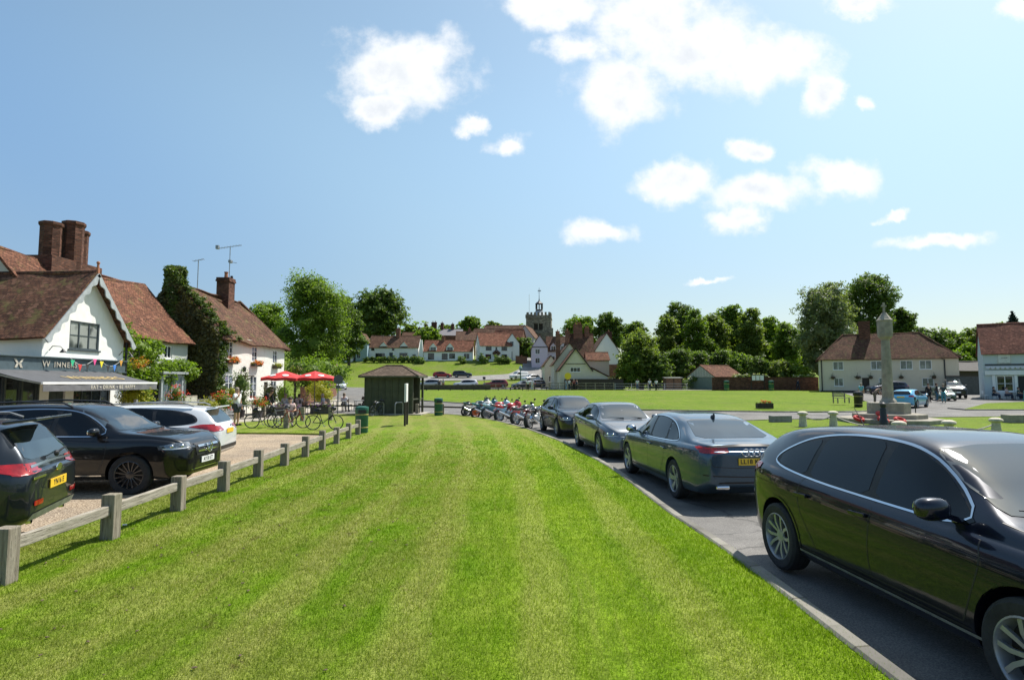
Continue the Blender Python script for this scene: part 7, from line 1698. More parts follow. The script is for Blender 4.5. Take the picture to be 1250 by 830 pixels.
rail_fence('post_and_rail_fence', [(6.0, 94.5), (16.4, 94)], 1.25, M['wood'], 'grey post and rail fence in front of the dark boarded fence', 3, 1.5)
rail_fence('white_rail', [(16.6, 94), (24.5, 93.6), (28.0, 93.4)], 1.15, pm('dull_white_rail', (.42, .44, .45), .6, .1), 'white metal rails along the back of the green', 3, 2.6, .07, .04)
rail_fence('knee_rail', [(-15, 90), (-6, 91.5), (5.5, 92.5)], .55, M['darkwood'], 'low dark knee rail along the back edge of the green', 1, 1.9, .15, .09)
rail_fence('pond_rail', [(-6.2, 99.0), (2.4, 99.4), (6.4, 99)], 1.0, pm('red_grey_wood', (.32, .22, .18), .8, .2), 'weathered brown rails beside the pond bridge', 2, 1.6)
# picket fence of the cottage garden
pf = empty('picket_fence', (-15.6, 24.2, 0), 0, 'grey picket fence of the cottage garden behind the white estate car', 'fence')
GP = pm('grey_picket', (.28, .28, .28), .8, .15, 5)
k = MB()
for i in range(62): y = i * .135; k.box((.03 * y, y, .62), (.02, .095, 1.22)); 
k.build('pickets', GP, pf); k = MB(); k.bar((.03, 0, .35), (.28, 8.4, .35), .04, .08); k.bar((.03, 0, 1.0), (.28, 8.4, 1.0), .04, .08); k.build('rail', GP, pf)
for y in (0, 2.8, 5.6, 8.4): k = MB(); k.box((.03 * y + .03, y, .68), (.11, .11, 1.36)); k.build('post', GP, pf)
ab = empty('chalk_board', (-15.0, 27.3, 0), R(70), 'cream framed menu board standing by the picket fence', 'sign board'); k = MB(); k.box((0, 0, 1.0), (.75, .05, .9), rx=-.12); k.build('frame', M['wood'], ab, bevel=.01); k = MB(); k.box((0, -.035, 1.0), (.62, .02, .76), rx=-.12); k.build('panel', pm('menu_cream', (.5, .47, .38), .7, .25, 14), ab)
for x in (-.3, .3): k = MB(); k.box((x, .05, .3), (.05, .05, .6)); k.build('leg', M['wood'], ab)
# street lamp and signs up the hill
sl_ = empty('street_lamp', (1.6, 109, _H(1.6, 109)), 0, 'green lamp post at the foot of the grass bank', 'street lamp'); k = MB(); k.lathe([(.35, 0), (.3, .6), (.12, .9), (.08, 3.2)], 8); k.build('post', pm('lamp_green', (.03, .09, .05), .5, .1), sl_); k = MB(); k.lathe([(.1, 3.2), (.35, 3.8), (.38, 3.85), (.1, 4.2), (.02, 4.35)], 6); k.build('lantern', pm('lamp_glass', (.2, .3, .28), .3, .1), sl_)
for x, y, lab in ((-5.4, 113, 'small dark sign on a post in the hillside grass'),):
    k = MB(); k.cyl((0, 0, 0), (0, 0, 2.1), .05, n=6); k.box((0, 0, 1.9), (.55, .06, .5)); o = k.build('road_sign', M['darkmetal'], None); o.location = (x, y, _H(x, y)); tag(o, lab, 'road sign')
ys_ = empty('yellow_sign', (8.95, 93.3, _H(9, 93)), 0, 'bright yellow sign in front of the cream cottage', 'sign'); k = MB(); k.lathe([(.001, 0), (.55, 0), (.55, .04), (.001, .04)], 20, (0, 0, 2.3), 'Y'); k.build('panel', pm('sign_yellow', (.75, .55, .02), .5, .08), ys_); k = MB(); k.cyl((0, .05, 0), (0, .05, 2.2), .04, n=6); k.build('pole', M['metal'], ys_)
# café furniture and parasols
RED = pm('parasol_red', (.50, .022, .022), .75, .15, 4)
def parasol(x, y, lab, rz=0):
    e = empty('parasol', (x, y, .03), rz, lab, 'parasol', 'red parasols on the pub terrace'); k = MB(); k.cyl((0, 0, 0), (0, 0, 2.75), .03, n=8); k.build('pole', M['wood'], e)
    k = MB(); n = 8; r = 1.6; top = Vector((0, 0, 2.8)); P = [Vector((r * math.cos(2 * math.pi * i / n), r * math.sin(2 * math.pi * i / n), 2.3)) for i in range(n)]
    for i in range(n):
        a, b = P[i], P[(i + 1) % n]; m1, m2 = top.lerp(a, .5), top.lerp(b, .5); mid = (a + b) / 2 + Vector((0, 0, .05)); mm_ = (m1 + m2) / 2 + Vector((0, 0, -.02))
        k.quad(top, m1, mm_); k.quad(top, mm_, m2); k.quad(m1, a, mid, mm_); k.quad(mm_, mid, b, m2)
        dz = Vector((0, 0, -.17)); k.quad(a, a + dz, mid + dz, mid); k.quad(mid, mid + dz, b + dz, b)
    cn = k.build('canopy', RED, e); k = MB(); fr_ = (P[6] + P[7]) / 2
    for i in (5, 6, 0): m = (P[i] + P[(i + 1) % 8]) / 2; c_ = top.lerp(m, .72) + Vector((0, 0, .06)); k.ell(c_, (.2, .2, .02), 10, 4, M=Matrix.Rotation(.29, 3, Vector((-m.y, m.x, 0))))
    k.build('white_emblem', M['white'], cn); k = MB(); k.lathe([(.28, 0), (.28, .08), (.05, .12)], 12); k.build('base', M['darkmetal'], e); return e
parasol(-14.95, 38.4, 'red parasol with white emblems nearer the pub door'); parasol(-13.15, 38.9, 'red parasol with white emblems on the right beside the lane', .3)
def cafe_table(x, y, lab, rz=0, h=.73):
    e = empty('cafe_table', (x, y, .03), rz, lab, 'table', 'tables on the pub terrace'); k = MB(); k.box((0, 0, h), (.8, .8, .04)); k.build('table_top', M['metal'], e, bevel=.01)
    for a in (-1, 1):
        for b in (-1, 1): k = MB(); k.cyl((a * .33, b * .33, 0), (a * .3, b * .3, h), .02, n=6); k.build('leg', M['darkmetal'], e)
    return e
def chair():
    e = empty('cafe_chair', (0, 0, 0), 0); k = MB(); k.box((0, 0, .45), (.44, .44, .04)); k.build('seat', M['darkwood'], e); k = MB(); k.box((0, .2, .75), (.44, .03, .34)); k.build('backrest', M['darkwood'], e)
    for a in (-1, 1):
        for b in (-1, 1): k = MB(); k.cyl((a * .2, b * .2, 0), (a * .19, b * .19, .44 if b < 0 else .9), .015, n=6); k.build('leg', M['darkmetal'], e)
    return e
for i, (x, y, l) in enumerate(((-14.9, 33.2, 'glass topped table left of the standing dark figure'), (-14.6, 37.6, 'table under the left parasol'), (-13.0, 38.2, 'table under the right parasol'), (-12.0, 40.6, 'table behind the right parasol beside the lane'), (-11.0, 42.2, 'farthest terrace table by the lane'))): cafe_table(x, y, l, i * .5)
ch0 = chair(); CH = [(-15.6, 32.4, 0.3, 'chair left of the glass topped table'), (-15.1, 37.0, 1.4, 'chair on the left of the left parasol table'), (-13.7, 37.3, -1.3, 'chair on the right of the left parasol table'), (-13.5, 37.9, 1.5, 'chair on the left of the right parasol table'), (-12.1, 38.0, -1.5, 'chair on the right of the right parasol table'), (-12.8, 40.9, 1.2, 'chair left of the rear terrace table'), (-11.5, 40.4, -1.4, 'chair right of the rear terrace table'), (-10.6, 42.3, -1.6, 'farthest terrace chair beside the lane'), (-11.8, 42.0, 1.3, 'chair left of the farthest terrace table')]
for i, (x, y, a, l) in enumerate(CH):
    o = ch0 if i == 0 else copy_tree(ch0); o.location = (x, y, .03); o.rotation_euler = (0, 0, a); tag(o, l, 'chair', 'chairs on the pub terrace')
for x, y, l, fl in ((-14.0, 36.2, 'dark planter screen on the left of the terrace edge', 'purple'), (-12.0, 37.0, 'planter of purple flowers on the terrace edge', 'purple')):
    e = empty('planter_box', (x, y, .03), .1, l, 'planter'); k = MB(); k.box((0, 0, .25), (1.4, .35, .5)); k.build('box', pm('rattan', (.07, .06, .055), .8, .3, 20), e); leaf_obj('flowers', foliage(500, [(i, 0, .56, .3, .2, .14) for i in (-.5, -.15, .15, .5)], .08, .3, .5, int(-x * 9)), LF[fl], e); leaf_obj('leaves', foliage(400, [(i, 0, .54, .3, .2, .15) for i in (-.5, -.15, .15, .5)], .08, .3, .5, int(-x * 9)), LF['olive'], e)

# ------------------------------------------------------------------ bicycles
def bicycle(label, loc, rz, fc, lean=.08, bag=True):
    e = empty('bicycle', loc, rz, label, 'bicycle', 'bicycles parked on the grass'); e.rotation_euler = (lean, 0, rz); e.scale = (.9,) * 3; fm = pm('bike_%d' % int(fc[0] * 100 + fc[2] * 10), fc, .35, .1, 5, metal=.3)
    for x in (-.52, .52):
        k = MB(); k.tube([(x + .34 * math.cos(a), 0, .34 + .34 * math.sin(a)) for a in np.linspace(0, 2 * math.pi, 28)[:-1]], .018, 6, True); w_ = k.build('wheel', M['rubber'], e, smooth=True)
        k = MB(); k.tube([(x + .315 * math.cos(a), 0, .34 + .315 * math.sin(a)) for a in np.linspace(0, 2 * math.pi, 28)[:-1]], .008, 5, True)
        for i in range(14): a = i * math.pi / 7; k.bar((x, .02 * (-1) ** i, .34), (x + .31 * math.cos(a), 0, .34 + .31 * math.sin(a)), .004, .004)
        k.cyl((x, -.04, .34), (x, .04, .34), .025, n=8); k.build('rim', M['metal'], w_)
    k = MB(); bb = (-.08, 0, .30); st = (-.24, 0, .80); hd = (.34, 0, .86); hb = (.38, 0, .70); rw_ = (-.52, 0, .34); fw_ = (.52, 0, .34)
    for a, b in ((bb, st), (st, hd), (bb, hb), (hd, hb), (bb, rw_), (st, rw_), (hb, fw_)): k.cyl(a, b, .019, n=8)
    k.cyl((-.24, 0, .8), (-.28, 0, .95), .014, n=8); k.build('frame', fm, e, smooth=True)
    k = MB(); k.ell((-.30, 0, .97), (.14, .06, .035), 10, 6); k.build('saddle', M['black'], e, smooth=True)
    k = MB(); k.cyl((.34, 0, .86), (.31, 0, .98), .015, n=6); k.tube([(.45, -.22, .92), (.40, -.2, 1.0), (.33, -.1, 1.0), (.31, 0, .99), (.33, .1, 1.0), (.40, .2, 1.0), (.45, .22, .92)], .014, 6); k.build('handlebar', M['black'], e, smooth=True)
    k = MB(); k.lathe([(.1, -.01), (.1, .01)], 16, bb, 'Y'); k.bar((bb[0], -.06, bb[2]), (bb[0] + .1, -.06, bb[2] - .13), .02, .02); k.bar((bb[0], .06, bb[2]), (bb[0] - .1, .06, bb[2] + .13), .02, .02); k.box((bb[0] + .1, -.1, bb[2] - .13), (.09, .08, .02)); k.box((bb[0] - .1, .1, bb[2] + .13), (.09, .08, .02)); k.build('crank', M['metal'], e)
    if bag: k = MB(); k.ell((.42, 0, 1.0), (.14, .15, .11), 10, 8); k.build('handlebar_bag', M['black'], e, smooth=True); k = MB(); k.ell((-.38, 0, .86), (.12, .09, .1), 10, 8); k.build('saddle_bag', M['black'], e, smooth=True)
    return e
bicycle('black bicycle with a handlebar bag standing alone by the oak post', (-7.9, 24.7, .075), R(6), (.02, .02, .022)); bicycle('dark green bicycle leaning left of the seated walker', (-10.9, 25.7, .075), R(12), (.02, .05, .03)); bicycle('silver bicycle in the middle of the leaning group', (-10.35, 26.2, .075), R(-8), (.3, .3, .32), .12)
bicycle('orange red bicycle at the right of the leaning group', (-9.6, 25.6, .075), R(8), (.35, .07, .03), .1, False); bicycle('dark bicycle leaning against the shelter hoop', (-8.1, 35.0, .08), R(70), (.015, .015, .02), .12)
# ------------------------------------------------------------------ motorbikes
def motorbike(label, loc, rz, c1, c2, rimc, style='sport'):
    e = empty('motorbike', loc, rz, label, 'motorbike', 'motorbikes parked at the tip of the green'); e.rotation_euler = (R(-9), 0, rz)
    m1 = pm('bike_paint_%d_%d' % (int(c1[0] * 100), int(c1[2] * 100)), c1, .25, .1, 4, coat=1.0); m2 = pm('bike_paint_%d_%d' % (int(c2[0] * 100), int(c2[2] * 100)), c2, .25, .1, 4, coat=1.0); rm = pm('bike_rim_%d' % int(rimc[0] * 100), rimc, .35, .1, 4, metal=.3)
    for x in (-.7, .72):
        k = MB(); tw = .085 if x < 0 else .06; k.lathe([(.23, -tw), (.29, -tw), (.315, -tw * .5), (.32, 0), (.315, tw * .5), (.29, tw), (.23, tw)], 28, (x, 0, .32), 'Y'); w_ = k.build('wheel', M['rubber'], e, smooth=True, angle=60)
        k = MB(); k.lathe([(.235, -tw * .8), (.215, -tw * .7), (.215, tw * .7), (.235, tw * .8)], 24, (x, 0, .32), 'Y'); k.cyl((x, -.08, .32), (x, .08, .32), .05, n=10)
        for i in range(5): a = i * 2 * math.pi / 5; k.bar((x, 0, .32), (x + .22 * math.cos(a), 0, .32 + .22 * math.sin(a)), .045, .035, (0, 1, 0))
        for s_ in (-1, 1): k.lathe([(.09, s_ * .075), (.15, s_ * .075), (.15, s_ * .079), (.09, s_ * .079)], 16, (x, 0, .32), 'Y')
        k.build('rim', rm, w_)
    k = MB(); k.ell((0, 0, .42), (.27, .17, .2), 12, 8, e=.6); k.ell((.1, 0, .58), (.16, .15, .13), 10, 8, e=.6); k.bar((-.7, .09, .32), (-.1, .09, .42), .05, .06); k.bar((-.7, -.09, .32), (-.1, -.09, .42), .05, .06); k.build('engine', M['metal'], e, smooth=True)
    k = MB(); k.ell((.14, 0, .84), (.29, .16, .14), 14, 8, e=.8); k.build('fuel_tank', m1, e, smooth=True)
    k = MB(); k.ell((-.30, 0, .80), (.27, .13, .055), 12, 6, e=.8); k.ell((-.62, 0, .89), (.2, .1, .05), 12, 6, M=Matrix.Rotation(-.25, 3, 'Y')); k.build('seat', M['black'], e, smooth=True)
    k = MB(); k.ell((-.6, 0, .80), (.32, .12, .09), 12, 8, M=Matrix.Rotation(.22, 3, 'Y')); k.bar((-.8, 0, .74), (-.98, 0, .62), .16, .03); k.build('tail', m2, e, smooth=True); k = MB(); k.ell((-.93, 0, .82), (.03, .08, .035), 8, 6); k.build('tail_light', M['red_lens'], e)
    k = MB()
    for s_ in (-1, 1): k.cyl((.72, s_ * .11, .32), (.46, s_ * .11, .92), .03, .028, 8)
    k.build('fork', M['metal'], e); k = MB(); k.tube([(.36, -.36, 1.02), (.42, -.2, 1.0), (.46, 0, .98), (.42, .2, 1.0), (.36, .36, 1.02)], .016, 6); k.cyl((.38, -.38, 1.02), (.41, -.27, 1.01), .022, n=8); k.cyl((.38, .38, 1.02), (.41, .27, 1.01), .022, n=8); hb_ = k.build('handlebar', M['black'], e)
    for s_ in (-1, 1): k = MB(); k.cyl((.42, s_ * .26, 1.0), (.47, s_ * .33, 1.16), .008, n=5); k.ell((.47, s_ * .34, 1.19), (.03, .08, .05), 8, 6); k.build('mirror', M['black'], e)
    if style == 'sport':
        k = MB(); k.ell((.58, 0, .90), (.22, .17, .17), 14, 8, M=Matrix.Rotation(.4, 3, 'Y'), e=.8)
        for s_ in (-1, 1): k.ell((.25, s_ * .17, .56), (.34, .035, .25), 12, 8, e=.8)
        k.build('fairing', m2, e, smooth=True); k = MB(); k.ell((.58, 0, 1.06), (.14, .11, .12), 10, 6, M=Matrix.Rotation(.5, 3, 'Y')); k.build('windshield', M['carglass'], e, smooth=True)
    else:
        k = MB(); k.ell((.60, 0, .90), (.09, .10, .10), 12, 8); k.build('headlamp', M['chrome'], e, smooth=True)
        k = MB(); k.ell((.72, 0, .60), (.2, .07, .06), 10, 6); k.build('mudguard', m2, e, smooth=True)
    k = MB(); k.tube([(.2, -.17, .42), (.05, -.2, .24), (-.3, -.21, .26)], .028, 8); k.cyl((-.25, -.22, .28), (-.85, -.25, .52), .05, .06, 12); k.build('exhaust', M['chrome'], e, smooth=True)
    k = MB(); k.cyl((-.05, .1, .25), (-.12, .32, .0), .012, n=5); k.build('side_stand', M['black'], e)
    return e
MBK = [('leftmost dark touring motorbike with a tall screen', 578.5, 35.0, 100, (.03, .08, .09), (.05, .09, .10), (.03, .03, .03), 'sport'), ('white and teal sports motorbike with orange wheels', 589, 34.0, 118, (.5, .52, .48), (.04, .16, .18), (.75, .14, .02), 'sport'),
       ('red and pale blue sports motorbike third from the left', 603, 32.8, 115, (.5, .02, .03), (.35, .55, .62), (.25, .25, .26), 'sport'), ('red motorbike with orange tail in the middle of the row', 618, 31.2, 125, (.45, .015, .015), (.45, .02, .015), (.4, .4, .42), 'sport'),
       ('black roadster motorbike second from the parked cars', 637, 28.6, 135, (.02, .02, .022), (.03, .03, .03), (.3, .3, .3), 'naked'), ('black motorbike with chrome exhaust closest to the dark hatchback', 650, 26.3, 150, (.02, .02, .025), (.10, .02, .02), (.45, .45, .46), 'naked')]
for lab, px_, d, a, c1, c2, rc_, st in MBK: motorbike(lab, ((px_ + 5 - 625) / 712 * d, d, 0), R(a - 180 + 90 + 0), c1, c2, rc_, st)
# ------------------------------------------------------------------ people
SKIN = pm('skin', (.48, .28, .19), .6, .08, 8)
def skin_mesh(joints, edges, name, mat, sub=1):
    """joints: name -> (x,y,z,r); one continuous surface grown over the joined skeleton"""
    names = list(joints); me = bpy.data.meshes.new(name); me.from_pydata([joints[n][:3] for n in names], [(names.index(a), names.index(b)) for a, b in edges], [])
    o = bpy.data.objects.new(name, me); col.objects.link(o); m = o.modifiers.new('s', 'SKIN'); m.use_smooth_shade = True
    for i, n in enumerate(names):
        r = joints[n][3]; r = r if hasattr(r, '__len__') else (r, r); me.skin_vertices[0].data[i].radius = r
    me.skin_vertices[0].data[0].use_root = True
    if sub: o.modifiers.new('d', 'SUBSURF').levels = sub
    bpy.context.view_layer.update(); res = bpy.data.meshes.new_from_object(o.evaluated_get(bpy.context.evaluated_depsgraph_get())); bpy.data.objects.remove(o)
    res.materials.clear(); res.materials.append(mat); res.name = name
    for p in res.polygons: p.use_smooth = True
    return res
def pose(kind):
    """faces -y; returns joints"""
    J = {'hip': (0, 0, .93, (.15, .11)), 'waist': (0, 0, 1.08, (.13, .10)), 'chest': (0, -.01, 1.28, (.16, .12)), 'neck': (0, .01, 1.47, .06), 'head': (0, -.01, 1.58, (.08, .09)), 'top': (0, 0, 1.68, (.078, .088))}
    for s, n in ((-1, 'R'), (1, 'L')):
        J.update({'hj' + n: (s * .09, 0, .90, .10), 'kn' + n: (s * .10, -.02, .49, .062), 'an' + n: (s * .10, .01, .09, .04), 'ft' + n: (s * .11, -.13, .04, .038),
                  'sh' + n: (s * .18, 0, 1.41, .062), 'el' + n: (s * .25, .03, 1.12, .044), 'wr' + n: (s * .24, -.06, .88, .03), 'ha' + n: (s * .235, -.09, .80, (.028, .018))})
    def up(**k): J.update(k)
    if kind == 'walk':
        up(knR=(-.10, -.16, .50, .062), anR=(-.10, -.10, .10, .04), ftR=(-.11, -.24, .05, .038), knL=(.10, .08, .50, .062), anL=(.10, .28, .14, .04), ftL=(.11, .18, .04, .038), wrR=(-.22, .12, .9, .03), haR=(-.22, .14, .82, (.028, .018)), wrL=(.22, -.2, .93, .03), haL=(.22, -.25, .86, (.028, .018)))
    if kind == 'drink': up(elR=(-.27, -.12, 1.18, .044), wrR=(-.13, -.24, 1.42, .03), haR=(-.08, -.22, 1.50, (.028, .02)))
    if kind == 'phone': up(elR=(-.24, -.08, 1.15, .044), wrR=(-.10, -.28, 1.20, .03), haR=(-.07, -.33, 1.22, (.028, .02)), elL=(.24, -.08, 1.15, .044), wrL=(.10, -.28, 1.20, .03), haL=(.07, -.33, 1.22, (.028, .02)))
    if kind == 'lean':
        up(waist=(0, -.10, 1.07, (.13, .1)), chest=(0, -.27, 1.2, (.16, .12)), neck=(0, -.42, 1.3, .06), head=(0, -.5, 1.38, (.08, .09)), top=(0, -.53, 1.47, (.078, .088)))
        for s, n in ((-1, 'R'), (1, 'L')): up(**{'sh' + n: (s * .18, -.34, 1.28, .062), 'el' + n: (s * .22, -.42, 1.0, .044), 'wr' + n: (s * .2, -.55, .8, .03), 'ha' + n: (s * .19, -.59, .74, (.028, .018))})
    if kind == 'sit':
        dz = -.45
        for n in list(J):
            x, y, z, r = J[n]; J[n] = (x, y, z + dz, r)
        for s, n in ((-1, 'R'), (1, 'L')): up(**{'hj' + n: (s * .09, -.02, .47, .10), 'kn' + n: (s * .12, -.44, .50, .062), 'an' + n: (s * .12, -.46, .1, .04), 'ft' + n: (s * .12, -.60, .04, .038), 'el' + n: (s * .25, -.06, .70, .044), 'wr' + n: (s * .16, -.30, .66, .03), 'ha' + n: (s * .14, -.37, .65, (.028, .018))})
    return J
EDG = [('hip', 'waist'), ('waist', 'chest'), ('chest', 'neck'), ('neck', 'head'), ('head', 'top')]
for n in 'RL': EDG += [('hip', 'hj' + n), ('hj' + n, 'kn' + n), ('kn' + n, 'an' + n), ('an' + n, 'ft' + n), ('chest', 'sh' + n), ('sh' + n, 'el' + n), ('el' + n, 'wr' + n), ('wr' + n, 'ha' + n)]
PCACHE = {}
def body_set(kind, sleeve, leg):
    key = (kind, sleeve, leg)
    if key in PCACHE: return PCACHE[key]
    J = pose(kind)
    body = skin_mesh(J, EDG, 'body', SKIN)
    def infl(n, f, ad): x, y, z, r = J[n]; r = r if hasattr(r, '__len__') else (r, r); return (x, y, z, (r[0] * f + ad, r[1] * f + ad))
    def mixp(a, b, t_): return tuple(J[a][i] * (1 - t_) + J[b][i] * t_ for i in range(3))
    S = {n: infl(n, 1.04, .018) for n in ('chest', 'waist', 'hip', 'shR', 'shL')}; S['neck'] = (*mixp('chest', 'neck', .72), (.09, .075)); e = [('hip', 'waist'), ('waist', 'chest'), ('chest', 'neck'), ('chest', 'shR'), ('chest', 'shL')]
    for n in 'RL':
        if sleeve == 'long': S['el' + n] = infl('el' + n, 1.0, .016); S['wr' + n] = infl('wr' + n, 1.0, .014); e += [('sh' + n, 'el' + n), ('el' + n, 'wr' + n)]
        else: S['cu' + n] = (*mixp('sh' + n, 'el' + n, .72), (.066, .066)); e += [('sh' + n, 'cu' + n)]
    S = {k: S[k] for k in ['hip'] + [q for q in S if q != 'hip']}; shirt = skin_mesh(S, e, 'shirt', SKIN)
    Tz = {'hip': infl('hip', 1.03, .012), 'hjR': infl('hjR', 1.05, .012), 'hjL': infl('hjL', 1.05, .012)}; e = [('hip', 'hjR'), ('hip', 'hjL')]
    for n in 'RL':
        if leg == 'long': Tz['kn' + n] = infl('kn' + n, 1.1, .012); Tz['an' + n] = infl('an' + n, 1.2, .018); e += [('hj' + n, 'kn' + n), ('kn' + n, 'an' + n)]
        else: Tz['sk' + n] = (*mixp('hj' + n, 'kn' + n, .85), (.095, .095)); e += [('hj' + n, 'sk' + n)]
    tr = skin_mesh(Tz, e, 'trousers', SKIN)
    k = MB(); hx, hy, hz_ = J['top'][:3]; k.ell((hx, hy + .02, hz_ + .0), (.092, .105, .085), 12, 8); k.ell((hx, hy + .05, hz_ - .08), (.085, .075, .09), 10, 6)
    f = MB(); h = J['head']; f.ell((h[0], h[1] - .093, h[2] + .015), (.014, .02, .022), 8, 6)
    for s in (-1, 1): f.ell((h[0] + s * .088, h[1] + .01, h[2] + .02), (.014, .02, .03), 8, 6)
    ey = MB()
    for s in (-1, 1): ey.ell((h[0] + s * .032, h[1] - .082, h[2] + .045), (.013, .008, .008), 8, 6)
    ey.box((h[0], h[1] - .085, h[2] - .03), (.04, .006, .006))
    sh_ = MB()
    for n in 'RL': a, b = J['an' + n], J['ft' + n]; sh_.ell(((a[0] + b[0]) / 2, (a[1] + b[1]) / 2 - .02, .045 if kind != 'x' else 0), (.05, .14, .05), 10, 6, e=.8)
    hd = MB()
    for n in 'RL':
        w_, q = Vector(J['wr' + n][:3]), Vector(J['ha' + n][:3]); d = (q - w_).normalized(); sd = d.cross(Vector((0, 1, .2))).normalized()
        for i in range(4): b0 = q + sd * (.012 * (i - 1.5)) * 1.4; hd.tube([b0 - d * .01, b0 + d * (.045 - .006 * abs(i - 1.5)), b0 + d * .075 + Vector((0, .012, 0))], [.0095, .0085, .006], 5)
        b0 = q - d * .03 + sd * .03; hd.tube([b0 - sd * .01, b0 + sd * .015 + d * .02, b0 + sd * .015 + d * .05], [.011, .010, .007], 5)
    PCACHE[key] = (body, shirt, tr, k, f, ey, sh_, hd, J); return PCACHE[key]
def person(label, x, y, face, kind='stand', shirt=(.7, .7, .7), trousers=(.03, .04, .07), hair=(.05, .03, .02), sleeve='short', leg='long', z=None, s=1.0, hat=None):
    b, sh_, tr, k, f, ey, fo_, hd, J = body_set(kind, sleeve, leg)
    e = empty('person', (x, y, _H(x, y) + .05 if z is None else z), face, label, 'person'); e.scale = (s,) * 3
    bd = bpy.data.objects.new('body', b); col.objects.link(bd); bd.parent = e
    for nm, me, c in (('shirt', sh_, shirt), ('shorts' if leg != 'long' else 'trousers', tr, trousers)):
        m2 = me.copy(); m2.materials.clear(); m2.materials.append(pm('cloth_%d_%d_%d' % tuple(int(v * 200) for v in c), c, .85, .12, 6)); o = bpy.data.objects.new(nm, m2); col.objects.link(o); o.parent = e
    k.build('hair' if hat is None else 'hat', pm('hair_%d' % int(hair[0] * 200), hair if hat is None else hat, .8, .2, 20), e, smooth=True); f.build('nose_and_ears', SKIN, bd, smooth=True); ey.build('eyes_and_mouth', M['black'], bd); fo_.build('shoes', M['black'], e, smooth=True); hd.build('fingers', SKIN, bd, smooth=True)
    return e
NAVY = (.02, .03, .06); BLK = (.015, .015, .018); WHT = (.72, .72, .72)
m_ = person('man in a white T-shirt and dark shorts drinking from a white cup beside the bicycles', -12.75, 27.1, R(75), 'drink', WHT, (.05, .055, .07), (.3, .25, .2), leg='short', z=.075)
k = MB(); k.cyl((0, 0, 0), (0, 0, .12), .035, .045, 12); o = k.build('paper_cup', M['white'], None, smooth=True); o.location = (-12.75 + .22, 27.1 - .08, 1.56); o.rotation_euler = (0, R(20), 0); tag(o, 'white cup held to the mouth of the man in the white T-shirt', 'cup')
person('person in dark clothes leaning over a terrace table left of the parasols', -14.7, 34.6, R(80), 'lean', BLK, BLK, sleeve='long', z=.03, s=1.05)
person('person in a pale pink top sitting behind the orange red bicycle', -10.4, 27.4, R(20), 'sit', (.55, .38, .36), (.12, .1, .09), z=.075)
person('person in a white top seated under the left red parasol', -14.8, 38.2, R(0), 'sit', (.6, .55, .5), NAVY, z=.03, hair=(.3, .26, .22)); person('person in pale pink seated near the middle of the terrace', -13.8, 37.9, R(180), 'sit', (.6, .45, .42), BLK, z=.03)
person('person in grey seated at the right parasol table', -12.6, 38.9, R(90), 'sit', (.3, .32, .38), NAVY, z=.03, hair=(.4, .36, .3)); person('person in white seated at the rear terrace table', -11.8, 41.1, R(170), 'sit', (.62, .6, .62), (.3, .3, .32), z=.03, hair=(.2, .15, .1)); person('person in dark brown seated farthest along the terrace', -10.8, 43.0, R(200), 'sit', (.08, .05, .04), BLK, z=.03)
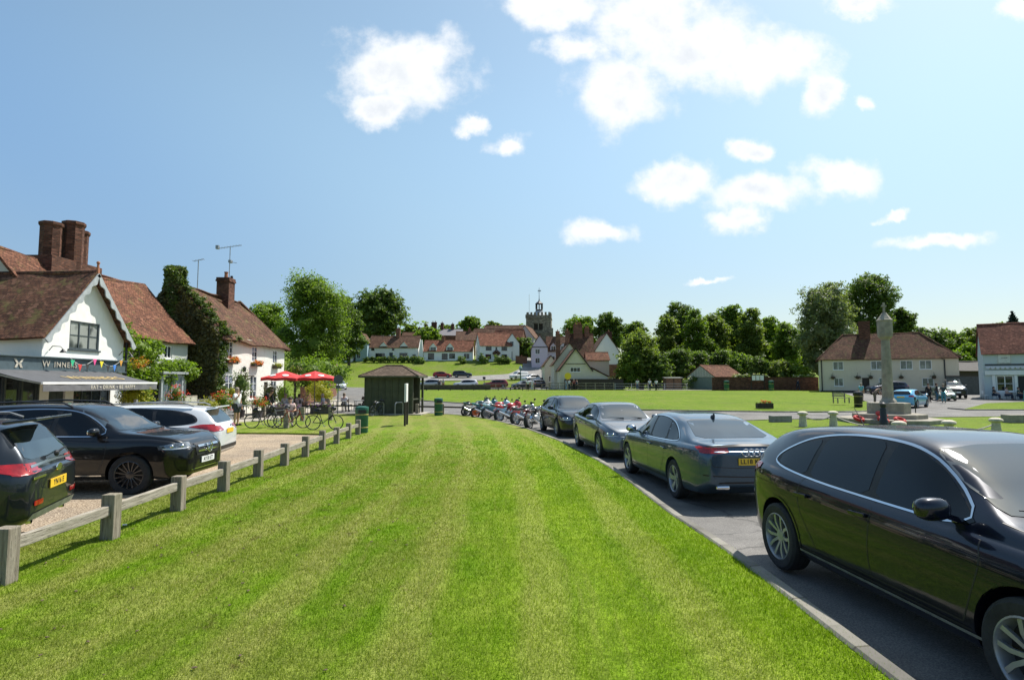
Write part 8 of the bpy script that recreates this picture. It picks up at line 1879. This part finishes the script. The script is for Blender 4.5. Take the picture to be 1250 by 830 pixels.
for i, (px_, d, lab, sh_, tr, kd, fa) in enumerate(((536, 103, 'person in black standing beside the silver car on the lower lane', BLK, NAVY, 'stand', 0), (541, 103, 'person in grey standing right of the person in black', (.3, .3, .35), (.3, .1, .1), 'stand', 3), (644.5, 88, 'person in a white top and black trousers walking on the green near the motorbikes', WHT, BLK, 'walk', 3), (649.5, 88.5, 'person in pale grey walking close beside the white topped walker', (.55, .55, .6), (.5, .5, .55), 'walk', 3),
        (691, 93, 'person in light blue standing by the cream cottage wall', (.3, .4, .5), (.2, .3, .45), 'stand', 1), (695, 92.5, 'person in a white shirt near the yellow sign', (.6, .65, .7), NAVY, 'stand', 2), (700.5, 94, 'person in dark red standing under the yellow sign', (.2, .03, .04), BLK, 'stand', 0), (704, 93.5, 'person in dark blue right of the yellow sign', NAVY, BLK, 'stand', 1),
        (778, 92, 'person in a pale shirt at the left of the three by the white rails', (.5, .56, .55), (.06, .09, .16), 'walk', 3), (793, 91.5, 'person in a white shirt in the middle of the three by the white rails', (.65, .67, .7), NAVY, 'stand', 2.5), (801, 91, 'tallest person in white shirt and dark trousers by the white rails', WHT, BLK, 'stand', 3.3),
        (974, 88.6, 'person in navy walking in front of the right end of the brick wall', NAVY, NAVY, 'walk', 1.6), (1051, 56, 'person in light blue standing on the green by the black bin', (.15, .38, .45), (.3, .2, .15), 'stand', 2), (1067, 52.5, 'person in a brown jacket bending forwards beside the bench', (.22, .17, .13), (.16, .12, .1), 'lean', 1.4),
        (1143, 56, 'person in dark clothes standing beside the dark green vehicle', BLK, (.03, .1, .16), 'stand', 1), (1151, 54, 'person in teal trousers standing in front of the off road vehicle', (.03, .05, .05), (.05, .22, .26), 'stand', 2.4), (1133, 55, 'person in black standing behind the sky blue hatchback', BLK, BLK, 'stand', 0))):
    person(lab, (px_ - 625) / 712 * d, d, fa, kd, sh_, tr, sleeve='long' if sh_ == BLK or sh_ == NAVY else 'short', hair=(.3, .25, .2) if i % 3 == 0 else (.05, .035, .02), z=_H((px_ - 625) / 712 * d, d) + .06)
for x, y, lab, c in ((51.0, 60.2, 'person in pale pink seated outside the shop window', (.55, .4, .4)), (51.7, 59.6, 'person in dark green seated outside the shop window', (.03, .08, .07)), (50.1, 60.7, 'person in black seated at the left end of the shop front', BLK)): person(lab, x, y, R(30), 'sit', c, NAVY, z=_H(x, y) + .02)
for i, (x, y, l) in enumerate(((51.6, 60.3, 'small table outside the shop window'), (53.2, 58.6, 'small table right of the shop door'))):
    o = cafe_table(x, y, l); o.location.z = _H(x, y); o['group'] = 'tables outside the shop'
o = copy_tree(ch0); o.location = (48.9, 60.4, _H(48.9, 60)); o.rotation_euler = (0, 0, 1.2); tag(o, 'white chair standing left of the shop front', 'chair', 'chairs outside the shop'); setmat(o, 'dark_stained_wood', M['white'])
k = MB(); k.box((0, 0, .5), (.55, .06, 1.0), rx=-.1); k.box((0, .2, .5), (.55, .06, 1.0), rx=.1); o = k.build('pavement_sign', pm('teal_board', (.12, .35, .33), .6, .1), None); o.location = (50.9, 57.6, _H(51, 58)); tag(o, 'teal folding pavement sign in front of the shop', 'sign board')
# dark green vintage car between the blue hatchback and the off road vehicle
vg, bv, pt = make_car('van', 'racing_green', (.008, .05, .022), 'dark green open sports car facing the camera left of the off road vehicle', detail=1, metal=.1, sc=(.9, .8, .72), group='cars parked by the long cottage'); far_place(vg, 1150, 59, (-.4, -.9), dz=0)
k = MB()
for s_ in (-1, 1): k.ell((s_ * .55, 2.12, .78), (.14, .1, .14), 12, 8)
k.build('headlamp', M['chrome'], vg, smooth=True)
# daisies and pale stones are left to the turf; loose litter by the fence
k = MB(); k.box((0, 0, .01), (.05, .035, .015), rz=.4); o = k.build('paper_scrap', M['white'], None); o.location = (-5.35, 8.2, LAWN_Z + .01); tag(o, 'small white scrap of paper on the grass beside the fence', 'litter')
